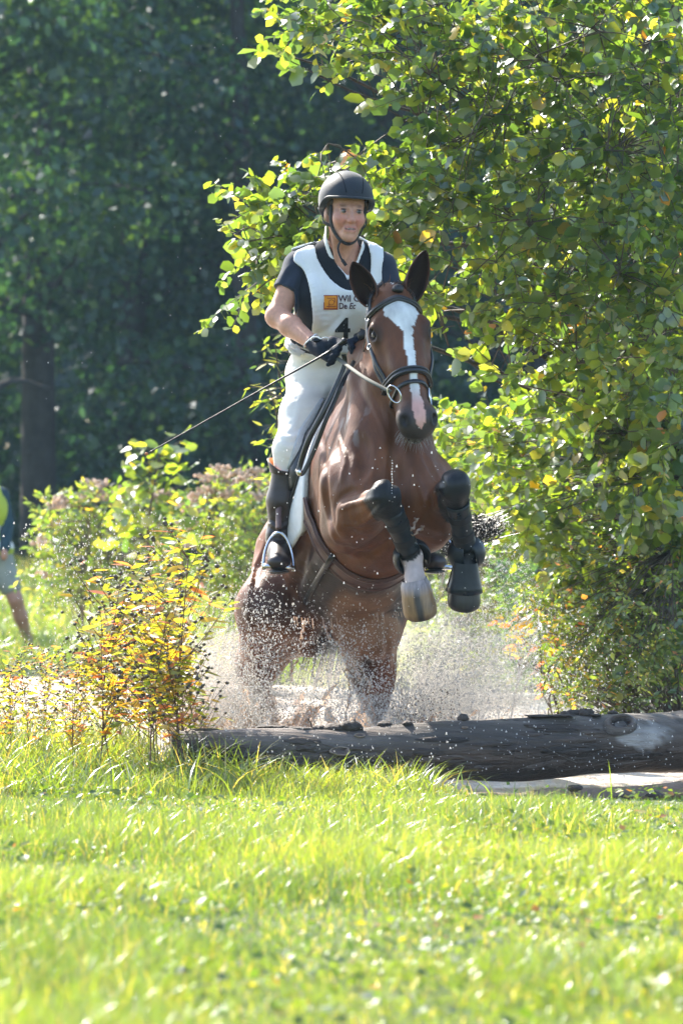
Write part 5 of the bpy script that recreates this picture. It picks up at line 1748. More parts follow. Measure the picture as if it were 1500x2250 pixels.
    v, f = tube(ring, .0028, 6, False); mk('cuff_edging', v, f, M['white_trim'], gr)
    tabp = [(683, 748), (686, 741), (696, 740), (705, 744), (712, 741), (720, 743), (721, 750), (715, 757), (707, 765)]
    v, f = tube(catmull([P(x_, y_, 15.955 - .03 * math.sin(i / 8 * 3.1)) for i, (x_, y_) in enumerate(tabp)], 5), .0028, 6); mk('tab_edging', v, f, M['white_trim'], gr)
    v, f = blob(A(P(698, 746, 15.97)), (.022, .014, .012), None, 14, 8); mk('cuff_tab', v, f, M['glove'], gr)
    # ---------------- whip
    w = thing('riding_whip', 'thin black riding whip held out low to the side in the gloved right hand', 'whip', A(P(720, 775, 15.93)))
    pts = [P(756, 748, 15.86), P(735, 764, 15.885), P(700, 786, 15.90), P(560, 864, 15.86), P(430, 937, 15.80), P(322, 997, 15.74)]
    c = catmull(pts, 8)
    v, f = tube(c, [.0065, .0065, .0050, .0036, .0030, .0024], 8); mk('shaft', v, f, M['whip'], w)
    v, f = tube(c[:12], .0085, 8); mk('grip', v, f, M['black_leather'], w)
    v, f = blob(A(pts[0]), (.011, .011, .011), None, 10, 7); mk('pommel_cap', v, f, M['black_leather'], w)
    v, f = blob(A(pts[-1]), (.007, .004, .006), None, 8, 6); mk('flapper', v, f, M['tan_leather'], w)
rider()

# ------------------------------------------------------------------ bystander at the left edge
def bystander():
    Y0 = 32.0
    pt = lambda x_, y_, dy=0: A(P(x_, y_, Y0 + dy))
    zg = float(ground_z(-2.6, Y0))
    e = thing('person', 'bystander in dark sweater, yellow safety vest and grey shorts cut off by the left edge', 'person', (-2.7, Y0, zg))
    hipc = pt(-22, 1225); chest = pt(-36, 1120); nk = pt(-36, 1050); head = pt(-32, 1005)
    def legs(S, o, full=True):
        for hp, kn, an in ((pt(2, 1235), pt(34, 1318, -.05), pt(62, 1408, .12)), (pt(-32, 1235), pt(-38, 1330, -.15), pt(-60, 1425, -.1))):
            S.cone(hp, kn, .085 + o, .058 + o, .04)
            if full:
                S.cone(kn, kn * .6 + an * .4, .055, .056, .03); S.cone(kn * .6 + an * .4, an, .055, .036, .03)
                S.cone(an, an + A((.03, -.14, -.05)), .040, .036, .03)
    S = SDF((-3.2, 31.5, zg - .15), (-2.2, 32.5, 2.0), .014)
    S.ell(hipc, (.16, .12, .13), None, .05); S.ell(chest, (.17, .12, .2), None, .06)
    S.cone(nk, head, .055, .055, .03); S.ell(head + A((0, 0, .03)), (.075, .095, .115), None, .02)
    S.cone(head + A((0, -.09, .03)), head + A((0, -.105, .0)), .012, .014, .02)
    legs(S, 0)
    for sh, el, wr in ((pt(2, 1088), pt(15, 1150, .0), pt(10, 1205, -.12)), (pt(-80, 1085), pt(-92, 1150), pt(-90, 1205, -.1))):
        S.cone(sh, el, .05, .042, .03); S.cone(el, wr, .042, .03, .02); S.ell(wr + A((0, -.03, -.05)), (.03, .035, .05), None, .02)
    V, Q = S.mesh(); c = np.tile(A((.42, .22, .15)), (len(V), 1)) * (.85 + .3 * fbm(V * 12, 3, 2))[:, None]
    mk('body', V, Q, M['skin'], e, True, c)
    S = SDF((-3.2, 31.5, .5), (-2.2, 32.5, 1.7), .012)
    S.ell(chest, (.185, .135, .215), None, .06); S.ell(hipc + A((0, 0, .05)), (.165, .125, .1), None, .05)
    for sh, el, wr in ((pt(2, 1088), pt(15, 1150, .0), pt(10, 1205, -.12)), (pt(-80, 1085), pt(-92, 1150), pt(-90, 1205, -.1))):
        S.cone(sh, el, .066, .058, .04); S.cone(el, wr, .058, .044, .02)
    V, Q = S.mesh(); mk('sweater', V, Q, surf('teal_knit', (.014, .045, .062), rough=.9, var=.3, scale=20, bump=.3), e)
    S = SDF((-3.2, 31.5, .5), (-2.2, 32.5, 1.7), .012)
    S.ell(chest, (.185, .135, .215), None, .06); S.ell(hipc + A((0, 0, .07)), (.168, .128, .1), None, .05)
    Xg, Yg, Zg = S._pts((slice(None),) * 3)
    D = np.maximum(np.maximum(S.D - .022, .004 - S.D), np.maximum(Zg - (nk[2] - .05), hipc[2] - .01 - Zg))
    V, Q = S.mesh(D.astype(np.float32)); zz = (V[:, 2] - hipc[2])
    band = ((np.abs(zz - .10) < .028) | (np.abs(zz - .22) < .028))[:, None]
    c = np.where(band, A((.62, .64, .62)), A((.38, .46, .03)))
    mk('safety_vest', V, Q, surf('hi_vis', attr=True, rough=.6, var=.1), e, True, c)
    S = SDF((-3.2, 31.5, .2), (-2.2, 32.5, 1.2), .012)
    S.ell(hipc, (.172, .132, .14), None, .05)
    for hp, kn in ((pt(2, 1235), pt(34, 1318, -.05)), (pt(-32, 1235), pt(-38, 1330, -.15))):
        S.cone(hp, hp + (kn - hp) * .62, .100, .092, .04)
    V, Q = S.mesh(); mk('shorts', V, Q, surf('grey_cotton', (.26, .28, .24), rough=.9, var=.15, scale=15, bump=.3, bscale=20, bdist=.02), e)
    for an in (pt(62, 1408, .12), pt(-60, 1425, -.1)):
        v, f = blob(an + A((.015, -.06, -.04)), (.05, .14, .045), None, 14, 8); mk('shoe', v, f, M['black_leather'], e)
    v, f = blob(head + A((0, .02, .06)), (.085, .10, .10), None, 16, 10, .1, 2); mk('hair', v, f, M['hair'], e)
bystander()
# ------------------------------------------------------------------ vegetation
def unit(v):
    return v / (np.linalg.norm(v, axis=-1, keepdims=True) + 1e-12)

LEAF_ROWS = {
    'round': ([0, .12, .35, .62, .85, 1.0], [.06, .52, .92, 1.0, .62, .06]),
    'oval': ([0, .3, .65, 1.0], [.05, .9, .85, .04]),
    'simple': ([0, .5, 1.0], [.06, 1.0, .05]),
    'round2': ([0, .3, .7, 1.0], [.08, .85, .95, .12]),
    'lance': ([0, .25, .6, 1.0], [.05, .85, .75, .02]),
}
def leaf_template(kind, fold=.16, curl=.12, wave=0.0, seed=0):
    t, w = LEAF_ROWS[kind]
    rs = np.random.default_rng(seed)
    V = []
    for a, b in zip(t, w):
        z = -curl * a * a
        j = rs.normal(0, wave, 3)
        V += [(a + j[0] * .3, -b / 2, z + fold * b / 2 + j[1]), (a, 0, z), (a + j[2] * .3, b / 2, z + fold * b / 2 + j[2])]
    n = len(t)
    Fc = []
    for i in range(n - 1):
        for k in (0, 1):
            Fc.append([i * 3 + k, (i + 1) * 3 + k, (i + 1) * 3 + k + 1, i * 3 + k + 1])
    return np.array(V), np.array(Fc)

def leaf_batch(pos, d, nrm, L, Wd, col, tpl):
    V, Fc = tpl
    d = unit(d); s = unit(np.cross(d, nrm)); n = np.cross(s, d)
    L = np.broadcast_to(np.asarray(L, float), (len(pos),)); Wd = np.broadcast_to(np.asarray(Wd, float), (len(pos),))
    out = pos[:, None] + V[None, :, 0, None] * (L[:, None, None] * d[:, None]) + V[None, :, 1, None] * (Wd[:, None, None] * s[:, None]) + V[None, :, 2, None] * (Wd[:, None, None] * n[:, None])
    k = len(V)
    f = (Fc[None] + (np.arange(len(pos)) * k)[:, None, None]).reshape(-1, Fc.shape[1])
    c = np.repeat(col, k, axis=0)
    return out.reshape(-1, 3), f, c

PAL = {
    'alder': ([(.060, .105, .022), (.095, .140, .022), (.040, .080, .028), (.150, .165, .030), (.30, .22, .03), (.26, .12, .03)], [.37, .34, .13, .14, .015, .005]),
    'bright': ([(.085, .135, .025), (.12, .155, .028), (.055, .10, .025), (.20, .19, .04)], [.4, .3, .2, .1]),
    'fine': ([(.070, .115, .025), (.11, .145, .025), (.045, .08, .028), (.22, .19, .035), (.28, .12, .05)], [.4, .3, .2, .07, .03]),
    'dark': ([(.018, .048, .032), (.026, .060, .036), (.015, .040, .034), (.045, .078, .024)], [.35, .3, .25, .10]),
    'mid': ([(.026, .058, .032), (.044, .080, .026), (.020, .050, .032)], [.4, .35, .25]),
    'marigold': ([(.16, .18, .02), (.24, .21, .02), (.11, .15, .02), (.36, .20, .03), (.38, .10, .04)], [.28, .26, .16, .17, .13]),
    'red': ([(.42, .17, .08), (.45, .22, .07), (.22, .22, .04)], [.4, .35, .25]),
}
def palette(name, n, rg):
    c, w = PAL[name]
    i = rg.choice(len(c), n, p=np.array(w) / sum(w))
    return np.array(c)[i] * rg.uniform(.75, 1.25, (n, 1))

def in_poly(poly, n, rg):
    poly = np.array(poly, float)
    lo, hi = poly.min(0), poly.max(0)
    out = []
    while len(out) < n:
        q = rg.uniform(lo, hi, (n * 4, 2))
        x, y = q[:, 0], q[:, 1]
        ins = np.zeros(len(q), bool)
        for (x0, y0), (x1, y1) in zip(poly, np.roll(poly, -1, 0)):
            c = ((y0 > y) != (y1 > y)) & (x < (x1 - x0) * (y - y0) / (y1 - y0 + 1e-9) + x0)
            ins ^= c
        out += list(q[ins])
    return np.array(out[:n])

def PV(q, Y):
    """photo pixels + depths -> points"""
    q = np.asarray(q, float); Y = np.asarray(Y, float)
    return np.stack([(q[:, 0] - 750) / F_PX * Y, Y, CAM_H + (Y_HOR - q[:, 1]) / F_PX * Y], 1)

class Twigs:
    """sprays of leaves along thin twigs joined back to limbs"""
    def __init__(s, seed):
        s.rg = np.random.default_rng(seed)
        s.pos, s.d, s.n, s.L, s.W, s.c = [], [], [], [], [], []
        s.wood = MB()
    def spray(s, base, dirn, length, n, size, pal, aspect=.85, spread=.8, droop=.15, r0=.0022, side_flat=.5, tube_n=4):
        rg = s.rg
        dirn = A(dirn) / np.linalg.norm(dirn)
        end = A(base) + dirn * length + A((0, 0, -droop * length))
        mid = (A(base) + end) / 2 + rg.normal(0, .08 * length, 3) + A((0, 0, .1 * length))
        pts = catmull([base, mid, end], 4)
        if r0:
            v, f = tube(pts, [r0, r0 * .4], tube_n, False); s.wood.add(v, f)
        t = np.linspace(.12, 1.0, n)
        p = np.stack([np.interp(t * (len(pts) - 1), np.arange(len(pts)), pts[:, i]) for i in range(3)], 1)
        dl = np.gradient(p, axis=0) if n > 1 else np.tile(dirn, (1, 1))
        dl = unit(dl)
        sgn = np.where(np.arange(n) % 2 == 0, 1, -1)
        side = unit(np.cross(dl, A((0, 0, 1)) + rg.normal(0, .35, 3)))
        ld = dl * .55 + side * (sgn * spread)[:, None] + rg.normal(0, .28, (n, 3)) + A((0, 0, -.25))
        ln = A((0, 0, 1)) * side_flat + rg.normal(0, .75, (n, 3)) + A((0, -.25, 0))
        L = size * rg.uniform(.5, 1.35, n) * np.interp(t, [0, .7, 1], [1, 1, .75])
        s.pos.append(p + unit(ld) * (L * .12)[:, None]); s.d.append(ld); s.n.append(ln); s.L.append(L); s.W.append(L * aspect * rg.uniform(.85, 1.1, n)); s.c.append(palette(pal, n, rg))
        return pts
    def cat(s):
        return [np.concatenate(x) for x in (s.pos, s.d, s.n, s.L, s.W, s.c)]

LEAF_MATS = [leafy('leaf_%s' % nm, trans=.62, gloss=.07, rough=.40, tint=(1.35, 1.25, .38), color=c) for nm, c in
             (('green', (.060, .105, .022)), ('fresh', (.095, .140, .022)), ('deep', (.040, .080, .028)), ('lime', (.150, .165, .030)), ('yellow', (.30, .22, .03)), ('rust', (.26, .12, .03)))]
LEAF_COLS = np.array([(.060, .105, .022), (.095, .140, .022), (.040, .080, .028), (.150, .165, .030), (.30, .22, .03), (.26, .12, .03)])
RED_MAT = leafy('leaf_red', trans=.5, gloss=.05, tint=(1.2, .9, .4), color=(.44, .17, .08))
_ld = {}
def leaf_object(parent, pos, d, n, L, W, ci, kind='round', name='leaf'):
    key = (kind, ci)
    if key not in _ld:
        V, Fc = leaf_template(kind, wave=.04 if kind == 'round' else .02, seed=ci)
        _ld[key] = mesh_data('leaf_' + kind, V, Fc, RED_MAT if ci == 6 else LEAF_MATS[ci], True)
    d = d / np.linalg.norm(d); s = np.cross(d, n); s /= np.linalg.norm(s); nn = np.cross(s, d)
    o = bpy.data.objects.new(name, _ld[key])
    COL.objects.link(o)
    o.parent = parent
    o.matrix_parent_inverse = PINV.get(parent.name, Matrix())
    mw = Matrix(((d[0] * L, s[0] * W, nn[0] * W, pos[0]), (d[1] * L, s[1] * W, nn[1] * W, pos[1]), (d[2] * L, s[2] * W, nn[2] * W, pos[2]), (0, 0, 0, 1)))
    o.matrix_basis = mw
    return o

def finish_plant(tw, ent, kind, n_obj, mat=None, wood_mat=None, foliage='foliage', wood='twigs', red=False):
    pos, d, n, L, W, c = tw.cat()
    score = L / pos[:, 1]
    vis = (np.abs(pos[:, 0]) < .0837 * pos[:, 1] * 1.01) & (pos[:, 2] < CAM_H + Y_HOR / F_PX * pos[:, 1])
    score = np.where(vis, score * (1 + .6 * (pos[:, 1] < np.quantile(pos[:, 1], .3))), 0)
    order = np.argsort(-score)
    io, rest = order[:n_obj], order[n_obj:]
    for i in io:
        ci = int(np.argmin(((LEAF_COLS - c[i]) ** 2).sum(1)))
        if red and c[i][0] > 2.2 * c[i][1]: ci = 6
        leaf_object(ent, pos[i], d[i], n[i], L[i], W[i], ci, kind)
    if len(rest):
        V, Fc, C = leaf_batch(pos[rest], d[rest], n[rest], L[rest], W[rest], c[rest], leaf_template({'round': 'round2', 'oval': 'simple'}.get(kind, kind), wave=.04))
        o = mk(foliage, V, Fc, mat or M['leaf'], ent, True, C)
        o['kind'] = 'stuff'
    if tw.wood.n:
        o = tw.wood.build(wood, wood_mat or M['twig'], ent)
        o['kind'] = 'stuff'

# ---- big alder on the right
def alder():
    tw = Twigs(101); rg = tw.rg
    e = thing('alder_tree', 'large sunlit alder with round leaves reaching over behind the rider from the right edge', 'tree', (1.75, 20.6, .1))
    stems = []
    for top, r0 in (((1.35, 20.0, 4.8), .06), ((1.85, 20.6, 5.6), .07), ((2.5, 19.8, 5.0), .06), ((1.5, 21.0, 5.4), .05)):
        base = A((1.75, 20.6, -.05)) + A((rg.normal(0, .1), rg.normal(0, .1), 0))
        mid = (base + A(top)) / 2 + A((rg.normal(0, .12), 0, 0))
        stems.append(catmull([base, base * .7 + mid * .3 + A((0, 0, .1)), mid, A(top)], 10))
        v, f = tube(stems[-1], [r0, r0 * .3], 9)
        mk('trunk', v, f, M['bark'], e)
    allst = np.concatenate(stems)
    # limbs
    tips = [(540, 100, 17.3), (610, 120, 17.5), (690, 60, 17.6), (800, 30, 17.3), (790, 200, 17.6), (720, 315, 17.3), (690, 350, 17.5), (585, 405, 17.2), (515, 515, 17.2), (530, 575, 17.35), (560, 640, 17.3),
            (900, 260, 17.2), (920, 150, 17.0), (960, 420, 17.2), (880, 560, 17.5), (950, 640, 17.3), (985, 760, 17.4), (1080, 800, 17.2), (1060, 250, 16.9), (1150, 480, 16.9), (1180, 120, 17.1), (1200, 650, 17.1),
            (1330, 330, 17.0), (1360, 600, 17.0), (1300, 60, 17.2), (1260, 800, 17.3), (1420, 750, 17.2), (1400, 180, 17.1), (1000, 60, 17.3)]
    limbs = []
    lm = []
    for px, py, Y in tips:
        tip = A(P(px, py, Y))
        # start lower on a stem, to the right
        dz = .35 * (1.9 - tip[0])
        k = np.argmin(np.linalg.norm((allst - (tip + A((1.2, .6, -dz)))) * A((.5, .7, 1)), axis=1))
        b = allst[k]
        q = catmull([b, b * .6 + tip * .4 + A((0, 0, .10)) + rg.normal(0, .05, 3), b * .25 + tip * .75 + A((0, 0, .05)) + rg.normal(0, .04, 3), tip], 8)
        r0 = .005 + .005 * np.linalg.norm(tip - b)
        v, f = tube(q, [r0, r0 * .55, r0 * .28, .002], 6)
        mk('branch', v, f, M['bark'] if r0 > .02 else M['twig'], e)
        limbs.append(q)
        # terminal leaves
        tw.spray(q[-4], q[-1] - q[-4], .22, 8, .085, 'alder', r0=.002)
    lp = np.concatenate(limbs)
    poly = [(560, 85), (640, 60), (760, 15), (860, -60), (1540, -60), (1540, 830), (1400, 820), (1250, 770), (1100, 790), (985, 730), (920, 640), (850, 560), (760, 600), (660, 640), (560, 620), (525, 540), (600, 440), (710, 370), (900, 345), (890, 200), (740, 130)]
    def fill(q, Y, size, pal, nl, lng):
        pts = PV(q, Y)
        for p in pts:
            near = np.argsort(np.linalg.norm(lp - (p + A((.16, 0, -.05))), axis=1))[:22]
            a = lp[rg.choice(near)]
            d = p - a
            L = np.linalg.norm(d)
            dirn = d / max(L, .05) * .7 + A((-.5, -.15, .12)) + rg.normal(0, .4, 3)
            if .12 < L < .55:
                m_ = a * .5 + p * .5 + A((0, 0, .03))
                v, f = tube(catmull([a, m_ + rg.normal(0, .03, 3), p], 3), [.0036, .0018], 4, False); tw.wood.add(v, f)
            tw.spray(p, dirn, lng * rg.uniform(.7, 1.3), nl, size, pal)
    n = 520
    q = in_poly(poly, n, rg)
    left = q[:, 0] < 900
    Y = np.where(left, rg.uniform(17.0, 17.6, n), rg.uniform(16.8, 17.9, n))
    fill(q, Y, .058, 'alder', 21, .28)
    q = in_poly([(1150, -60), (1540, -60), (1540, 830), (1300, 770), (1180, 600)], 150, rg)
    fill(q, rg.uniform(18.3, 19.6, 150), .078, 'alder', 17, .34)
    q = in_poly([(1540, 700), (1540, 1150), (1400, 1100), (1250, 900), (1180, 790), (1300, 760)], 120, rg)
    fill(q, rg.uniform(17.6, 19.2, 120), .066, 'alder', 18, .28)
    # crown above and beyond the frame
    for _ in range(150):
        p = A((rg.uniform(.9, 3.6), rg.uniform(17.3, 21.0), rg.uniform(3.2, 6.0)))
        if p[0] < .9 + (p[2] - 3.2) * .3: continue
        tw.spray(p, rg.normal(0, 1, 3) + A((-.3, 0, .2)), .5, 16, .13, 'alder', r0=.004)
    finish_plant(tw, e, 'round', 300)
alder()

def bush(name, label, base, poly, Yr, n, size, pal, kind='oval', aspect=.5, nl=14, lng=.3, seed=1, n_obj=0, upright=.5, group=None, stems=7, flowers=None, cat='bush', obj_red=False, r0=.002):
    tw = Twigs(seed); rg = tw.rg
    e = thing(name, label, cat, base, group)
    base = A(base)
    q = in_poly(poly, n, rg)
    pts = PV(q, rg.uniform(Yr[0], Yr[1], n))
    hi = np.array(sorted(pts.tolist(), key=lambda p: -p[2]))[: max(stems * 3, 3)]
    sp = []
    for i in range(stems):
        tp = hi[rg.integers(len(hi))]
        b = base + A((rg.normal(0, .12), rg.normal(0, .12), 0))
        c = catmull([b, b * .6 + tp * .4 + A((0, 0, .15)), tp], 8)
        v, f = tube(c, [.006, .002], 5); mk('stem', v, f, M['twig'], e)
        sp.append(c)
    sp = np.concatenate(sp)
    for p in pts:
        k = np.argmin(np.linalg.norm(sp - (p + A((0, 0, -.12))), axis=1))
        a = sp[k]
        if r0:
            v, f = tube([a, a * .5 + p * .5 + A((0, 0, .03)), p], [.004, .002], 3, False); tw.wood.add(v, f)
        tw.spray(p, (p - a) * 1.0 / (np.linalg.norm(p - a) + .05) + A((0, 0, upright)) + rg.normal(0, .35, 3), lng * rg.uniform(.7, 1.3), nl, size, pal, aspect, r0=r0, tube_n=3)
    finish_plant(tw, e, kind, n_obj, red=obj_red)
    if flowers:
        for (px, py, Y, r) in flowers:
            mb = MB()
            c = A(P(px, py, Y))
            for i in range(26):
                o = rg.normal(0, 1, 3) * A((1, 1, .45)) * r * .5
                v, f = blob(c + o, (r * .22, r * .22, r * .2), None, 6, 4, .3, i)
                mb.add(v, f, A((.54, .44, .35)) * rg.uniform(.7, 1.3))
            mb.build('flower_head', M['petal'], e)['kind'] = 'stuff'
            b_ = sp[np.argmin(np.linalg.norm(sp - c, axis=1))]
            v, f = tube([b_, b_ * .4 + c * .6, c], [.004, .003], 4); mk('flower_stalk', v, f, M['stem'], e)
    return e

bush('alder_shrub', 'leafy green shrub with a few orange tips on the right bank under the alder branches', (1.75, 19.6, .08),
     [(990, 950), (1060, 905), (1200, 860), (1320, 850), (1420, 800), (1540, 760), (1540, 1450), (1330, 1380), (1230, 1250), (1120, 1090), (1010, 1010)], (18.4, 20.2), 400, .060, 'alder', 'round', .85, 16, .28, 7, 150, .1)
bush('willow_bush', 'dense fine leaved bush at the water edge on the right behind the log', (1.55, 19.0, .0),
     [(1190, 1330), (1250, 1250), (1350, 1200), (1540, 1180), (1540, 1590), (1240, 1570), (1200, 1480)], (18.0, 19.8), 520, .036, 'fine', 'oval', .5, 20, .22, 8, 120, .3)
bush('red_leaved_plant', 'small plant with red and orange leaves at the foot of the right bank bushes', (1.0, 18.6, -.05),
     [(1110, 1390), (1180, 1365), (1260, 1400), (1250, 1480), (1160, 1490)], (18.2, 18.8), 14, .075, 'red', 'lance', .35, 7, .2, 9, 98, .3, stems=4, cat='plant', obj_red=True)
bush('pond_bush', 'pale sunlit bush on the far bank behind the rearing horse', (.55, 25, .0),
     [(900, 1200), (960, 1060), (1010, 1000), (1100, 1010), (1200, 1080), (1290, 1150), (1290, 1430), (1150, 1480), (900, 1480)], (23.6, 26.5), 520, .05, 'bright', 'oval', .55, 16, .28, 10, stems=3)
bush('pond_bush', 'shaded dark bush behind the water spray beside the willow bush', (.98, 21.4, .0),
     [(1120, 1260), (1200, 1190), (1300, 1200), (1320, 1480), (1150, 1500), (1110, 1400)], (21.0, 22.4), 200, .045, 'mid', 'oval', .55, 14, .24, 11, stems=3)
rf = np.random.default_rng(3)
fl = [(px + rf.normal(0, 4), py, 26.9 + rf.normal(0, .2), .058) for px, py in ((118, 1107), (130, 1095), (108, 1150), (95, 1190), (195, 1060), (222, 1062), (207, 1075), (218, 1085), (250, 1090), (275, 1080), (300, 1085), (362, 1082), (350, 1090), (90, 1260), (108, 1200), (140, 1110), (178, 1095), (240, 1100), (330, 1080))]
bush('agrimony_bush', 'wide yellow green bush topped with dusty pink flower heads left of the horse', (-1.55, 27.3, .0),
     [(95, 1230), (115, 1160), (150, 1130), (200, 1095), (260, 1120), (330, 1110), (390, 1160), (385, 1230), (360, 1320), (200, 1340), (100, 1300)], (26.6, 27.9), 300, .066, 'bright', 'oval', .42, 14, .22, 12, 120, .35, flowers=fl)
fl = [(px + rf.normal(0, 4), py, 26.3 + rf.normal(0, .2), .058) for px, py in ((490, 1030), (480, 1045), (452, 1050), (520, 1040), (555, 1035), (572, 1060), (405, 1105), (418, 1098), (430, 1120), (412, 1150), (415, 1195), (465, 1075), (505, 1060), (540, 1050), (590, 1070), (440, 1085), (500, 1090), (560, 1090))]
bush('agrimony_bush', 'narrow arching bush with pink flower heads right beside the horse rump', (-.78, 26.6, .0),
     [(415, 1160), (440, 1110), (490, 1080), (560, 1085), (620, 1100), (640, 1300), (470, 1330), (440, 1230), (420, 1180)], (26.0, 27.2), 190, .064, 'bright', 'oval', .42, 13, .22, 13, 120, .35, flowers=fl)

# upright sapling with big oval leaves in front of the pink bush
def sapling():
    tw = Twigs(40); rg = tw.rg
    e = thing('alder_sapling', 'slim young sapling with large oval leaves standing up out of the pink flowered bush', 'sapling', (-1.15, 25.2, .0))
    base = A(P(335, 1440, 25.2)); c = catmull([base, P(330, 1300, 25.2), P(325, 1160, 25.2), P(340, 1060, 25.2), P(352, 985, 25.2)], 10)
    v, f = tube(c, [.014, .004], 6); mk('stem', v, f, M['twig'], e)
    for i in range(14, 41):
        p = c[i]
        for k in range(2):
            d = A((rg.choice((-1, 1)) * rg.uniform(.5, 1), rg.normal(0, .5), rg.uniform(.1, .7)))
            tw.spray(p, d, .16 + .12 * (40 - i) / 26, 3 if i > 30 else 4, .10, 'bright', .72, r0=.002, droop=0)
    v = c[-1]
    finish_plant(tw, e, 'round', 200)
sapling()
# lance leaved shoot left of the rider's waist
def shoot():
    tw = Twigs(41); rg = tw.rg
    e = thing('willow_shoot', 'upright willow shoot with narrow pale leaves behind the rider at her waist', 'shoot', (-.25, 18.9, -.05))
    for px, top, lean in ((612, 755, -8), (632, 740, 6), (598, 850, -10)):
        c = catmull([P(640, 1500, 18.9), P(640, 1200, 18.9), P(px + 12, 930, 18.9), P(px + lean, top, 18.9)], 10)
        v, f = tube(c, [.008, .003], 5); mk('stem', v, f, M['twig'], e)
        for i in range(14, 31):
            d = A((rg.choice((-1, 1)) * rg.uniform(.5, 1), rg.normal(0, .4), rg.uniform(-.1, .5)))
            tw.spray(c[i], d, .10, 3, .075, 'bright', .30, r0=.0015)
    finish_plant(tw, e, 'lance', 150)
shoot()

# ---- bur-marigold stand on the left: prototypes copied with all their parts
_seed_me = None
def marigold_proto(k, seed):
    tw = Twigs(seed); rg = tw.rg
    H = rg.uniform(.66, .92)
    e = thing('bur_marigold', '', 'plant', (0, 0, 0), 'bur marigolds on the left bank')
    st = catmull([A((0, 0, -.05)), A((rg.normal(0, .03), rg.normal(0, .03), H * .4)), A((rg.normal(0, .05), rg.normal(0, .05), H))], 8)
    v, f = tube(st, [.0042, .0022], 5); mk('stem', v, f, M['stem'], e)
    nleaf = 0
    heads = []
    for i in range(6, 17):
        for s in (0, 1, 2):
            az = rg.uniform(0, 6.28)
            d = A((math.cos(az), math.sin(az), rg.uniform(.5, 1.3)))
            ln = rg.uniform(.10, .24) * (1.15 - .4 * i / 16)
            b = catmull([st[i], st[i] + d * ln * .5, st[i] + d * ln + A((0, 0, .03))], 3)
            v, f = tube(b, [.002, .0012], 4, False); mk('branch', v, f, M['stem'], e)
            heads.append(b[-1])
            if rg.random() < .25: heads.append(b[-1] + A((rg.normal(0, .03), rg.normal(0, .03), rg.uniform(-.02, .05))))
            for q in (.25, .45, .65, .9):
                p = b[0] * (1 - q) + b[-1] * q
                az2 = rg.uniform(0, 6.28)
                ld = A((math.cos(az2), math.sin(az2), rg.uniform(-.5, .3)))
                c = palette('marigold', 1, rg)[0]
                ci = 6 if c[0] > 2.5 * c[1] else int(np.argmin(((LEAF_COLS - c) ** 2).sum(1)))
                leaf_object(e, p, ld, A((0, 0, 1)) + rg.normal(0, .5, 3), rg.uniform(.05, .10), rg.uniform(.018, .030), ci, 'lance')
    global _seed_me
    if _seed_me is None:
        mb = MB()
        v, f = blob((0, 0, 0), (.0085, .0085, .007), None, 8, 5, .3, 1); mb.add(v, f, A((.05, .028, .015)))
        for i in range(7):
            a = i / 7 * 6.28
            v, f = tube([A((0, 0, -.003)), A((math.cos(a) * .014, math.sin(a) * .014, -.001 + .006 * (i % 2)))], [.0022, .0006], 3); mb.add(v, f, A((.12, .14, .02)))
        _seed_me = mesh_data('seed_head', np.concatenate(mb.v), mb.f, M['leaf'], True, np.concatenate(mb.c))
    for h in heads:
        o = bpy.data.objects.new('seed_head', _seed_me); COL.objects.link(o); o.parent = e
        o.matrix_basis = Matrix.Translation(Vector(h)) @ Matrix.Rotation(rg.uniform(0, 6), 4, 'Z') @ Matrix.Scale(rg.uniform(.8, 1.25), 4)
    return e
def copy_tree(o, parent=None):
    c = o.copy(); COL.objects.link(c)
    if parent is not None: c.parent = parent
    for ch in o.children: copy_tree(ch, c)
    return c
def marigolds():
    rg = np.random.default_rng(77)
    protos = [marigold_proto(k, 500 + k) for k in range(5)]
    kinds = ['tall reddening bur marigold with dark seed heads right beside the left end of the log', 'tall yellow and orange leaved bur marigold mid stand on the left bank',
             'low bur marigold with dark seed heads just left of the tall stand', 'low thin bur marigold with dark seed heads at the very left edge of the bank']
    spots = [(395, 1690, 15.35), (345, 1700, 15.1), (300, 1680, 15.6), (255, 1690, 15.3), (370, 1660, 15.9), (425, 1690, 15.6), (325, 1640, 16.2), (215, 1700, 15.2), (180, 1660, 15.9), (140, 1690, 15.4), (100, 1650, 16.2), (60, 1690, 15.4),
             (20, 1660, 16.1), (-20, 1690, 15.3), (285, 1660, 16.4), (235, 1640, 16.6), (405, 1650, 16.4), (350, 1690, 15.7), (120, 1640, 16.8), (40, 1640, 16.9), (330, 1712, 14.8), (392, 1712, 14.85), (408, 1716, 14.78), (165, 1690, 15.1), (265, 1670, 15.9)]
    for i, (px, py, Y) in enumerate(spots):
        k = i % 5
        o = protos[k] if i < 5 else copy_tree(protos[k])
        x = (px - 750) / F_PX * Y
        z = float(ground_z(x, Y))
        o.location = (x, Y, max(z, -.06))
        o.rotation_euler = (rg.normal(0, .06), rg.normal(0, .06), rg.uniform(0, 6.28))
        hs = .84 if 190 < px < 440 else .50
        hs *= rg.uniform(.85, 1.12)
        o.scale = (hs, hs, hs)
        o['label'] = kinds[0] if px > 330 else kinds[1] if px >= 190 else kinds[2] if px >= 90 else kinds[3]
        o['group'] = 'bur marigolds on the left bank'
marigolds()

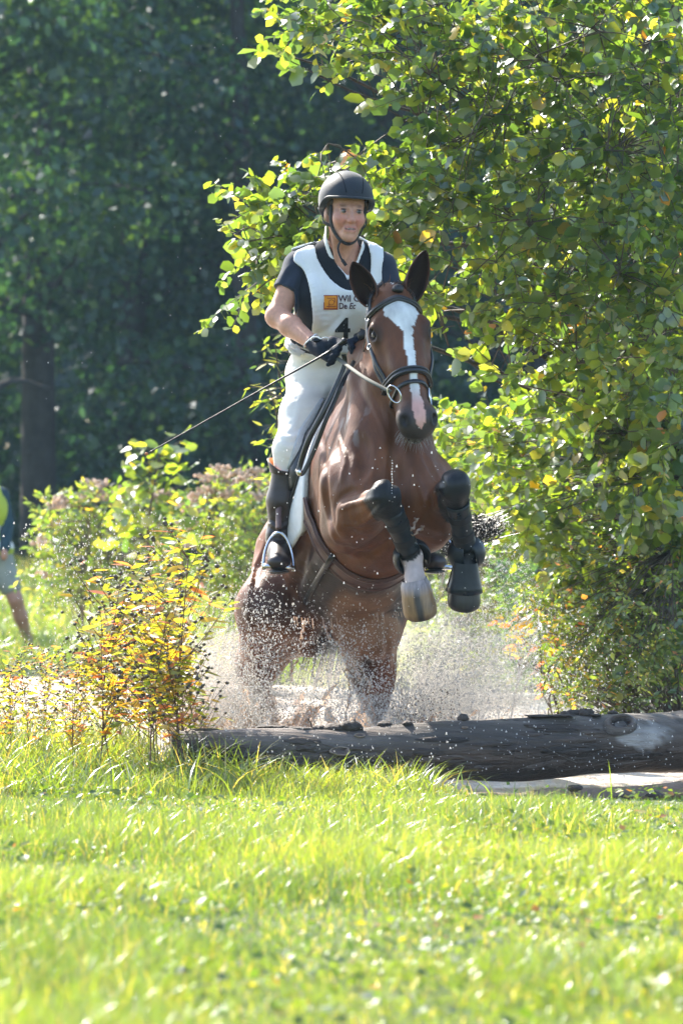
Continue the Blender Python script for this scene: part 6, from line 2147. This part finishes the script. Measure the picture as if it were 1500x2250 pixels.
# ---- grass
def grass(name, x, y, z, h, w, lean, rg, col, mat, parent=None, rows=(0, .5, 1.0)):
    n = len(x)
    az = rg.uniform(0, 2 * math.pi, n)
    fa = az + math.pi / 2 + rg.normal(0, .9, n)
    ld = np.stack([np.cos(az), np.sin(az), 0 * az], 1)
    sd_ = np.stack([np.cos(fa), np.sin(fa), 0 * fa], 1)
    base = np.stack([x, y, z], 1)
    V = []
    for t in rows:
        c = base + ld * (lean * h * t ** 1.9)[:, None]
        c[:, 2] += h * t * (1 - .38 * lean * t)
        ww = w * (1 - t ** 2.2) * .5
        if t < 1:
            V += [c - sd_ * ww[:, None], c + sd_ * ww[:, None]]
        else:
            V += [c]
    V = np.stack(V, 1)
    k = V.shape[1]
    m = len(rows)
    tri = []
    for i in range(m - 2):
        tri += [[2 * i, 2 * i + 1, 2 * i + 3], [2 * i, 2 * i + 3, 2 * i + 2]]
    tri.append([2 * (m - 2), 2 * (m - 2) + 1, 2 * (m - 1)])
    Fc = (np.array(tri)[None] + (np.arange(n) * k)[:, None, None]).reshape(-1, 3)
    return tag(mk(name, V.reshape(-1, 3), Fc, mat, parent, True, np.repeat(col, k, axis=0)), kind='stuff')

def scatter(n, y0, y1, rg, margin=1.12, power=1.0):
    y = y0 + (y1 - y0) * rg.random(n) ** power
    x = rg.uniform(-1, 1, n) * .0837 * y * margin + rg.normal(0, .02, n)
    return x, y
def gcol(x, y, rg, dry=.11):
    n = len(x)
    pt = fbm(np.stack([x * 1.3, y * .9, 0 * x], -1), 3, 55)
    c = np.array([.088, .138, .027]) * (.45 + 1.1 * pt)[:, None]
    c[:, 0] *= (.8 + .5 * pt)
    d = rg.random(n) < dry
    c[d] = np.array([.28, .24, .10]) * rg.uniform(.7, 1.2, (d.sum(), 1))
    return c * rg.uniform(.75, 1.25, (n, 1))
def lawn():
    rg = np.random.default_rng(9)
    x, y = scatter(120000, 5.9, 15.6, rg, 1.15)
    keep = pond_mask(x, y) < .12
    x, y = x[keep], y[keep]
    pt = fbm(np.stack([x * 1.6, y * 1.1, 0 * x], -1), 3, 23)
    h = (.026 + .075 * sstep(.3, .75, pt)) * rg.uniform(.6, 1.35, len(x)) * (1 - .55 * sstep(.1, .5, x) * sstep(13.2, 14.0, y))
    o = grass('grass', x, y, ground_z(x, y) - .005, h, rg.uniform(.0024, .0044, len(x)), rg.uniform(.1, .9, len(x)), rg, gcol(x, y, rg), M['grass'])
    # clover and plantain leaves low in the turf
    n = 5200
    x, y = scatter(n, 6.5, 14.2, rg, 1.12, .8)
    k = (fbm(np.stack([x * 2.4, y * 1.6, 0 * x], -1), 3, 93) > .50) & (pond_mask(x, y) < .1)
    x, y = x[k], y[k]; n = len(x)
    p = np.stack([x, y, ground_z(x, y) + rg.uniform(.01, .055, n)], 1)
    d = np.stack([rg.normal(0, 1, n), rg.normal(0, 1, n), rg.normal(.1, .3, n)], 1)
    L = rg.uniform(.014, .034, n)
    V, Fc, C = leaf_batch(p, d, A((0, -.1, 1)) + rg.normal(0, .4, (n, 3)), L, L * rg.uniform(.5, .9, n), palette('fine', n, rg), leaf_template('simple'))
    tag(mk('turf_weeds', V, Fc, M['leaf_far'], None, True, C), kind='stuff')
    # longer rough grass along the water edge
    x, y = scatter(6500, 13.9, 15.35, rg, 1.1)
    edge = pond_mask(x, y)
    pr = np.where(x < .35, 1.0, .10)
    keep = (edge < .35) & (rg.random(len(x)) < pr * sstep(13.9, 14.7, y) * (.25 + .75 * (fbm(np.stack([x * 3, y * 3, 0 * x], -1), 2, 8) > .48)))
    x, y = x[keep], y[keep]
    xe = rg.normal(-.60, .09, 420); ye = rg.normal(14.95, .10, 420); x = np.concatenate([x, xe]); y = np.concatenate([y, ye])
    h = rg.uniform(.07, .21, len(x)) * np.where(x < -.3, 1.3, .85)
    grass('tall_grass', x, y, ground_z(x, y) - .01, h, rg.uniform(.004, .007, len(x)), rg.uniform(.3, 1.5, len(x)), rg, gcol(x, y, rg, .15), M['grass'], None, (0, .25, .5, .75, 1.0))
    x, y = scatter(7000, 15.2, 17.4, rg, 1.1)
    keep = (pond_mask(x, y) < .3) & (x < -.3)
    x, y = x[keep], y[keep]
    grass('bank_grass', x, y, ground_z(x, y) - .01, rg.uniform(.12, .34, len(x)), rg.uniform(.004, .007, len(x)), rg.uniform(.2, 1.2, len(x)), rg, gcol(x, y, rg, .2), M['grass'], None, (0, .25, .5, .75, 1.0))
    x, y = scatter(70000, 24.5, 52, rg, 1.25, 1.25)
    keep = pond_mask(x, y) < .2
    x, y = x[keep], y[keep]
    h = rg.uniform(.08, .28, len(x)) * (.6 + .9 * fbm(np.stack([x * .8, y * .5, 0 * x], -1), 3, 71))
    grass('meadow_grass', x, y, ground_z(x, y) - .02, h, rg.uniform(.008, .016, len(x)), rg.uniform(.2, 1.1, len(x)), rg, gcol(x, y, rg, .12), M['grass'])
lawn()

# ---- wood in the background
def far_tree(name, label, X, Y, H, R_, n, pal, seed, tr=.2, low=1.6, group='trees of the wood behind the pond', lean=0, size=.15):
    rg = np.random.default_rng(seed)
    z0 = float(ground_z(X, Y))
    e = thing(name, label, 'tree', (X, Y, z0), group)
    c = catmull([(X, Y, z0 - .2), (X + lean * .3, Y, z0 + H * .3), (X + lean, Y + .2, z0 + H * .65), (X + lean * 1.2, Y, z0 + H * .95)], 8)
    v, f = tube(c, [tr, tr * .8, tr * .45, .04], 10); mk('trunk', v, f, M['trunk_far'], e)
    cl = []
    for i in range(16):
        t = rg.uniform(.23, .92)
        b = c[int(t * (len(c) - 1))]
        az = rg.uniform(0, 6.28)
        d = A((math.cos(az), math.sin(az), rg.uniform(-.15, .6)))
        L = R_ * rg.uniform(.6, 1.1) * (1.15 - .6 * t)
        q = catmull([b, b + d * L * .5 + A((0, 0, .2)), b + d * L], 4)
        v, f = tube(q, [.07 * (1.2 - t), .015], 5); mk('branch', v, f, M['trunk_far'], e)
        for k in range(4):
            cl.append((q[-1] * (.35 + .2 * k) + b * (.65 - .2 * k), R_ * rg.uniform(.22, .42)))
        cl.append((q[-1], R_ * .3))
    cl = [(p, r) for p, r in cl if p[2] - z0 > low * .6]
    per = n // len(cl)
    P_, Nn = [], []
    for p, r in cl:
        u = unit(rg.normal(0, 1, (per, 3)))
        rr = r * rg.uniform(.25, 1.05, per) ** .5
        P_.append(p + u * rr[:, None] * A((1.15, 1.15, .8)))
        Nn.append(u)
    P_ = np.concatenate(P_); Nn = np.concatenate(Nn)
    m = len(P_)
    d = unit(rg.normal(0, 1, (m, 3)) + A((0, 0, -.3)))
    nr = A((0, 0, .7)) + Nn * .5 + rg.normal(0, .5, (m, 3))
    L = size * rg.uniform(.6, 1.3, m)
    tpl = (np.array([(0, 0, 0), (.5, -.5, .06), (1, 0, -.05), (.5, .5, .06)]), np.array([[0, 1, 2, 3]]))
    V, Fc, C = leaf_batch(P_, d, nr, L, L * .75, palette(pal, m, rg), tpl)
    mk('crown', V, Fc, M['leaf_far'], e, True, C)
    return e
specs = [
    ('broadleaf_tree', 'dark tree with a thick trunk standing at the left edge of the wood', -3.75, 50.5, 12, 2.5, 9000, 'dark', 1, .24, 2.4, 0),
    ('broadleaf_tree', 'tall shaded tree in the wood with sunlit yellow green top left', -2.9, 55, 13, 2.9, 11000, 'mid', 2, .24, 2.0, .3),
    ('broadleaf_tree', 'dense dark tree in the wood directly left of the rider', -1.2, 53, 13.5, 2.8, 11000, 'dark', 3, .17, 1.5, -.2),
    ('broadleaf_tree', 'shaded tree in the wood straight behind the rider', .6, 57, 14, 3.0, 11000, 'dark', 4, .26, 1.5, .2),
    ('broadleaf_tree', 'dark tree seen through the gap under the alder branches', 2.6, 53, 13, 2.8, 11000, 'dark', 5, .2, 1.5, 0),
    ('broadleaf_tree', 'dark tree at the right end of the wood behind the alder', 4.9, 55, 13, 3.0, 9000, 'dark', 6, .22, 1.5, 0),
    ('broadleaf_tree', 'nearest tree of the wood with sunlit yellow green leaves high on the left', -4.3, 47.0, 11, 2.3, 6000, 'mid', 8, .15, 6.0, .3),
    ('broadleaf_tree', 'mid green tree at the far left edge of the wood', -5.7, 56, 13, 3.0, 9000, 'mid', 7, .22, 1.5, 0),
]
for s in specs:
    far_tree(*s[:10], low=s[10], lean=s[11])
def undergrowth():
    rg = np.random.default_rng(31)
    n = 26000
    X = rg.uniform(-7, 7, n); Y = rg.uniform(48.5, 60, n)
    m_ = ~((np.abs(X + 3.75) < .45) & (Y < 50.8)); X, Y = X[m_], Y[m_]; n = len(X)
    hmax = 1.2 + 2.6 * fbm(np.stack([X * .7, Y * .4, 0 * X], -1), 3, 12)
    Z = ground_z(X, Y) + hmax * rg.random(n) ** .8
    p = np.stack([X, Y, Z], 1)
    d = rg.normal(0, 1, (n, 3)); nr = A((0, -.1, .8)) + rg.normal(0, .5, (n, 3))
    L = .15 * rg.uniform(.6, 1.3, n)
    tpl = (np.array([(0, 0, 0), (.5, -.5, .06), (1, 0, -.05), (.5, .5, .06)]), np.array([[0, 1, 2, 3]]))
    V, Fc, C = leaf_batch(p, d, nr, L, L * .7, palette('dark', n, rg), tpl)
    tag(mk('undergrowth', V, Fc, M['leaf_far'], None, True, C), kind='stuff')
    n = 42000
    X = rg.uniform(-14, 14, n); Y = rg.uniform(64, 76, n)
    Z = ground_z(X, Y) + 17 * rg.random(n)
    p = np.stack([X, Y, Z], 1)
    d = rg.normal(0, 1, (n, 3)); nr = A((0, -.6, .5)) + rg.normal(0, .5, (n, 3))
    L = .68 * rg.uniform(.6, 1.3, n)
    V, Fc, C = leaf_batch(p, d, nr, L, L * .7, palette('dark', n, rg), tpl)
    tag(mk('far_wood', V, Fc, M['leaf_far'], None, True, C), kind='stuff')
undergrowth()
# ------------------------------------------------------------------ spray and splash
def spray_mat():
    m, nt, out = newmat('water_drop')
    t = nt.nodes.new('ShaderNodeBsdfTranslucent'); t.inputs[0].default_value = (.97, .95, .92, 1)
    d = nt.nodes.new('ShaderNodeBsdfDiffuse'); d.inputs[0].default_value = (.86, .83, .79, 1)
    g = nt.nodes.new('ShaderNodeBsdfGlossy'); g.inputs['Roughness'].default_value = .25
    m1 = nt.nodes.new('ShaderNodeMixShader'); m1.inputs[0].default_value = .55
    m2 = nt.nodes.new('ShaderNodeMixShader'); m2.inputs[0].default_value = .18
    nt.links.new(d.outputs[0], m1.inputs[1]); nt.links.new(t.outputs[0], m1.inputs[2])
    nt.links.new(m1.outputs[0], m2.inputs[1]); nt.links.new(g.outputs[0], m2.inputs[2])
    nt.links.new(m2.outputs[0], out.inputs[0])
    return m
def splash_mat():
    m, nt, out = newmat('muddy_splash')
    t = nt.nodes.new('ShaderNodeBsdfTranslucent'); t.inputs[0].default_value = (.80, .58, .42, 1)
    d = nt.nodes.new('ShaderNodeBsdfDiffuse')
    n = noise_node(nt, 30, 4)
    r = ramp(nt, n.outputs['Fac'], [(.3, (.36, .22, .14)), (.6, (.58, .44, .34))])
    nt.links.new(r.outputs[0], d.inputs[0])
    g = nt.nodes.new('ShaderNodeBsdfGlossy'); g.inputs['Roughness'].default_value = .12
    tr = nt.nodes.new('ShaderNodeBsdfTransparent')
    m1 = nt.nodes.new('ShaderNodeMixShader'); m1.inputs[0].default_value = .5
    m2 = nt.nodes.new('ShaderNodeMixShader'); m2.inputs[0].default_value = .16
    m3 = nt.nodes.new('ShaderNodeMixShader'); m3.inputs[0].default_value = .18
    nt.links.new(d.outputs[0], m1.inputs[1]); nt.links.new(t.outputs[0], m1.inputs[2])
    nt.links.new(m1.outputs[0], m2.inputs[1]); nt.links.new(g.outputs[0], m2.inputs[2])
    nt.links.new(m2.outputs[0], m3.inputs[1]); nt.links.new(tr.outputs[0], m3.inputs[2])
    nt.links.new(m3.outputs[0], out.inputs[0])
    return m
OCT_V = np.array([(1.1, -.6, -.45), (-1.1, -.6, -.45), (0, 1.2, -.45), (0, 0, 1.25)], float)
OCT_F = np.array([(0, 2, 3), (2, 1, 3), (1, 0, 3), (0, 1, 2)])
def drops():
    rg = np.random.default_rng(88)
    PT, RD = [], []
    def put(q, Y, r):
        PT.append(PV(q, Y)); RD.append(r)
    def cloud(poly, n, Y0, Y1, r0, r1, pull=None):
        q = in_poly(poly, n, rg)
        put(q, rg.uniform(Y0, Y1, n), r0 * (r1 / r0) ** (rg.random(n) ** 2.2))
    # plumes thrown out from the two hind legs: jets of drops on ballistic arcs
    def plume(src, n, dirx, spread, vmin, vmax, r0, r1, ysp=.5):
        vx = dirx + rg.normal(0, spread, n); vz = rg.uniform(vmin, vmax, n) ** 1.0; vy = rg.normal(0, ysp, n)
        t = rg.random(n) * .75
        k = rg.random(n) * .25
        p = np.stack([src[0] + rg.normal(0, .10, n) + vx * t, src[1] + rg.normal(0, .2, n) + vy * t, src[2] + vz * t - 4.9 * t * t], 1)
        p = p[p[:, 2] > -.02]
        PT.append(p); RD.append(r0 * (r1 / r0) ** (rg.random(len(p)) ** 2.4))
    plume((.30, 17.2, .05), 42000, .85, .42, .6, 3.5, .0012, .0046)
    plume((.12, 16.9, .05), 9000, .1, .6, .3, 2.8, .0011, .0042, .3)
    plume((-.36, 16.9, .05), 14000, -.25, .45, .4, 3.4, .0011, .0046, .35)
    plume((-.40, 16.9, .05), 13000, -1.1, .6, .8, 4.2, .0013, .0046, .4)
    def gauss(cx, cy_, sx_, sy_, n, Y0, Y1, r0, r1):
        q = np.stack([rg.normal(cx, sx_, n), rg.normal(cy_, sy_, n)], 1)
        q = q[q[:, 1] < 1625]
        put(q, rg.uniform(Y0, Y1, len(q)), r0 * (r1 / r0) ** (rg.random(len(q)) ** 2.2))
    gauss(565, 1430, 38, 85, 3200, 16.15, 16.7, .0012, .0046)
    gauss(550, 1560, 45, 50, 3000, 16.15, 16.7, .0012, .0042)
    gauss(750, 1480, 75, 70, 3600, 16.05, 16.6, .0012, .0042)
    gauss(790, 1560, 70, 40, 3600, 16.05, 16.6, .0012, .0042)
    gauss(700, 1400, 110, 60, 900, 15.9, 16.4, .0012, .0040)
    cloud([(890, 1420), (1180, 1380), (1190, 1570), (860, 1600)], 16000, 16.6, 17.8, .0010, .0030)
    cloud([(420, 1420), (530, 1380), (530, 1620), (420, 1620)], 8000, 16.6, 17.6, .0011, .0040)
    cloud([(980, 1160), (1110, 1130), (1190, 1300), (1180, 1450), (900, 1460)], 4500, 16.6, 17.6, .0010, .0030)
    cloud([(100, 1130), (330, 1120), (520, 1150), (510, 1420), (150, 1420)], 900, 16.4, 17.8, .0016, .0040)
    cloud([(30, 1150), (200, 1150), (120, 1330)], 120, 16.4, 17.6, .002, .0045)
    cloud([(420, 1600), (1480, 1570), (1480, 1690), (430, 1710)], 420, 14.95, 15.1, .0012, .0038)
    cloud([(560, 1000), (1060, 900), (1060, 1340), (560, 1340)], 130, 15.1, 15.3, .0012, .0036)
    cloud([(0, 0), (1500, 0), (1500, 1100), (0, 1100)], 160, 15.5, 19, .0010, .0026)
    # string of drops shaken off the knee
    for i in range(16):
        PT.append(np.array([P(861 + .6 * math.sin(i), 1012 + i * 6, 15.35)])); RD.append(np.array([rg.uniform(.0018, .0036)]))
    P_ = np.concatenate(PT); r = np.concatenate(RD)
    st = np.ones((len(P_), 3)); st[:, 2] = rg.uniform(.8, 1.9, len(P_)); st[:, 0] = rg.uniform(.8, 1.2, len(P_))
    V = P_[:, None] + OCT_V[None] * (r[:, None] * st)[:, None, :]
    Fc = (OCT_F[None] + (np.arange(len(P_)) * 4)[:, None, None]).reshape(-1, 3)
    o = mk('water_spray', V.reshape(-1, 3), Fc, spray_mat()); tag(o, kind='stuff')
    # dark mud specks low down
    n = 420
    q = in_poly([(860, 1540), (1010, 1500), (1010, 1600), (860, 1610)], n, rg)
    p = PV(q, rg.uniform(16, 16.6, n)); r = .0012 * (3.5) ** rg.random(n)
    V = p[:, None] + OCT_V[None] * r[:, None, None]
    Fc = (OCT_F[None] + (np.arange(n) * 4)[:, None, None]).reshape(-1, 3)
    tag(mk('mud_specks', V.reshape(-1, 3), Fc, M['mud']), kind='stuff')
drops()

def splash():
    rg = np.random.default_rng(19)
    mb = MB()
    # ragged tongues of muddy water rising round the legs
    def tongue(b, dirv, h, w, seed):
        n, m = 12, 9
        dirv = unit_(A(dirv)); side = unit_(np.cross(dirv, A((0, 0, 1))))
        G = np.zeros((n, m, 3))
        for i, t in enumerate(np.linspace(0, 1, n)):
            c = A(b) + dirv * (h * .55 * t + .05 * h * math.sin(4 * t)) + A((0, 0, h * (1.25 * t - .55 * t * t)))
            ww = w * (1 - t) ** .55 * (.6 + .6 * float(vnoise(A((t * 6, seed * 3.1, 0))[None], 3)[0])) + .003
            for j, u in enumerate(np.linspace(-1, 1, m)):
                G[i, j] = c + side * (ww * u) + dirv * (.35 * ww * (u * u)) + A((0, 0, -.5 * ww * u * u * t))
        G += (fbm(G * A((26, 26, 18)) + seed, 3, 5) - .5)[..., None] * A((.05, .05, .06)) * np.linspace(.3, 1, n)[:, None, None]
        v, f = G.reshape(-1, 3), grid_faces(n, m)
        # tear holes toward the tip
        keep = fbm(v * A((34, 34, 24)) + seed * 1.7, 2, 8)
        tt = np.repeat(np.linspace(0, 1, n), m)
        f = [q for q in f if all(keep[k] > .30 + .22 * tt[k] for k in q)]
        mb.add(v, f)
    for cx, cyy, n, lean in ((-.37, 16.95, 26, -.5), (.09, 16.9, 20, .15), (.14, 17.0, 10, .9), (-.5, 17.0, 34, -1.0), (-.12, 17.0, 14, .1), (.12, 16.7, 16, .1), (-.34, 16.7, 14, -.3), (.45, 17.2, 12, 1.0)):
        for i in range(n):
            a = rg.uniform(0, 2 * math.pi)
            b = A((cx + .10 * math.cos(a), cyy + .12 * math.sin(a), -.05))
            tongue(b, (math.cos(a) * .7 + lean * .6, math.sin(a) * .5 - .1, .0), rg.uniform(.16, .55) * (1.0 if cx < -.3 else .75), rg.uniform(.03, .08), rg.uniform(0, 50))
    # strings of water between the hind legs
    for pts in ([(742, 1370, 16.35), (752, 1395, 16.3), (745, 1420, 16.3), (782, 1470, 16.3), (800, 1520, 16.3), (822, 1570, 16.35)],
                [(715, 1372, 16.35), (722, 1400, 16.3), (735, 1410, 16.3), (770, 1430, 16.3), (783, 1425, 16.3)],
                [(765, 1440, 16.3), (762, 1480, 16.3), (768, 1520, 16.3), (755, 1590, 16.3)],
                [(790, 1460, 16.3), (806, 1500, 16.3), (815, 1550, 16.3)],
                [(668, 1360, 16.35), (664, 1400, 16.3), (655, 1440, 16.3), (640, 1480, 16.4)],
                [(905, 1180, 15.5), (922, 1165, 15.5), (932, 1158, 15.5)], [(900, 1165, 15.5), (910, 1150, 15.5), (916, 1140, 15.5)]):
        c = catmull([P(*q) for q in pts], 8)
        c = c + rg.normal(0, .004, c.shape)
        v, f = tube(c, rg.uniform(.0015, .0075, len(c)), 6); mb.add(v, f)
    # drips falling from the belly line
    for i in range(26):
        px = rg.uniform(640, 890); p = A(P(px, 1352 + 8 * math.sin(px * .02), 16.3)); L = rg.uniform(.01, .05)
        v, f = tube([p, p + A((.002, 0, -L * .6)), p + A((.004, 0, -L))], [.0025, .0018, .0028], 5); mb.add(v, f)
    o = mb.build('splash', splash_mat()); tag(o, kind='stuff')
splash()

# fine mist hanging in the spray: closed clouds, densest in the middle
def mist():
    for i, (c, r, dens, colr) in enumerate((((.34, 17.25, .20), (.52, .45, .50), 4.2, (.97, .93, .88)), ((-.52, 17.0, .16), (.30, .40, .42), 5.5, (.97, .86, .76)), ((-.10, 17.1, .12), (.42, .40, .34), 2.4, (.97, .88, .79)))):
        m, nt, out = newmat('spray_mist_%s' % 'abc'[i])
        tc = nt.nodes.new('ShaderNodeTexCoord')
        g = nt.nodes.new('ShaderNodeTexGradient'); g.gradient_type = 'SPHERICAL'
        n = nt.nodes.new('ShaderNodeTexNoise'); n.inputs['Scale'].default_value = 3.2; n.inputs['Detail'].default_value = 4
        nt.links.new(tc.outputs['Object'], g.inputs[0]); nt.links.new(tc.outputs['Object'], n.inputs[0])
        mr = nt.nodes.new('ShaderNodeMapRange'); mr.inputs['From Min'].default_value = .38; mr.inputs['From Max'].default_value = .66
        nt.links.new(n.outputs['Fac'], mr.inputs['Value'])
        mu = nt.nodes.new('ShaderNodeMath'); mu.operation = 'MULTIPLY'
        nt.links.new(g.outputs['Fac'], mu.inputs[0]); nt.links.new(mr.outputs[0], mu.inputs[1])
        mu2 = nt.nodes.new('ShaderNodeMath'); mu2.operation = 'MULTIPLY'; mu2.inputs[1].default_value = dens * 2.2
        nt.links.new(mu.outputs[0], mu2.inputs[0])
        p = nt.nodes.new('ShaderNodeVolumePrincipled'); p.inputs['Color'].default_value = (*colr, 1); p.inputs['Anisotropy'].default_value = .3
        nt.links.new(mu2.outputs[0], p.inputs['Density']); nt.links.new(p.outputs[0], out.inputs['Volume'])
        v, f = blob((0, 0, 0), (1, 1, 1), None, 20, 12)
        o = mk('spray_mist', v, f, m); o.location = c; o.scale = r
        tag(o, kind='stuff')
mist()

# ------------------------------------------------------------------ hazy morning air
def haze():
    lo, hi = A((-60, -12, -1.6)), A((60, 100, 24))
    v = np.array([[(lo, hi)[i][0], (lo, hi)[j][1], (lo, hi)[k][2]] for i in (0, 1) for j in (0, 1) for k in (0, 1)])
    f = [[0, 1, 3, 2], [4, 6, 7, 5], [0, 4, 5, 1], [2, 3, 7, 6], [0, 2, 6, 4], [1, 5, 7, 3]]
    m, nt, out = newmat('air')
    p = nt.nodes.new('ShaderNodeVolumePrincipled')
    p.inputs['Color'].default_value = (.50, .78, 1.0, 1)
    p.inputs['Density'].default_value = HAZE
    p.inputs['Anisotropy'].default_value = .25
    nt.links.new(p.outputs[0], out.inputs['Volume'])
    tag(mk('haze', v, f, m, None, False), kind='stuff')
HAZE = .00038
haze()
